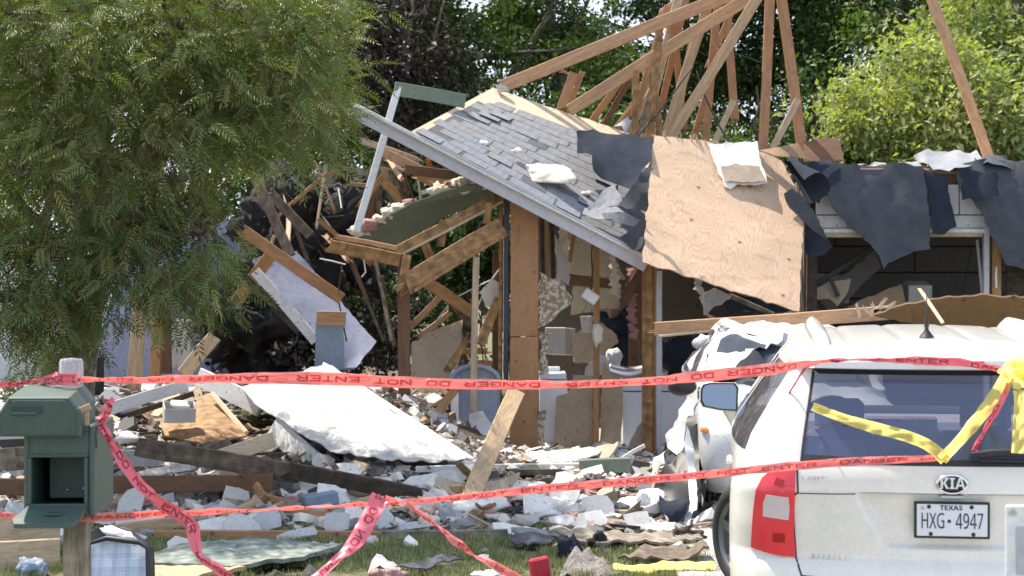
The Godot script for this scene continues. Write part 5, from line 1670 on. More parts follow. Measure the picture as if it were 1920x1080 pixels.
	lathe(st, Transform3D(Basis(), Vector3(-.045, 1.755, -.62)), [[.036, 0], [.03, .008], [.012, .03], [.008, .045], [.012, .05], [.009, .085], [.0035, .10], [.0025, .20], [0, .20]], 14)
	add("antenna", st, M.black, C)
	# door mirror, door handle, seams
	for s in [-1.0, 1.0]:
		var W := Node3D.new(); W.name = "door_mirror"; C.add_child(W, true); org[W] = Vector3.ZERO
		var c := Vector3(s * 1.02, 1.285, -2.70)
		var tl := Basis(Vector3.RIGHT, -.16)
		st = mb()
		var prof := v2([-.115, .05, -.10, .075, -.06, .085, .085, .085, .105, .06, .10, -.08, .0, -.075, -.10, -.055, -.118, -.02])
		var sh := func(p: Vector2, sc2: float, z: float) -> Vector3: return c + tl * Vector3(-s * p.x * sc2, p.y * sc2, z)
		var rings := [[1.0, .0], [1.06, -.03], [1.0, -.08], [.7, -.13], [.3, -.15]]
		for i in rings.size() - 1:
			for k in prof.size():
				var p: Vector2 = prof[k]; var q: Vector2 = prof[(k + 1) % prof.size()]
				quad(st, sh.call(p, rings[i][0], rings[i][1]), sh.call(q, rings[i][0], rings[i][1]), sh.call(q, rings[i + 1][0], rings[i + 1][1]), sh.call(p, rings[i + 1][0], rings[i + 1][1]), c + Vector3(0, 0, -.05))
		add("mirror_housing", st, M.paint, W)
		for lay in [[1.0, .002, M.black, "mirror_frame"], [.90, .006, M.mirror, "mirror_glass"]]:
			st = mb()
			for k in prof.size():
				var p: Vector2 = prof[k]; var q: Vector2 = prof[(k + 1) % prof.size()]
				tri(st, c + tl * Vector3(0, 0, lay[1]), sh.call(p, lay[0], lay[1]), sh.call(q, lay[0], lay[1]), Vector2.ZERO, Vector2.ZERO, Vector2.ZERO, Vector3.BACK)
				quad(st, sh.call(p, lay[0], lay[1]), sh.call(q, lay[0], lay[1]), sh.call(q, lay[0], -.02), sh.call(p, lay[0], -.02), c)
			add(lay[3], st, lay[2], W)
		st = mb()
		tube(st, [c + Vector3(-s * .05, -.06, -.06), Vector3(s * .93, 1.14, -2.74), Vector3(s * .88, 1.06, -2.76)], [.05, .04, .045], 8)
		add("mirror_arm", st, M.paint, W)
	for s in [-1.0, 1.0]:
		for q in [[2.30, 1.0], [2.60, 1.0], [2.14, .9]]:
			st = mb()
			var g := []
			for i in 16:
				var h := lerpf(.42, 1.24, i / 15.0)
				var a := shell_at(q[0], h, s)
				g.append([a + Vector3(s * .002, 0, -.003), a + Vector3(s * .002, 0, .003)])
			grid(st, g, func(_m: Vector3) -> Vector3: return Vector3(s, 0, 0))
			add("door_seam", st, M.seam, C)
		st = mb()
		box(st, Transform3D(Basis(), shell_at(2.36, 1.08, s) + Vector3(s * .02, 0, 0)), Vector3(.03, .035, .2), .01)
		add("door_handle", st, M.paint, C)
	# things seen through the rear glass
	st = mb()
	abox(st, Vector3(-.66, 1.0, -.55), Vector3(-.2, 1.17, -.30), .01)
	one_in("purple_box", st, mat(Color(.10, .07, .22), .6), C)

func one_in(called: String, st: SurfaceTool, m: Material, root: Node3D) -> void:
	st.generate_normals()
	var mesh := st.commit()
	var bb := mesh.get_aabb()
	var base := Vector3(bb.get_center().x, bb.position.y, bb.get_center().z)
	var s2 := SurfaceTool.new()
	s2.append_from(mesh, 0, Transform3D(Basis(), -base))
	var o := MeshInstance3D.new()
	o.mesh = s2.commit()
	o.mesh.surface_set_material(0, m)
	o.name = numbered(called)
	add_child(o)
	o.transform = root.transform * Transform3D(Basis(), base)
	org[o] = o.position
	tag(o, "purple box lying in the minivan's luggage space under the rear glass", "box")

func build_wreck() -> void:
	var C := thing("crushed_car", "white car with crushed roof and torn side, facing out beside the minivan's front", "car", Vector3(2.90, 0, -19.6))
	org[C] = Vector3.ZERO
	C.rotation = Vector3(0, PI - .088, 0)
	C.scale = Vector3(1.0, .93, 1.0)
	car_shell(C, .17, false)
	var st := mb()
	box(st, Transform3D(Basis(Vector3.UP, .3), Vector3(.84, .80, -4.12)), Vector3(.06, .06, .10), .02)
	add("marker_light", st, M.orangelens, C)
	st = mb()
	lump(st, Transform3D(Basis(), Vector3(1.03, 1.16, -3.05)), Vector3(.14, .11, .09), .1, 1, 16, 10, 3)
	add("door_mirror", st, M.black, C)
	# torn pieces about it
	patch("shattered_windscreen", "black shattered glass sheet standing on the crushed car's front", "glass", M.black, [1380, 686, 16.4, 1412, 656, 16.8, 1440, 678, 16.7, 1430, 700, 16.4, 1400, 696, 16.3], .008, 1.2, .03, 1.5)
	patch("crumpled_roof_skin", "crumpled white roof skin bulging over the crushed car's windscreen", "car panel", M.paint2, [1330, 690, 17.0, 1352, 652, 17.3, 1384, 628, 17.6, 1440, 616, 17.6, 1474, 622, 17.5, 1466, 636, 17.2, 1424, 648, 17.0, 1392, 676, 16.7, 1364, 702, 16.5, 1340, 704, 16.7], .006, 1.5, .09, 1.6)
	patch("torn_door_skin", "white torn door skin bent outward at the crushed car's side", "car panel", M.paint2, [1316, 690, 17.2, 1336, 700, 16.9, 1318, 760, 16.8, 1302, 800, 16.7, 1286, 830, 16.6, 1276, 858, 16.5, 1262, 846, 16.6, 1250, 872, 16.6, 1240, 866, 16.7, 1236, 880, 16.8, 1226, 860, 17, 1244, 826, 17.1, 1268, 780, 17.2, 1288, 740, 17.3], .006, 3.0, .10, 2.0)
	patch("torn_bumper_strip", "white bent bumper strip hanging down to the rubble", "car panel", M.paint2, [1288, 800, 15.6, 1300, 830, 15.5, 1304, 880, 15.3, 1308, 940, 14.9, 1290, 990, 14.55, 1280, 994, 14.55, 1294, 944, 14.9, 1290, 880, 15.3, 1282, 830, 15.5], .006, 1.2, .05, 2.0)
	patch("liner_and_void_patch", "black torn wheel liner hanging out of the crushed car", "car panel", M.black, [1246, 872, 15.9, 1272, 858, 15.9, 1288, 810, 16.0, 1306, 800, 16.0, 1312, 880, 15.7, 1318, 930, 15.3, 1304, 970, 15.0, 1262, 978, 14.9, 1240, 964, 15.0, 1232, 940, 15.2, 1238, 900, 15.6], .008, 2.5, .14, 2.4)
	patch("liner_and_void_patch", "black plastic sheet crumpled under the crushed car's torn side", "car panel", M.felt2, [1236, 940, 14.9, 1256, 930, 14.9, 1284, 940, 14.85, 1288, 972, 14.7, 1262, 978, 14.7, 1240, 966, 14.7], .008, 2.5, .12, 2.6)
	patch("torn_wing_skin", "white pointed strip of wing metal bent at the crushed car's sill", "car panel", M.paint2, [1216, 876, 17.0, 1232, 850, 17.0, 1246, 838, 17.0, 1240, 870, 16.8, 1228, 900, 16.7, 1222, 896, 16.8], .006, 1.5, .05, 2)
	patch("liner_and_void_patch", "large black patch put in for the dark void behind the bent bumper strip", "car panel", M.black, [1290, 780, 16.2, 1312, 770, 16.2, 1326, 800, 16.0, 1326, 900, 15.7, 1322, 960, 15.3, 1300, 980, 15.1, 1280, 960, 15.2, 1276, 860, 15.9], .008, 2.5, .08, 2.0)  # black patch standing in for the shade of an open void
	beam("thin_pole", "thin pole leaning in the rubble before the crushed car's torn side", M.pale, [1236, 872, 15.9, 1202, 990, 15.2], .022, .02, 0, null, "", "pole")
	st = mb()
	lump(st, Transform3D(Basis(), P(1285, 668, 21.6)), Vector3(.26, .25, .2), .6, 2, 20, 12, 51)
	one("dark_clothes_bundle", st, M.navy, "dark bundle hanging above the torn door skin under the red beam", "clothes")
	st = mb()
	lump(st, Transform3D(Basis(), P(1322, 646, 18.4)), Vector3(.12, .1, .1), .5, 2, 14, 9, 61)
	one("white_rag", st, M.cloth, "white rag stuck up under the fallen red beam", "cloth")
	beam("brown_lath", "thin brown lath leaning between red beam and torn door skin", M.pine, [1300, 716, 17.8, 1330, 650, 18.4], .04, .02, 1, null, "", "lath")
	st = mb()
	wbox(st, 1240, 560, 1520, 720, 20.6, 20.62)

func build_mailbox() -> void:
	var at := P(142, 0, 7.0); at.y = 0
	var B := thing("green_mailbox", "dark green plastic mailbox with both flaps open on a weathered wooden post", "mailbox", at)
	org[B] = Vector3.ZERO
	B.rotation.y = .06
	var px := func(x: float) -> float: return (x - 142.0) / 471.4      # the photograph's pixels at 7 m, as metres from the post
	var py := func(y: float) -> float: return CH - (y - 540.0) / 471.4
	var st := mb()
	# post
	lumber(st, Vector3(0, -.2, 0), Vector3(.004, 1.09, 0), .092, .092, 0, .003)
	add("post", st, mat(Color(.46, .41, .33), .9, T.dirtywood), B)
	# box: back, sides, top, floor and a stepped frame round the opening
	var x0: float = px.call(58); var x1: float = px.call(186)
	var y0: float = py.call(962); var y1: float = py.call(792)
	var zf := .12; var zb := -.34
	st = mb()
	abox(st, Vector3(x0, y0, zb), Vector3(x0 + .022, y1, zf), .008)
	abox(st, Vector3(x1 - .022, y0, zb), Vector3(x1, y1, zf), .008)
	abox(st, Vector3(x0 + .02, y0, zb), Vector3(x1 - .02, y0 + .03, zf - .002), .006)
	abox(st, Vector3(x0 + .02, y1 - .03, zb), Vector3(x1 - .02, y1 - .001, zf - .002), .006)
	abox(st, Vector3(x0 + .02, y0 + .01, zb - .002), Vector3(x1 - .02, y1 - .01, zb + .02), .006)
	var ox0: float = px.call(72); var ox1: float = px.call(168); var oy0: float = py.call(938); var oy1: float = py.call(852)
	abox(st, Vector3(x0 + .018, oy1, zf - .03), Vector3(x1 - .018, y1 - .02, zf - .006), .006)
	abox(st, Vector3(x0 + .018, y0 + .02, zf - .03), Vector3(x1 - .018, oy0, zf - .006), .006)
	abox(st, Vector3(x0 + .018, oy0 - .01, zf - .03), Vector3(ox0, oy1 + .01, zf - .007), .006)
	abox(st, Vector3(ox1, oy0 - .01, zf - .03), Vector3(x1 - .018, oy1 + .01, zf - .007), .006)
	add("box", st, M.plastic, B)
	# raised surround
	st = mb()
	for q in [[ox0 - .012, oy0 - .012, ox1 + .012, oy0], [ox0 - .012, oy1, ox1 + .012, oy1 + .012], [ox0 - .012, oy0, ox0, oy1], [ox1, oy0, ox1 + .012, oy1]]:
		abox(st, Vector3(q[0], q[1], zf - .02), Vector3(q[2], q[3], zf + .008), .004)
	add("door_surround", st, M.plastic, B)
	# inner partition and bolts
	st = mb()
	abox(st, Vector3(ox0 + .03, oy0, -.09), Vector3(ox1 + .01, oy1 + .02, -.08), .002)
	add("inner_panel", st, M.plastic, B)
	for q in [[120, 922], [149, 920]]:
		st = mb()
		lathe(st, Transform3D(Basis(Vector3.RIGHT, PI / 2), Vector3(px.call(q[0]) * 1.04, py.call(q[1]) * 1.0, -.08)), [[.007, 0], [.006, .005], [0, .007]], 10)
		add("bolt", st, M.chrome, B)
	# lower flap, folded down
	st = mb()
	var fy := oy0 - .004
	var fp := [Vector3(ox0 - .01, fy, zf + .006), Vector3(ox1 + .01, fy, zf + .006), Vector3(ox1 + .006, fy - .035, zf + .13), Vector3(ox1 - .02, fy - .05, zf + .17), Vector3(ox0 - .03, fy - .05, zf + .17), Vector3(ox0 - .045, fy - .035, zf + .13)]
	var cen := Vector3.ZERO
	for p in fp: cen += p / 6.0
	var dn := Vector3(0, -.018, 0)
	for k in 6:
		tri(st, cen, fp[k], fp[(k + 1) % 6], Vector2.ZERO, Vector2.ZERO, Vector2.ZERO, Vector3.UP)
		tri(st, cen + dn, fp[k] + dn, fp[(k + 1) % 6] + dn, Vector2.ZERO, Vector2.ZERO, Vector2.ZERO, Vector3.DOWN)
		quad(st, fp[k], fp[(k + 1) % 6], fp[(k + 1) % 6] + dn, fp[k] + dn, cen)
	var lf := add("lower_flap", st, M.plastic, B)
	st = mb()
	box(st, Transform3D(Basis(Vector3.RIGHT, .3), cen + Vector3(.02, .006, 0)), Vector3(.06, .012, .025), .004)
	add("latch", st, M.plasticdark, lf)
	# upper flap: a shell with chamfered corners lifted open above the box
	var prof := v2([-.272, .0, -.272, .075, -.222, .155, .012, .155, .055, .095, .055, .0])
	var bot: float = py.call(812); var zz := .15
	st = mb()
	var off: float = px.call(166) - .055
	var tilt := Basis(Vector3.RIGHT, .10)
	var mk := func(p: Vector2, z: float, s: float) -> Vector3: return Vector3(off, bot, zz) + tilt * Vector3((p.x + .108) * s - .108, .078 + (p.y - .078) * s, z)
	for k in 6:
		var p: Vector2 = prof[k]; var q: Vector2 = prof[(k + 1) % 6]
		quad(st, mk.call(p, .0, 1.0), mk.call(q, .0, 1.0), mk.call(q, -.32, .98), mk.call(p, -.32, .98), Vector3(off - .108, bot + .078, zz - .16))
		quad(st, mk.call(p, .0, 1.0), mk.call(q, .0, 1.0), mk.call(q, .014, .96), mk.call(p, .014, .96), Vector3(off - .108, bot + .078, zz - .16))
		tri(st, mk.call(Vector2(-.108, .078), .014, 1), mk.call(p, .014, .96), mk.call(q, .014, .96), Vector2.ZERO, Vector2.ZERO, Vector2.ZERO, Vector3.BACK)
		quad(st, mk.call(p, .014, .88), mk.call(q, .014, .88), mk.call(q, .019, .86), mk.call(p, .019, .86), mk.call(Vector2(-.108, .078), .0, 1))
		tri(st, mk.call(Vector2(-.108, .078), .019, 1), mk.call(p, .019, .86), mk.call(q, .019, .86), Vector2.ZERO, Vector2.ZERO, Vector2.ZERO, Vector3.BACK)
	var uf := add("upper_flap", st, M.plastic, B)
	st = mb()
	box(st, Transform3D(tilt, mk.call(Vector2(-.15, .108), .021, 1)), Vector3(.12, .03, .006), .002)
	add("label_recess", st, M.plasticdark, uf)
	st = mb()
	box(st, Transform3D(tilt, mk.call(Vector2(-.16, .094), .024, 1)), Vector3(.10, .012, .012), .004)
	add("flap_grip", st, M.plastic, uf)
	st = mb()
	box(st, Transform3D(Basis(Vector3.RIGHT, .35), Vector3((x0 + x1) * .5 + .01, py.call(820), .09)), Vector3(x1 - x0 - .01, .085, .02), .006)
	add("hinge_panel", st, M.plasticdark, B)
	# tan flag on the side
	st = mb()
	box(st, Transform3D(Basis(Vector3.BACK, .42), Vector3(px.call(166), py.call(764), .15)), Vector3(.075, .026, .014), .003)
	box(st, Transform3D(Basis(), Vector3(px.call(175), py.call(776), .142)), Vector3(.018, .07, .012), .003)
	add("side_flag", st, M.pine, B)
	# ribbed clear jar on the top
	st = mb()
	var pr := []
	var cj := Vector3(at.x + px.call(122), py.call(722), -7.1)
	var g := []
	for y in [0.0, .085, .10, .105]:
		var row := []
		for k in 49:
			var a := TAU * k / 48
			var r := (.046 if y < .09 else (.04 if y < .103 else .0)) * (1.0 + .05 * signf(sin(a * 12)))
			row.append(cj + Vector3(cos(a) * r, y, sin(a) * r))
		g.append(row)
	grid(st, g, func(m: Vector3) -> Vector3: return m - cj - Vector3(0, .05, 0))
	one("clear_jar", st, M.clear, "ribbed clear jar standing on the green mailbox", "jar")

func glyph(c: String) -> Array:     # strokes on a 4 x 6 field
	var G := {"A": [[0, 6, 2, 0], [2, 0, 4, 6], [1, 4, 3, 4]], "C": [[4, 1, 3, 0], [3, 0, 1, 0], [1, 0, 0, 1], [0, 1, 0, 5], [0, 5, 1, 6], [1, 6, 3, 6], [3, 6, 4, 5]], "D": [[0, 0, 0, 6], [0, 0, 2.5, 0], [2.5, 0, 4, 1.5], [4, 1.5, 4, 4.5], [4, 4.5, 2.5, 6], [2.5, 6, 0, 6]],
		"E": [[0, 0, 0, 6], [0, 0, 4, 0], [0, 3, 3, 3], [0, 6, 4, 6]], "G": [[4, 1, 3, 0], [3, 0, 1, 0], [1, 0, 0, 1], [0, 1, 0, 5], [0, 5, 1, 6], [1, 6, 3, 6], [3, 6, 4, 5], [4, 5, 4, 3.2], [4, 3.2, 2.4, 3.2]], "N": [[0, 6, 0, 0], [0, 0, 4, 6], [4, 6, 4, 0]],
		"O": [[1, 0, 3, 0], [3, 0, 4, 1], [4, 1, 4, 5], [4, 5, 3, 6], [3, 6, 1, 6], [1, 6, 0, 5], [0, 5, 0, 1], [0, 1, 1, 0]], "R": [[0, 6, 0, 0], [0, 0, 3, 0], [3, 0, 4, 1], [4, 1, 4, 2.2], [4, 2.2, 3, 3.2], [3, 3.2, 0, 3.2], [2, 3.2, 4, 6]], "T": [[0, 0, 4, 0], [2, 0, 2, 6]],
		"U": [[0, 0, 0, 5], [0, 5, 1, 6], [1, 6, 3, 6], [3, 6, 4, 5], [4, 5, 4, 0]], "I": [[2, 0, 2, 6]]}
	return G.get(c, [])

func tape_picture(text: String, bg: Color, ink: Color, fill := .62) -> ImageTexture:
	var w := 1024; var h := 64
	var im := Image.create(w, h, false, Image.FORMAT_RGB8)
	im.fill(bg)
	var cell := float(w) / (text.length() + 1)
	var top := h * (1 - fill) * .5; var gh := h * fill
	for i in text.length():
		for s in glyph(text[i]):
			var a := Vector2((i + .6) * cell + s[0] / 4.0 * cell * .72, top + s[1] / 6.0 * gh); var b := Vector2((i + .6) * cell + s[2] / 4.0 * cell * .72, top + s[3] / 6.0 * gh)
			var lo := (a.min(b) - Vector2(5, 5)).max(Vector2.ZERO); var hi := (a.max(b) + Vector2(5, 5)).min(Vector2(w - 1, h - 1))
			for y in range(int(lo.y), int(hi.y) + 1):
				for x in range(int(lo.x), int(hi.x) + 1):
					var q := Geometry2D.get_closest_point_to_segment(Vector2(x, y), a, b)
					var dd := q.distance_to(Vector2(x, y)) - 3.1
					if dd < 1.0: im.set_pixel(x, y, im.get_pixel(x, y).lerp(ink, clampf(1.0 - dd, 0, 1)))
	return ImageTexture.create_from_image(im)

# pts: [x, y, d, width (m), twist (turns)]
func tape(called: String, label: String, category: String, m: Material, p: Array, period := 1.1, uoff := 0.0, parent: Node = null, crease := .007) -> void:
	var cv := Curve3D.new()
	var n := p.size()
	var q := []
	for a in p: q.append(P(a[0], a[1], a[2]))
	var st := mb()
	var rows := []
	var seg := 14
	var run := 0.0
	var us := []
	for i in n - 1:
		var p0: Vector3 = q[maxi(i - 1, 0)]; var p1: Vector3 = q[i]; var p2: Vector3 = q[i + 1]; var p3: Vector3 = q[mini(i + 2, n - 1)]
		for k in seg + (1 if i == n - 2 else 0):
			var f := float(k) / seg
			var c := p1.cubic_interpolate(p2, p0, p3, f)
			var t := (p1.cubic_interpolate(p2, p0, p3, f + .02) - p1.cubic_interpolate(p2, p0, p3, f - .02)).normalized()
			var up := t.cross(Vector3.BACK)
			up = up.normalized() if up.length() > .1 else Vector3.UP
			if up.y < 0 and absf(up.y) > .15: up = -up
			up = up.rotated(t, TAU * lerpf(p[i][4], p[i + 1][4], f))
			var nr := t.cross(up).normalized()
			var w := lerpf(p[i][3], p[i + 1][3], f) * (1.0 + .1 * nz2.get_noise_1d(run * 300.0))
			if not rows.is_empty(): run += c.distance_to(rows[-1][2])
			var row := []
			for e in 5:
				var o := (e - 2) / 4.0
				row.append(c + up * w * o + nr * crease * (nz2.get_noise_2d(run * 420.0, e * 37.0) * 2.0))
			rows.append(row)
			us.append(run / period + uoff)
	for side in [0, 1]:
		st.set_smooth_group(side + 1)
		for i in rows.size() - 1:
			for e in 4:
				var a: Vector3 = rows[i][e]; var b: Vector3 = rows[i][e + 1]; var c: Vector3 = rows[i + 1][e + 1]; var d: Vector3 = rows[i + 1][e]
				var nn := (b - a).cross(d - a).normalized()
				var o := nn * (-.0007 if side else 0.0)
				var dirn := nn * (-1.0 if side else 1.0)
				tri(st, a + o, b + o, c + o, Vector2(us[i], 1 - e / 4.0), Vector2(us[i], 1 - (e + 1) / 4.0), Vector2(us[i + 1], 1 - (e + 1) / 4.0), dirn)
				tri(st, a + o, c + o, d + o, Vector2(us[i], 1 - e / 4.0), Vector2(us[i + 1], 1 - (e + 1) / 4.0), Vector2(us[i + 1], 1 - e / 4.0), dirn)
	var ob := add(called, st, m, parent)
	if parent == null: tag(ob, label, category)

func build_tapes() -> void:
	var red := Color(1.0, .70, .68); var ink := Color(.84, .40, .41)
	var m := mat(Color(.92, .92, .92), .38, tape_picture("DANGER DO NOT ENTER ", red, ink, .40))
	m.backlight_enabled = true; m.backlight = Color(1.1, 1.1, 1.1)
	m.cull_mode = BaseMaterial3D.CULL_DISABLED
	var mf: StandardMaterial3D = m.duplicate()      # the same tape printed the other way up
	mf.uv1_scale = Vector3(-1, -1, 1)
	var deep := mat(Color(.88, .88, .88), .38, tape_picture("DANGER DO NOT ENTER ", Color(1.0, .52, .58), Color(.66, .20, .28), .42))
	deep.backlight_enabled = true; deep.backlight = Color(.7, .7, .7)
	var ye := mat(Color(.97, .97, .97), .42, tape_picture(" ", Color(1.0, .97, .74), Color(.72, .69, .46), .34))
	ye.backlight_enabled = true; ye.backlight = Color(1.3, 1.3, 1.3)
	tape("danger_tape", "red danger tape strung high from the clear jar across to the minivan's roof", "tape", mf, [[146, 712, 7.05, .026, .12], [260, 712, 7.05, .030, .08], [400, 710, 7.1, .036, .04], [560, 709, 7.15, .052, .0], [640, 711, 7.2, .052, .02], [760, 717, 7.25, .044, .04], [900, 721, 7.3, .044, .02], [1050, 721, 7.35, .032, .06], [1200, 716, 7.4, .036, .08], [1320, 705, 7.45, .048, .02], [1440, 693, 7.5, .050, .0], [1500, 684, 7.52, .034, .08], [1560, 676, 7.5, .018, .12]], 1.15, .3)
	tape("danger_tape", "red danger tape leaving the frame's left edge towards the clear jar", "tape", deep, [[-160, 730, 7.3, .03, .1], [0, 722, 7.2, .026, .1], [60, 716, 7.17, .02, .12], [104, 712, 7.06, .05, .02]], 1.1, .1)
	tape("danger_tape", "red danger tape wound round the clear jar", "tape", deep, [[102, 709, 7.1, .05, 0], [110, 711, 7.045, .05, 0], [125, 712, 7.03, .05, .0], [140, 712, 7.045, .05, 0], [148, 710, 7.1, .05, 0]], .8, .15)
	tape("danger_tape", "pinkish red danger tape lying across the minivan's spoiler", "tape", deep, [[1556, 676, 7.48, .018, .1], [1640, 674, 7.47, .014, .1], [1720, 676, 7.46, .034, .03], [1800, 680, 7.45, .04, .06], [1860, 690, 7.45, .022, .1], [1900, 698, 7.44, .04, .08]], 1.0, .4)
	tape("danger_tape", "thin red tape slipped down the minivan's rear pillar", "tape", deep, [[1530, 682, 7.6, .012, .1], [1506, 696, 7.75, .010, .1], [1480, 740, 7.95, .008, .1], [1462, 800, 8.1, .006, .1]], 1.0, .4)
	tape("danger_tape", "long red danger tape strung low from the mailbox post to the minivan's wiper", "tape", m, [[-160, 962, 7.2, .024, .05], [0, 966, 7.1, .024, .05], [126, 972, 6.92, .03, .05], [220, 968, 6.95, .034, .03], [330, 962, 6.98, .03, .08], [500, 956, 7.05, .018, .15], [700, 944, 7.1, .018, .15], [850, 934, 7.15, .03, .05], [1000, 918, 7.2, .032, .02], [1200, 901, 7.3, .034, .02], [1400, 882, 7.4, .034, .02], [1560, 868, 7.46, .036, .0], [1680, 862, 7.46, .034, .02], [1776, 858, 7.45, .026, .1]], 1.05, .2)
	tape("danger_tape", "twisted red danger tape drooping from the mailbox's side to the frame bottom", "tape", deep, [[188, 796, 6.95, .05, .1], [222, 852, 6.9, .05, .05], [262, 908, 6.85, .042, .0], [292, 936, 6.84, .05, .1], [330, 962, 6.85, .06, .05], [358, 984, 6.82, .06, .05], [366, 1020, 6.8, .044, .02], [378, 1046, 6.78, .032, .1], [410, 1068, 6.75, .04, .05], [470, 1110, 6.7, .05, .05]], .95, .2)
	tape("danger_tape", "crumpled end of red tape sticking up beside the mailbox's flap", "tape", deep, [[188, 792, 6.97, .04, .05], [200, 776, 7.0, .05, .1], [204, 756, 7.02, .03, .2], [214, 748, 7.03, .03, .3]], .7, .3, null, .012)
	tape("danger_tape", "wide pink red danger tape hanging folded over the low tape in the middle", "tape", deep, [[714, 930, 6.95, .076, .02], [704, 950, 6.93, .074, .03], [690, 976, 6.9, .072, .02], [668, 1012, 6.85, .064, .05], [636, 1046, 6.8, .034, .1], [590, 1084, 6.75, .04, .1], [540, 1120, 6.7, .05, .1]], .85, .25)
	tape("danger_tape", "roped red danger tape running down right from the middle fold", "tape", m, [[722, 934, 6.95, .03, .1], [764, 946, 6.95, .018, .3], [800, 972, 6.92, .022, .6], [850, 1012, 6.88, .03, .9], [900, 1046, 6.84, .032, 1.3], [970, 1084, 6.78, .036, 1.6], [1040, 1124, 6.7, .036, 1.9]], 1.0, .3)
	tape("caution_tape", "pale yellow tape slanting across the minivan's rear glass to the wiper", "tape", ye, [[1524, 762, 7.52, .034, .0], [1580, 784, 7.48, .042, .02], [1640, 802, 7.46, .046, .0], [1700, 818, 7.45, .046, .0], [1742, 836, 7.44, .05, .0], [1772, 862, 7.42, .05, .05]], .9, .1)
	tape("caution_tape", "yellow tape rising from the wiper to the knot at the frame's right", "tape", ye, [[1766, 862, 7.41, .05, .04], [1796, 830, 7.4, .055, .03], [1840, 776, 7.4, .055, .02], [1876, 730, 7.4, .06, .0], [1896, 692, 7.38, .07, .05], [1930, 672, 7.36, .06, .1]], .9, .4)
	tape("caution_tape", "yellow tape hanging straight down beside the frame's right edge", "tape", ye, [[1904, 690, 7.4, .05, .05], [1912, 740, 7.42, .05, .02], [1910, 800, 7.42, .044, .02], [1908, 850, 7.42, .05, .05]], .9, .6)
	tape("caution_tape", "loose knot of yellow tape at the frame's right edge above the rear glass", "tape", ye, [[1880, 704, 7.37, .06, .1], [1902, 686, 7.33, .075, .0], [1926, 700, 7.35, .07, .1], [1960, 740, 7.36, .06, .1]], .9, .8, null, .014)
	tape("danger_tape", "red tape strand running beside the rising yellow tape over the glass", "tape", deep, [[1826, 846, 7.42, .024, .05], [1850, 800, 7.41, .026, .05], [1874, 756, 7.40, .03, .05], [1898, 704, 7.40, .03, .1]], 1.0, .2)
	tape("caution_tape", "yellow tape lying on the ground in front of the minivan's front wheel", "tape", ye, [[1150, 1062, 12.4, .06, .12], [1200, 1066, 12.35, .09, .1], [1260, 1060, 12.4, .08, .1], [1340, 1062, 12.4, .08, .1]], .9, .2, null, .01)
	# a white board close to the lens at the right
	var S := thing("white_yard_sign", "white framed yard sign cut by the frame's right edge, low before the minivan", "sign", P(1950, 1400, 5.2))
	var st := mb()
	var a := P(1884, 946, 5.2); var b := P(2030, 1110, 5.2)
	abox(st, Vector3(a.x, b.y, -5.2), Vector3(b.x, a.y, -5.185), .012)
	add("frame", st, M.white, S)
	st = mb()
	a = P(1902, 986, 5.2); b = P(2012, 1076, 5.2)
	abox(st, Vector3(a.x, b.y, -5.19), Vector3(b.x, a.y, -5.181), .004)
	add("panel", st, M.drygrey, S)
	st = mb()
	tube(st, [P(1960, 1100, 5.21), Vector3(P(1960, 1100, 5.21).x, -.1, -5.21)], [.012], 8)
	add("stake", st, M.white, S)

# ---------------------------------------------------------------- loose debris
func place(x: float, y: float, lift := 0.0) -> Vector3:
	return P(x, y, hit(x, y)) + Vector3(0, lift, 0)

func shard(st: SurfaceTool, c: Vector3, w: float, l: float, th: float, n: Vector3, ang: float, rough := .25, sides := 9) -> void:   # a broken slab of board
	n = n.normalized()
	var e1 := (Vector3.RIGHT - n * n.x).normalized().rotated(n, ang); var e2 := n.cross(e1)
	var top := []; var bot := []
	for k in sides:
		var a := TAU * (k + rng.randf_range(-.25, .25)) / sides
		var sq := 1.0 / maxf(absf(cos(a)), absf(sin(a)))
		var r := minf(sq, 1.35) * (1.0 - rng.randf() * rough)
		var p := c + e1 * cos(a) * r * w * .5 + e2 * sin(a) * r * l * .5
		top.append(p + n * th * .5); bot.append(p + n * (-th * .5) + (e1 * rng.randf_range(-1, 1) + e2 * rng.randf_range(-1, 1)) * th * .4)
	var ct := c + n * th * .5; var cb := c - n * th * .5
	var uv := func(p: Vector3) -> Vector2: return Vector2(p.dot(e1), p.dot(e2))
	for k in sides:
		var k2 := (k + 1) % sides
		tri(st, ct, top[k], top[k2], uv.call(ct), uv.call(top[k]), uv.call(top[k2]), n)
		tri(st, cb, bot[k], bot[k2], uv.call(cb), uv.call(bot[k]), uv.call(bot[k2]), -n)
		quad(st, top[k], top[k2], bot[k2], bot[k], c)

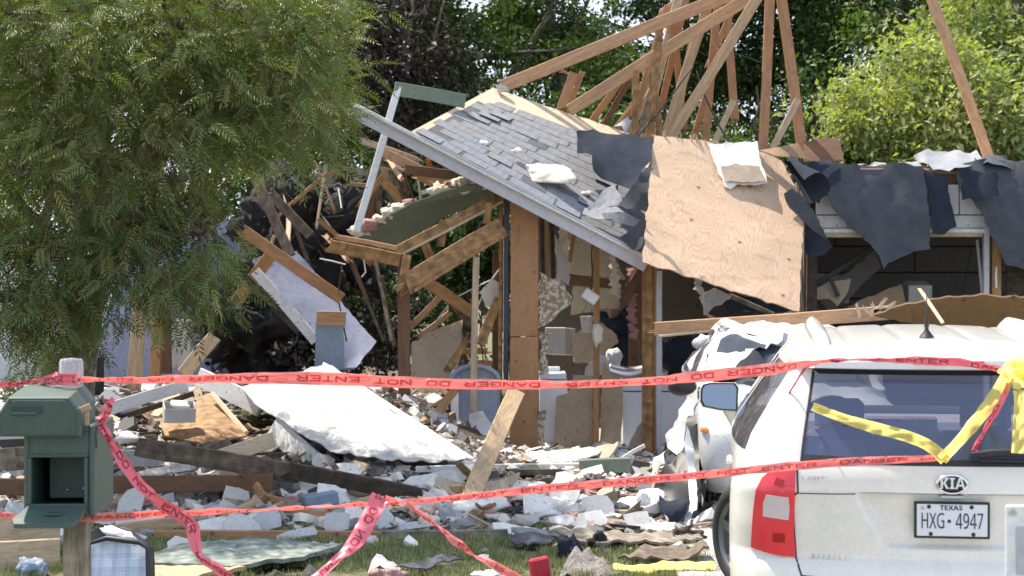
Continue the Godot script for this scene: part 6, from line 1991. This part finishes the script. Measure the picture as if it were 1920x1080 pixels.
func build_debris() -> void:
	# the long members first
	var L := [
		["weathered_beam", M.weather, 268, 840, 16.2, 560, 888, 16.0, .17, .09, 1, "long weathered grey beam sloping across the heap, left half", "beam"],
		["weathered_beam", M.dark, 545, 882, 15.98, 868, 946, 15.7, .15, .1, 1, "dark lower length of the weathered beam running to the leaning plank", "beam"],
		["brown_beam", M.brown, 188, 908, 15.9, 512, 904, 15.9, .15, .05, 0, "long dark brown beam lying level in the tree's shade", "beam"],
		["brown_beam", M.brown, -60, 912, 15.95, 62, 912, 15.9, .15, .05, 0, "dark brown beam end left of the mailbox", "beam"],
		["thin_brown_plank", M.rafter2, 290, 1002, 14.1, 716, 1004, 14.1, .07, .06, 0, "thin red brown plank lying along the lawn's edge", "plank"],
		["thin_pale_plank", M.greywood, 712, 1003, 14.12, 952, 1001, 14.12, .075, .06, 0, "weathered pale length continuing the thin plank along the lawn", "plank"],
		["short_plank", M.pine, 196, 998, 14.3, 348, 978, 14.5, .10, .06, 1, "short pine plank at the right of the mailbox post", "plank"],
		["leaning_plank", M.pine, 878, 944, 15.6, 968, 734, 17.4, .17, .045, 0, "brown plank leaning up against the plywood corner", "plank"],
		["white_gutter", M.siding, 780, 880, 16.9, 1088, 874, 16.9, .06, .07, 0, "white gutter length lying level right of the white sheet", "gutter"],
		["pale_batten", M.bareply, 940, 890, 16.7, 1088, 886, 16.7, .05, .05, 1, "cream batten just below the white gutter", "batten"],
		["green_pipe", M.greenpaint, 1086, 876, 16.8, 1182, 872, 16.8, .14, .12, 0, "grey green trim length beside the white gutter's right end", "trim"],
		["white_trim_board", M.white, 372, 706, 19.2, 488, 764, 18.6, .20, .04, 0, "white wide trim board lying tilted over the broken cabinet", "board"],
		["white_trim_board", M.siding, 200, 768, 18.2, 350, 722, 18.8, .13, .04, 0, "white gutter like board sloping up from the mailbox", "board"],
		["dark_board", M.dark, 240, 778, 18.1, 362, 738, 18.6, .06, .04, 0, "dark edge board under the white gutter like board", "board"],
		["pale_board", M.bareply, 412, 858, 17.2, 512, 824, 17.6, .16, .05, 0, "short pale board sloping up below the cabinet", "board"],
		["white_gutter_piece", M.siding, 512, 800, 17.9, 584, 866, 17.2, .24, .04, 0, "off white channel board lying end down right of the pale board", "board"],
		["white_ridge_strip", M.white, 608, 684, 20.0, 888, 864, 17.28, .05, .05, 0, "white folded edge along the big white sheet's right side", "trim"],
		["cabinet_edge", M.bareply, 398, 738, 18.4, 462, 812, 17.7, .05, .04, 0, "pale edge board of the broken cabinet", "board"],
		["stake", M.dark, 964, 930, 15.8, 965, 975, 15.2, .03, .03, 0, "short dark stake upright in the rubble right of the leaning plank", "stake"],
		["pink_batten", M.pine, 1002, 910, 15.9, 1038, 936, 15.6, .06, .04, 1, "pinkish short batten in the rubble below the low tape", "batten"],
		["thin_dark_strip", M.black, 1088, 938, 15.5, 1128, 962, 15.2, .02, .02, 0, "thin black strip among white rubble", "strip"],
		["white_strip", M.white, 1166, 860, 17.5, 1208, 836, 17.8, .04, .02, 0, "thin white strip leaning at the doorway's foot", "strip"],
		["grey_plank", M.pale, -60, 1000, 13.2, 112, 990, 13.5, .24, .04, 1, "wide weathered plank left of the mailbox post", "plank"],
		["grey_plank", M.pale, -60, 1046, 12.5, 112, 1038, 12.7, .22, .04, 0, "second wide weathered plank, nearest at the frame's left", "plank"],
		["white_board", M.white, -60, 806, 18.0, 48, 800, 18.0, .30, .04, 0, "white board lying behind the mailbox's left side", "board"],
		["dark_gutter", M.black, -60, 834, 17.6, 52, 830, 17.6, .10, .06, 0, "dark board under the white one behind the mailbox", "board"],
		["pale_step_board", M.greywood, -60, 866, 16.8, 56, 858, 16.8, .22, .05, 0, "weathered board below the dark one behind the mailbox", "board"],
		["tan_strut", M.honey, 480, 910, 15.7, 500, 938, 15.4, .07, .04, 0, "short tan strut standing below the brown beam's end", "strut"],
		["painted_gap_shade", M.dark, 300, 935, 16.4, 520, 930, 16.4, .28, .03, 0, "dark strip put in as the shade of the gap under the long brown beam", "board"],  # dark colour standing in for the shaded gap below the beam
		["grey_channel", M.trim, 228, 860, 16.6, 300, 858, 16.5, .16, .05, 0, "grey green board edge under the weathered beam's upper end", "board"],
		["lawn_batten", M.dark, 1130, 984, 14.6, 1200, 990, 14.4, .03, .02, 1, "small dark batten at the lawn edge among shingles", "batten"],
	]
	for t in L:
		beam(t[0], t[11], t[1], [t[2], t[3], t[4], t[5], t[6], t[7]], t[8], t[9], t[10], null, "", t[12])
	# the big sheets
	var ws := mb()
	pressed = Vector4(.15, -.106, .022, 3.0)
	sheet(ws, [452, 726, 18.86, 540, 706, 19.43, 610, 684, 20.01, 660, 712, 19.62, 740, 766, 18.76, 820, 820, 17.89, 886, 862, 17.22, 820, 868, 16.93, 720, 862, 16.84, 620, 846, 16.93, 540, 800, 17.6, 480, 760, 18.28], .01, .5, .012, .4, 0, 9)
	pressed = Vector4.ZERO
	var wsheet := one("white_metal_sheet", ws, mat(Color(.49, .485, .47), .55, T.dust, 1.0), "large white ribbed sheet lying over the heap in full sun", "sheet")
	patch("cabinet_board", "brown veneered board of a broken cabinet propped on the heap", "board", M.honey, [300, 790, 18.0, 352, 752, 18.6, 396, 736, 18.7, 436, 784, 18.0, 462, 816, 17.6, 380, 830, 17.2, 310, 816, 17.5], .02, .8, .01, 1)
	patch("cabinet_board", "dim inner board of the broken cabinet in its own shade", "board", M.pine, [282, 778, 18.6, 316, 740, 18.9, 340, 736, 18.9, 312, 782, 18.4], .02, .8, .01, 1)
	patch("teal_board", "weathered teal painted board lying flat in front of the thin plank", "board", M.teal, [282, 1038, 12.7, 340, 1018, 12.99, 470, 1008, 13.18, 642, 1020, 12.99, 560, 1044, 12.56, 430, 1060, 12.27, 290, 1056, 12.32], .03, 1.0, .01, 1, null, .1)
	patch("tan_board", "tan board lying under the teal one at its left", "board", M.pine, [278, 1056, 12.4, 420, 1058, 12.34, 460, 1060, 12.29, 330, 1090, 11.81, 278, 1090, 11.81], .03, 1.0, .01, 1, null, .1)
	patch("drywall_slab", "broad drywall slab lying at the foot of the plywood corner", "drywall", M.drywall, [950, 856, 17.6, 1010, 846, 18.0, 1136, 838, 18.3, 1120, 852, 17.7, 1060, 866, 17.2, 966, 884, 16.8], .016, 1.2, .01, 1)
	patch("drywall_slab", "tan backed drywall corner curling up beside the broad slab", "drywall", M.tan, [1118, 840, 18.2, 1160, 828, 18.4, 1150, 850, 18.0, 1140, 864, 17.6, 1112, 858, 17.8], .014, 1.5, .03, 1)
	patch("grey_carpet_tile", "speckled grey mat tilted against the rubble by the crushed car", "mat", M.shingle2, [1140, 912, 16.6, 1184, 872, 17.2, 1234, 890, 17.0, 1212, 950, 16.0, 1150, 944, 16.0], .02, 1.2, .02, 1)
	patch("grey_carpet_tile", "darker fringed mat edge below the tilted speckled mat", "mat", M.shingle3, [1146, 936, 15.9, 1180, 926, 16.0, 1206, 946, 15.7, 1190, 956, 15.5, 1150, 950, 15.6], .02, 2.0, .02, 1)
	patch("shingle_strip", "long grey weathered shingle strip lying at the driveway's edge", "shingle", M.greywood, [1030, 1000, 13.79, 1060, 992, 14.09, 1200, 1000, 13.99, 1310, 992, 13.99, 1318, 1002, 13.79, 1240, 1016, 13.49, 1100, 1016, 13.49], .02, 2.0, .03, .8)
	patch("shingle_strip", "second tattered grey strip nearer on the driveway", "shingle", M.weather, [1160, 1038, 12.8, 1220, 1024, 13.1, 1320, 1020, 13.1, 1330, 1034, 12.8, 1240, 1048, 12.61], .02, 2.2, .04, 1.2)
	patch("felt_piece", "dark felt piece under the grey shingle strip's left end", "tar paper", M.felt, [952, 1008, 13.69, 990, 998, 13.89, 1044, 1000, 13.79, 1030, 1014, 13.49, 970, 1018, 13.49], .01, 1.5, .03, 1)
	patch("dark_cloth_sheet", "dark blue grey sheet lying flat on the lawn", "cloth", mat(Color(.075, .085, .12), .85, T.mottle, 2.0), [742, 1062, 12.32, 780, 1050, 12.52, 830, 1044, 12.62, 872, 1048, 12.57, 830, 1056, 12.42, 780, 1066, 12.27], .008, 1.2, .03, 1.2)
	patch("white_cloth_sheet", "crumpled pale lavender cloth beside the dark sheet on the lawn", "cloth", M.cloth, [690, 1064, 12.22, 706, 1044, 12.57, 738, 1046, 12.57, 752, 1052, 12.42, 740, 1066, 12.22, 712, 1072, 12.13], .008, 1.8, .06, 2)
	patch("black_tarp", "black tarpaulin in the shade under the teal board's right end", "tarp", M.black, [470, 1064, 12.7, 580, 1040, 13.1, 626, 1030, 13.3, 640, 1056, 12.8, 600, 1090, 12.2, 470, 1090, 12.2], .01, 1.5, .06, 1.4)
	patch("crumpled_garment", "grey brown crumpled garment with a dark red stain, lying on the lawn's right edge", "clothes", mat(Color(.30, .265, .25), .95, T.mottle, 1.5), [1048, 1086, 12.1, 1058, 1050, 12.5, 1082, 1024, 12.75, 1104, 1030, 12.7, 1130, 1048, 12.6, 1160, 1078, 12.2, 1150, 1090, 12.1], .012, 2.0, .05, 2.4, null, 0, 12.0)
	# cushions, cloth heaps
	var lumps := [
				["denim_bundle", M.navy, 1068, 1046, .07, .12, .1, .5, 2.2, "dark blue twisted cloth on the grey garment", "clothes"],
		["white_plastic_bag", M.cloth, 226, 830, .30, .09, .2, .45, 2.0, "white crumpled bag on the heap right of the mailbox", "bag"],
		["navy_cap", M.navy, 240, 786, .20, .09, .18, .4, 1.8, "dark navy garment lying above the white bag", "clothes"],
		["black_ball", M.black, 338, 806, .06, .05, .06, .2, 1.2, "small black ball on the cabinet's floor board", "ball"],
		["dark_jacket", M.char, 306, 680, .32, .14, .2, .5, 1.8, "black jacket heaped beside the pale standing post", "clothes"],
		["straw_tuft", M.wool, 556, 744, .12, .05, .1, .8, 3.0, "dry brown tuft on the white ribbed sheet's upper left", "tuft"],
		["straw_tuft", M.ash, 604, 748, .07, .05, .06, .9, 3.0, "small reddish grey tuft high on the white ribbed sheet", "tuft"],
		["dark_tuft", M.char, 540, 768, .16, .06, .12, .9, 2.8, "dark charred tuft left on the white ribbed sheet", "tuft"],
		["dark_tuft", M.char, 742, 856, .09, .06, .06, .7, 2.4, "dark ragged tuft at the white ribbed sheet's lower edge", "tuft"],
		["ash_tuft", M.ash, 676, 834, .12, .05, .1, .8, 2.8, "grey burnt tuft on the lower middle of the white ribbed sheet", "tuft"],
		["wool_clump", M.pinkwool, 560, 676, .18, .09, .14, .7, 2.6, "pinkish insulation clump behind the white ribbed sheet's top", "insulation"],
		["wool_clump", M.pinkwool, 520, 668, .14, .1, .12, .7, 2.6, "reddish clump beside the white carton at the back", "insulation"],
		["wool_clump", M.wool, 612, 716, .10, .05, .1, .7, 2.8, "cream clump at the white ribbed sheet's peak", "insulation"],
		["burnt_clump", M.char, 470, 700, .34, .16, .25, .8, 2.4, "black burnt clump behind the white trim board", "burnt heap"],
		["burnt_clump", M.char, 430, 660, .34, .18, .25, .8, 2.4, "black burnt clump at the pale leaning plank's right", "burnt heap"],
		["burnt_clump", M.ash, 400, 690, .20, .1, .2, .8, 2.6, "grey ashy clump below the leaning plank", "burnt heap"],
		["green_clump", M.grassbed, 480, 790, .2, .12, .15, .8, 2.6, "dark clump of soil and leaves under the white trim board", "clump"],
		["black_bag", M.black, 976, 968, .10, .08, .08, .5, 2.0, "black crumpled bag at the lawn edge right of the plank's foot", "bag"],
		["black_bag", M.black, 1110, 908, .12, .07, .1, .5, 2.0, "black scrap bag in the white rubble below the grey green trim", "bag"],
		["dark_bundle", M.felt, 1158, 962, .16, .07, .1, .4, 2.0, "dark felt bundle on the white rubble left of the thin pole", "bundle"],
		["pink_bundle", M.pinkwool, 940, 948, .12, .07, .1, .6, 2.4, "pinkish insulation wad by the leaning plank's foot", "insulation"],
		["white_rubble_lump", M.drywall, 896, 962, .26, .12, .16, .4, 1.7, "rounded whitish rubble mound at the leaning plank's foot", "rubble"],
		["white_rubble_lump", M.drywall, 760, 945, .20, .06, .16, .5, 1.9, "whitish rubble mound behind the middle tape fold", "rubble"],
		["white_rubble_lump", M.drywall, 1216, 964, .26, .13, .2, .5, 1.8, "bright plaster mound below the crushed car's liner", "rubble"],
		["white_rubble_lump", M.drywall, 1040, 962, .3, .1, .2, .5, 1.8, "pale plaster mound in the middle of the right rubble", "rubble"],
		["blue_rag", M.blue, 60, 1074, .10, .08, .1, .5, 2.0, "small dark blue rag at the frame's lower left", "cloth"],
		["pink_bag", M.pinkwool, 726, 1086, .14, .06, .1, .4, 2.0, "pale pink scrap at the frame's bottom on the lawn", "scrap"],
		["white_bag", M.cloth, 912, 1086, .12, .05, .1, .4, 2.0, "white plastic scrap at the frame's bottom below the roped tape", "bag"],
		["dark_branch_pile", M.dark, 1260, 1012, .2, .06, .12, .9, 2.6, "dark twiggy litter between the two grey shingle strips", "litter"],
		["dark_branch_pile", M.char, 1120, 1026, .12, .07, .1, .8, 2.6, "black scrap heap behind the grey garment", "litter"],
		["yellow_scrap", mat(Color(.72, .60, .05), .6), 952, 1088, .06, .03, .05, .4, 2.0, "small yellow scrap at the frame's bottom", "scrap"],
	]
	var n := 0
	for t in lumps:
		n += 1
		var st := mb()
		var c := place(t[2], t[3])
		lump(st, Transform3D(Basis(Vector3.UP, n * 1.3), c + Vector3(0, t[5] * .25, 0)), Vector3(t[4], t[5], t[6]), t[7], t[8], 24, 14, n * 11.0)
		one(t[0], st, t[1], t[9], t[10])
	# boxes and containers
	var bxs := [
		["white_carton", M.white, 470, 690, .24, .24, .22, .3, "white carton at the back of the heap left", "carton"],
		["grey_carton", M.bin, 520, 660, .34, .2, .25, -.2, "grey blue carton behind the white carton", "carton"],
		["white_carton", M.cloth, 402, 692, .16, .24, .16, .1, "narrow white carton before the burnt clump", "carton"],
		["blue_white_pack", M.blue, 600, 962, .30, .20, .2, .4, "blue grey crate half buried below the weathered beam", "crate"],
		["blue_white_pack", mat(Color(.40, .44, .50), .6, T.dust, 1.0), 520, 922, .42, .22, .2, -.3, "pale blue crate under the brown beam's end", "crate"],
		["grey_box", M.drygrey, 1006, 936, .16, .16, .14, .5, "whitish plaster block right of the dark stake", "block"],
		["brick_block", mat(Color(.40, .34, .27), .9, T.mottle, 3.0, true), 536, 974, .24, .16, .1, .2, "tan ribbed block standing in rubble below the low tape", "block"],
		["magazine_box", mat(Color(.42, .02, .05), .5), 1012, 1082, .14, .15, .06, .4, "red and black printed box at the frame's bottom", "box"],
	]
	for t in bxs:
		var st := mb()
		var c := place(t[2], t[3])
		box(st, Transform3D(Basis(Vector3.UP, t[7]) * Basis(Vector3.BACK, t[7] * .3), c + Vector3(0, t[5] * .4, 0)), Vector3(t[4], t[5], t[6]), .012)
		one(t[0], st, t[1], t[8], t[9])
	# a translucent drawer
	var D := thing("white_tray", "white plastic tray tipped on the broken cabinet, papers in it", "tray", place(336, 790))
	var st := mb()
	var c0 := P(336, 772, 17.6)
	var bs := Basis(Vector3.UP, .3) * Basis(Vector3.RIGHT, .35)
	for q in [[Vector3(0, 0, .1), Vector3(.30, .15, .01)], [Vector3(0, 0, -.1), Vector3(.30, .15, .01)], [Vector3(-.15, 0, 0), Vector3(.01, .15, .2)], [Vector3(.15, 0, 0), Vector3(.01, .15, .2)], [Vector3(0, -.07, 0), Vector3(.3, .01, .2)]]:
		box(st, Transform3D(bs, c0 + bs * q[0]), q[1], .003)
	add("tray_shell", st, M.cloth, D)
	st = mb()
	shard(st, c0 + Vector3(0, .08, 0), .2, .14, .02, Vector3(.2, 1, .3), .3)
	add("paper_stack", st, M.white, D)
	# plaid backpack behind the mailbox post
	var K := thing("plaid_backpack", "pale blue plaid backpack with black edging standing behind the mailbox post", "backpack", P(222, 1100, 10.5))
	patch("back_shell", "", "", M.black, [166, 1000, 10.7, 200, 984, 10.7, 250, 994, 10.7, 280, 1018, 10.65, 284, 1110, 10.5, 166, 1110, 10.5], .14, .5, .02, 1, K)
	patch("front_panel", "", "", plaid(), [168, 1016, 10.56, 200, 1010, 10.55, 262, 1018, 10.52, 274, 1026, 10.5, 276, 1110, 10.44, 170, 1110, 10.46], .06, .3, .012, 1.2, K)
	st = mb()
	tube(st, [P(164, 1110, 10.44), P(166, 1020, 10.52), P(200, 1009, 10.5), P(262, 1017, 10.48), P(277, 1028, 10.46), P(279, 1110, 10.40)], [.016], 8)
	add("black_piping", st, M.black, K)
	st = mb()
	lump(st, Transform3D(Basis(Vector3.BACK, -.3), P(222, 1002, 10.6)), Vector3(.12, .03, .08), .4, 2, 16, 10, 4)
	add("white_top", st, M.cloth, K)
	# broken board pieces: [material, x, y, width px, height px, turn, kind, label]
	var W: Material = M.drywall; var Tn: Material = M.tan; var Gy: Material = M.drygrey; var Sh: Material = M.shingle2; var Cr: Material = M.cream; var Pl: Material = M.bareply
	var S := [
		[W, 444, 932, 60, 46, .2, "square white drywall chunk hung at the brown beam's shade below the drooping tape"],
		[W, 244, 945, 52, 62, -.2, "upright torn white drywall chunk right of the mailbox body"],
		[W, 405, 988, 84, 34, .1, "low whitish drywall wedge behind the thin plank's left"],
		[W, 452, 985, 90, 40, -.2, "lavender white triangular drywall piece beside the low wedge"],
		[Gy, 500, 974, 66, 44, .6, "grey green curved board shard left of the tan ribbed block"],
		[W, 622, 934, 74, 56, -.4, "large white drywall shard leaning below the weathered beam's middle"],
		[W, 660, 920, 60, 40, .5, "white drywall shard right of the large leaning one"],
		[Gy, 634, 980, 56, 48, .1, "speckled grey slab right of the tan ribbed block"],
		[W, 584, 912, 50, 30, .3, "small white drywall wedge on the crate below the beam"],
		[Cr, 490, 938, 40, 36, .9, "cream triangular shard against the pale blue crate"],
		[W, 706, 906, 70, 26, .1, "flat white drywall piece above the weathered beam's lower half"],
		[W, 640, 884, 80, 28, -.1, "flat white shard at the white ribbed sheet's lower left"],
		[W, 560, 884, 60, 26, .3, "broken white shard under the channel board"],
		[W, 604, 866, 50, 34, -.5, "blue white bent shard right of the channel board"],
		[W, 780, 908, 90, 30, .05, "wide white drywall sheet under the white gutter's left end"],
		[W, 840, 900, 70, 34, .2, "whitish drywall sheet left of the leaning plank's middle"],
		[W, 730, 884, 110, 24, -.05, "long white plaster sheet along the ribbed sheet's bottom"],
		[Gy, 768, 924, 40, 26, .6, "grey white bundle board at the weathered beam's dark length"],
		[W, 460, 850, 60, 22, .2, "sunlit white scrap below the pale board"],
		[W, 380, 852, 90, 20, -.1, "sunlit plaster scrap on the weathered beam's upper side"],
		[W, 330, 838, 60, 20, .2, "sunlit white scrap right of the white bag"],
		[Tn, 352, 828, 56, 22, -.3, "tan board offcut below the cabinet floor"],
		[W, 426, 804, 40, 26, .7, "white torn shard at the cabinet's right foot"],
		[W, 500, 832, 60, 30, -.3, "white shard between pale board and channel board"],
		[W, 286, 888, 90, 20, .1, "row of pale scraps lying on the brown beam, left part"],
		[Tn, 400, 888, 110, 22, .05, "tan board lying on the brown beam's middle"],
		[Gy, 330, 880, 80, 18, -.1, "grey scrap lying on the brown beam"],
		[W, 90, 950, 40, 40, .4, "torn white scrap left of the mailbox's lower flap"],
		[Gy, 40, 960, 80, 30, -.3, "grey crumpled board left of the mailbox under the low tape"],
		[W, 20, 890, 50, 24, .3, "pale scrap heap at the frame's left below the weathered board"],
		[Tn, 940, 916, 90, 44, .1, "brownish torn board right of the leaning plank's lower half"],
		[Gy, 986, 920, 60, 36, -.4, "grey bent board left of the pink batten"],
		[W, 1010, 950, 70, 56, .1, "square whitish plaster block face below the pink batten"],
		[W, 1060, 930, 70, 44, -.3, "white plaster shard right of the pink batten"],
		[W, 1100, 890, 80, 30, .2, "white plaster shard just below the grey green trim"],
		[W, 1062, 900, 60, 30, -.2, "white plaster shard below the cream batten's end"],
		[W, 1120, 950, 76, 44, .5, "big white plaster shard left of the speckled mat"],
		[Gy, 1094, 944, 60, 30, -.6, "grey concave shard beside the thin black strip"],
		[W, 1106, 976, 70, 36, .1, "low white block at the lawn's edge before the plaster shards"],
		[W, 1196, 976, 60, 40, -.3, "white plaster piece at the thin pole's foot"],
		[W, 1240, 990, 70, 20, .1, "white plaster crumbled along the grey shingle strip"],
		[Tn, 1150, 982, 60, 20, .1, "tan crumb board left of the thin pole's foot"],
		[Sh, 1216, 916, 50, 40, .4, "blue grey board between speckled mat and crushed car"],
		[W, 872, 920, 40, 20, -.2, "small white shard left of the leaning plank's foot"],
		[Gy, 716, 972, 50, 40, .7, "grey leaf strewn shard behind the wide pink tape"],
		[Sh, 846, 968, 60, 28, .2, "dark slate piece right of the roped tape's top"],
		[Gy, 768, 986, 140, 14, .0, "long flat grey board just behind the thin plank"],
		[W, 960, 994, 100, 20, .1, "whitish flat sheet at the lawn edge right of the thin plank"],
		[Sh, 1010, 1002, 110, 14, .0, "lavender flat shingle lying before the whitish flat sheet"],
		[W, 690, 1012, 40, 10, .2, "little white scrap on the lawn behind the wide pink tape"],
		[W, 908, 1048, 26, 12, .5, "tiny white scrap on the lawn by the roped tape"],
		[Gy, 556, 1002, 80, 16, .2, "grey scrap lying on the teal board's far edge"],
		[W, 246, 1008, 60, 26, -.5, "white folded scrap above the backpack's right"],
		[W, 360, 812, 36, 14, .3, "white chip on the cabinet floor board"],
		[Pl, 700, 962, 60, 14, .3, "pale splintered board among leaves behind the wide tape"],
		[Gy, 806, 946, 70, 20, -.2, "grey board below the weathered beam's dark end"],
		[W, 664, 962, 44, 34, -.6, "white shard right of the speckled grey slab"],
		[Tn, 890, 985, 44, 14, .4, "tan chip at the plank's foot near the lawn"],
		[W, 560, 936, 46, 30, .8, "white wedge above the tan ribbed block"],
		[Gy, 404, 962, 40, 30, -.3, "grey chip beside the drooping tape's knot"],
	]
	n = 0
	for t in S:
		n += 1
		var d := hit(t[1], t[2] + t[4] * .45)
		var s := FL / d
		var nn := Vector3(rng.randf_range(-.4, .4), 1.0 if t[4] < 32 else .55, .55 + rng.randf() * .4).normalized()
		var up := absf(Vector3.UP.dot((Vector3.UP - nn * nn.y).normalized()))
		var st1 := mb()
		var w: float = t[3] / s; var l: float = clampf(t[4] / s / maxf(.35, up), .1, .7)
		var c := P(t[1], t[2], d - .05)
		shard(st1, c, w, l, .015 if t[0] != Pl else .025, nn, t[5] * .5, .35, 7 + n % 5)
		if n % 3 == 0: shard(st1, c + Vector3(w * .2, -.01, -.03), w * .7, l * .7, .014, nn + Vector3(.2, .1, 0), t[5] + .6, .4, 7)
		one("board_fragment", st1, t[0] if t[0] != W or n % 3 == 0 else M.drywall2, t[6], "board piece")
	# countable odds and ends, alike within their part of the heap
	var kinds2 := [[M.pine, "tan lath"], [M.weather, "grey lath"], [M.rafter2, "red brown lath"], [M.bareply, "pale lath"], [M.drywall, "white board scrap"], [M.drywall2, "dirty white board scrap"], [M.tan, "tan board scrap"], [M.drygrey, "grey board scrap"], [M.shingle3, "dark shingle scrap"], [M.dark, "black burnt scrap"], [M.wool, "cream wool tuft"], [M.pinkwool, "pinkish wool tuft"], [M.cloth, "pale rag tuft"], [M.greycloth, "grey rag tuft"]]
	for k in 300:
		var x := rng.randf_range(190, 1225); var y := rng.randf_range(738, 992)
		if y < 860 and x > 470 and y > 690 + (x - 610) * .60 and x < 880: continue
		if y < 850 and x > 880: continue
		var zone: String = "high on the heap left of the white ribbed sheet" if y < 820 else ("around the weathered beam" if y < 890 and x < 700 else ("low between brown beam and lawn" if x < 700 else ("around the white gutter" if y < 905 else "in the rubble before the plywood corner")))
		var kd: Array = kinds2[(k * 5 + rng.randi() % 3) % 14]
		var d := hit(x, y); var c := P(x, y, d) + Vector3(0, .02, 0)
		var stx := mb()
		if kd[1].ends_with("lath"):
			var a := rng.randf() * TAU; var l := rng.randf_range(.18, .7)
			var v := Vector3(cos(a), rng.randf_range(-.1, .35), sin(a) * .8) * l * .5
			lumber(stx, c - v + Vector3(0, .03, 0), c + v + Vector3(0, .05, 0), rng.randf_range(.03, .09), .025, 3)
		elif kd[1].ends_with("tuft"):
			lump(stx, Transform3D(Basis(Vector3.UP, k * 1.1), c + Vector3(0, .02, 0)), Vector3(rng.randf_range(.05, .15), rng.randf_range(.03, .07), rng.randf_range(.05, .1)), .75, 2.6, 14, 9, k * 5.0)
		else:
			var nn := Vector3(rng.randf_range(-.7, .7), .8, rng.randf_range(-.1, 1.2)).normalized()
			var sz := rng.randf_range(.10, .30) if k % 6 else rng.randf_range(.35, .62)
			shard(stx, c, sz, sz * rng.randf_range(.45, .9), .014, nn, rng.randf() * TAU, .45, 7)
			if k % 2: shard(stx, c + Vector3(rng.randf_range(-.1, .1), .015, .03), sz * .6, sz * .4, .012, nn + Vector3(.3, 0, .2), rng.randf() * TAU, .5, 6)
		one(kd[1].replace(" ", "_"), stx, kd[0], "%s lying %s" % [kd[1], zone], kd[1].split(" ")[-1], "%ss %s" % [kd[1], zone])
	# uncounted small rubble
	var kinds := [["rubble_crumbs", "small crumbs of plaster and board strewn all over the heap", 0], ["rubble_splinters", "small wood splinters strewn all over the heap", 1], ["rubble_flakes", "flat shingle and paper flakes strewn over the heap and lawn edge", 2]]
	for kd in kinds:
		var st2 := mb()
		if kd[2] == 0: shard(st2, Vector3.ZERO, 1.0, .8, .35, Vector3.UP, 0, .4, 6)
		elif kd[2] == 1: lumber(st2, Vector3(-.5, 0, 0), Vector3(.5, 0.03, 0), .07, .05, 0)
		else: shard(st2, Vector3.ZERO, 1.0, .7, .04, Vector3.UP, 0, .45, 7)
		var spots := []
		var count: int = [8000, 900, 2600][kd[2]]
		var tries := 0
		while spots.size() < count and tries < count * 6:
			tries += 1
			var d := rng.randf_range(13.2, 21.5); var x := rng.randf_range(-6.5, 2.6)
			if d < 14.5 and rng.randf() < .93: continue
			if x > 1.9 and d > 16.5: continue
			var pp := P(0, 0, 1)
			pp = Vector3(960 + x / d * FL, 540 + (CH - heap(x, d)) / d * FL, 0)
			if pp.y < 858 and pp.x > 480 and pp.x < 880 and pp.y > 700 and (pp.y - 690) > (pp.x - 610) * .64 and rng.randf() < .95: continue
			var wgt := .35 + 1.1 * nz.get_noise_2d(x * 120.0, d * 120.0)
			if rng.randf() > wgt + .35: continue
			var s := rng.randf_range(.02, .08) if rng.randf() < .80 else rng.randf_range(.08, .26)
			var c := Color(.72, .69, .64)
			var r := rng.randf()
			if kd[2] == 1:
				s = rng.randf_range(.08, .38)
				c = Color(.46, .37, .27).lerp(Color(.17, .13, .10), rng.randf())
			elif r < .16: c = Color(.42, .34, .26)
			elif r < .36: c = Color(.40, .40, .42)
			elif r < .52: c = Color(.12, .11, .11)
			elif r < .60: c = Color(.30, .20, .13)
			elif r < .63: c = Color(.50, .30, .26)
			elif r < .66: c = Color(.22, .25, .12)
			if kd[2] == 2 and r > .6: c = Color(.28, .29, .31)
			c *= rng.randf_range(.6, 1.1); c.a = 1
			var b := Basis.from_euler(Vector3(rng.randf_range(-.6, .6), rng.randf() * TAU, rng.randf_range(-.6, .6))).scaled(Vector3.ONE * s)
			spots.append([Transform3D(b, Vector3(x, heap(x, d) + s * .12, -d)), c])
		scatter(kd[0], kd[1], "rubble", st2, M.chip, spots)

func plaid() -> StandardMaterial3D:
	var t := picture(256, 256, func(x: int, y: int) -> Color:
		var v := Color(.86, .90, .97)
		if x % 64 < 22: v = v * .93
		if y % 64 < 22: v = v * .94
		if x % 32 < 2 or y % 32 < 2: v = v * .9
		v *= .97 + .05 * nz2.get_noise_2d(x * 9.0, y * 9.0)
		return v)
	return mat(Color(.80, .81, .83), .85, t, 3.0)
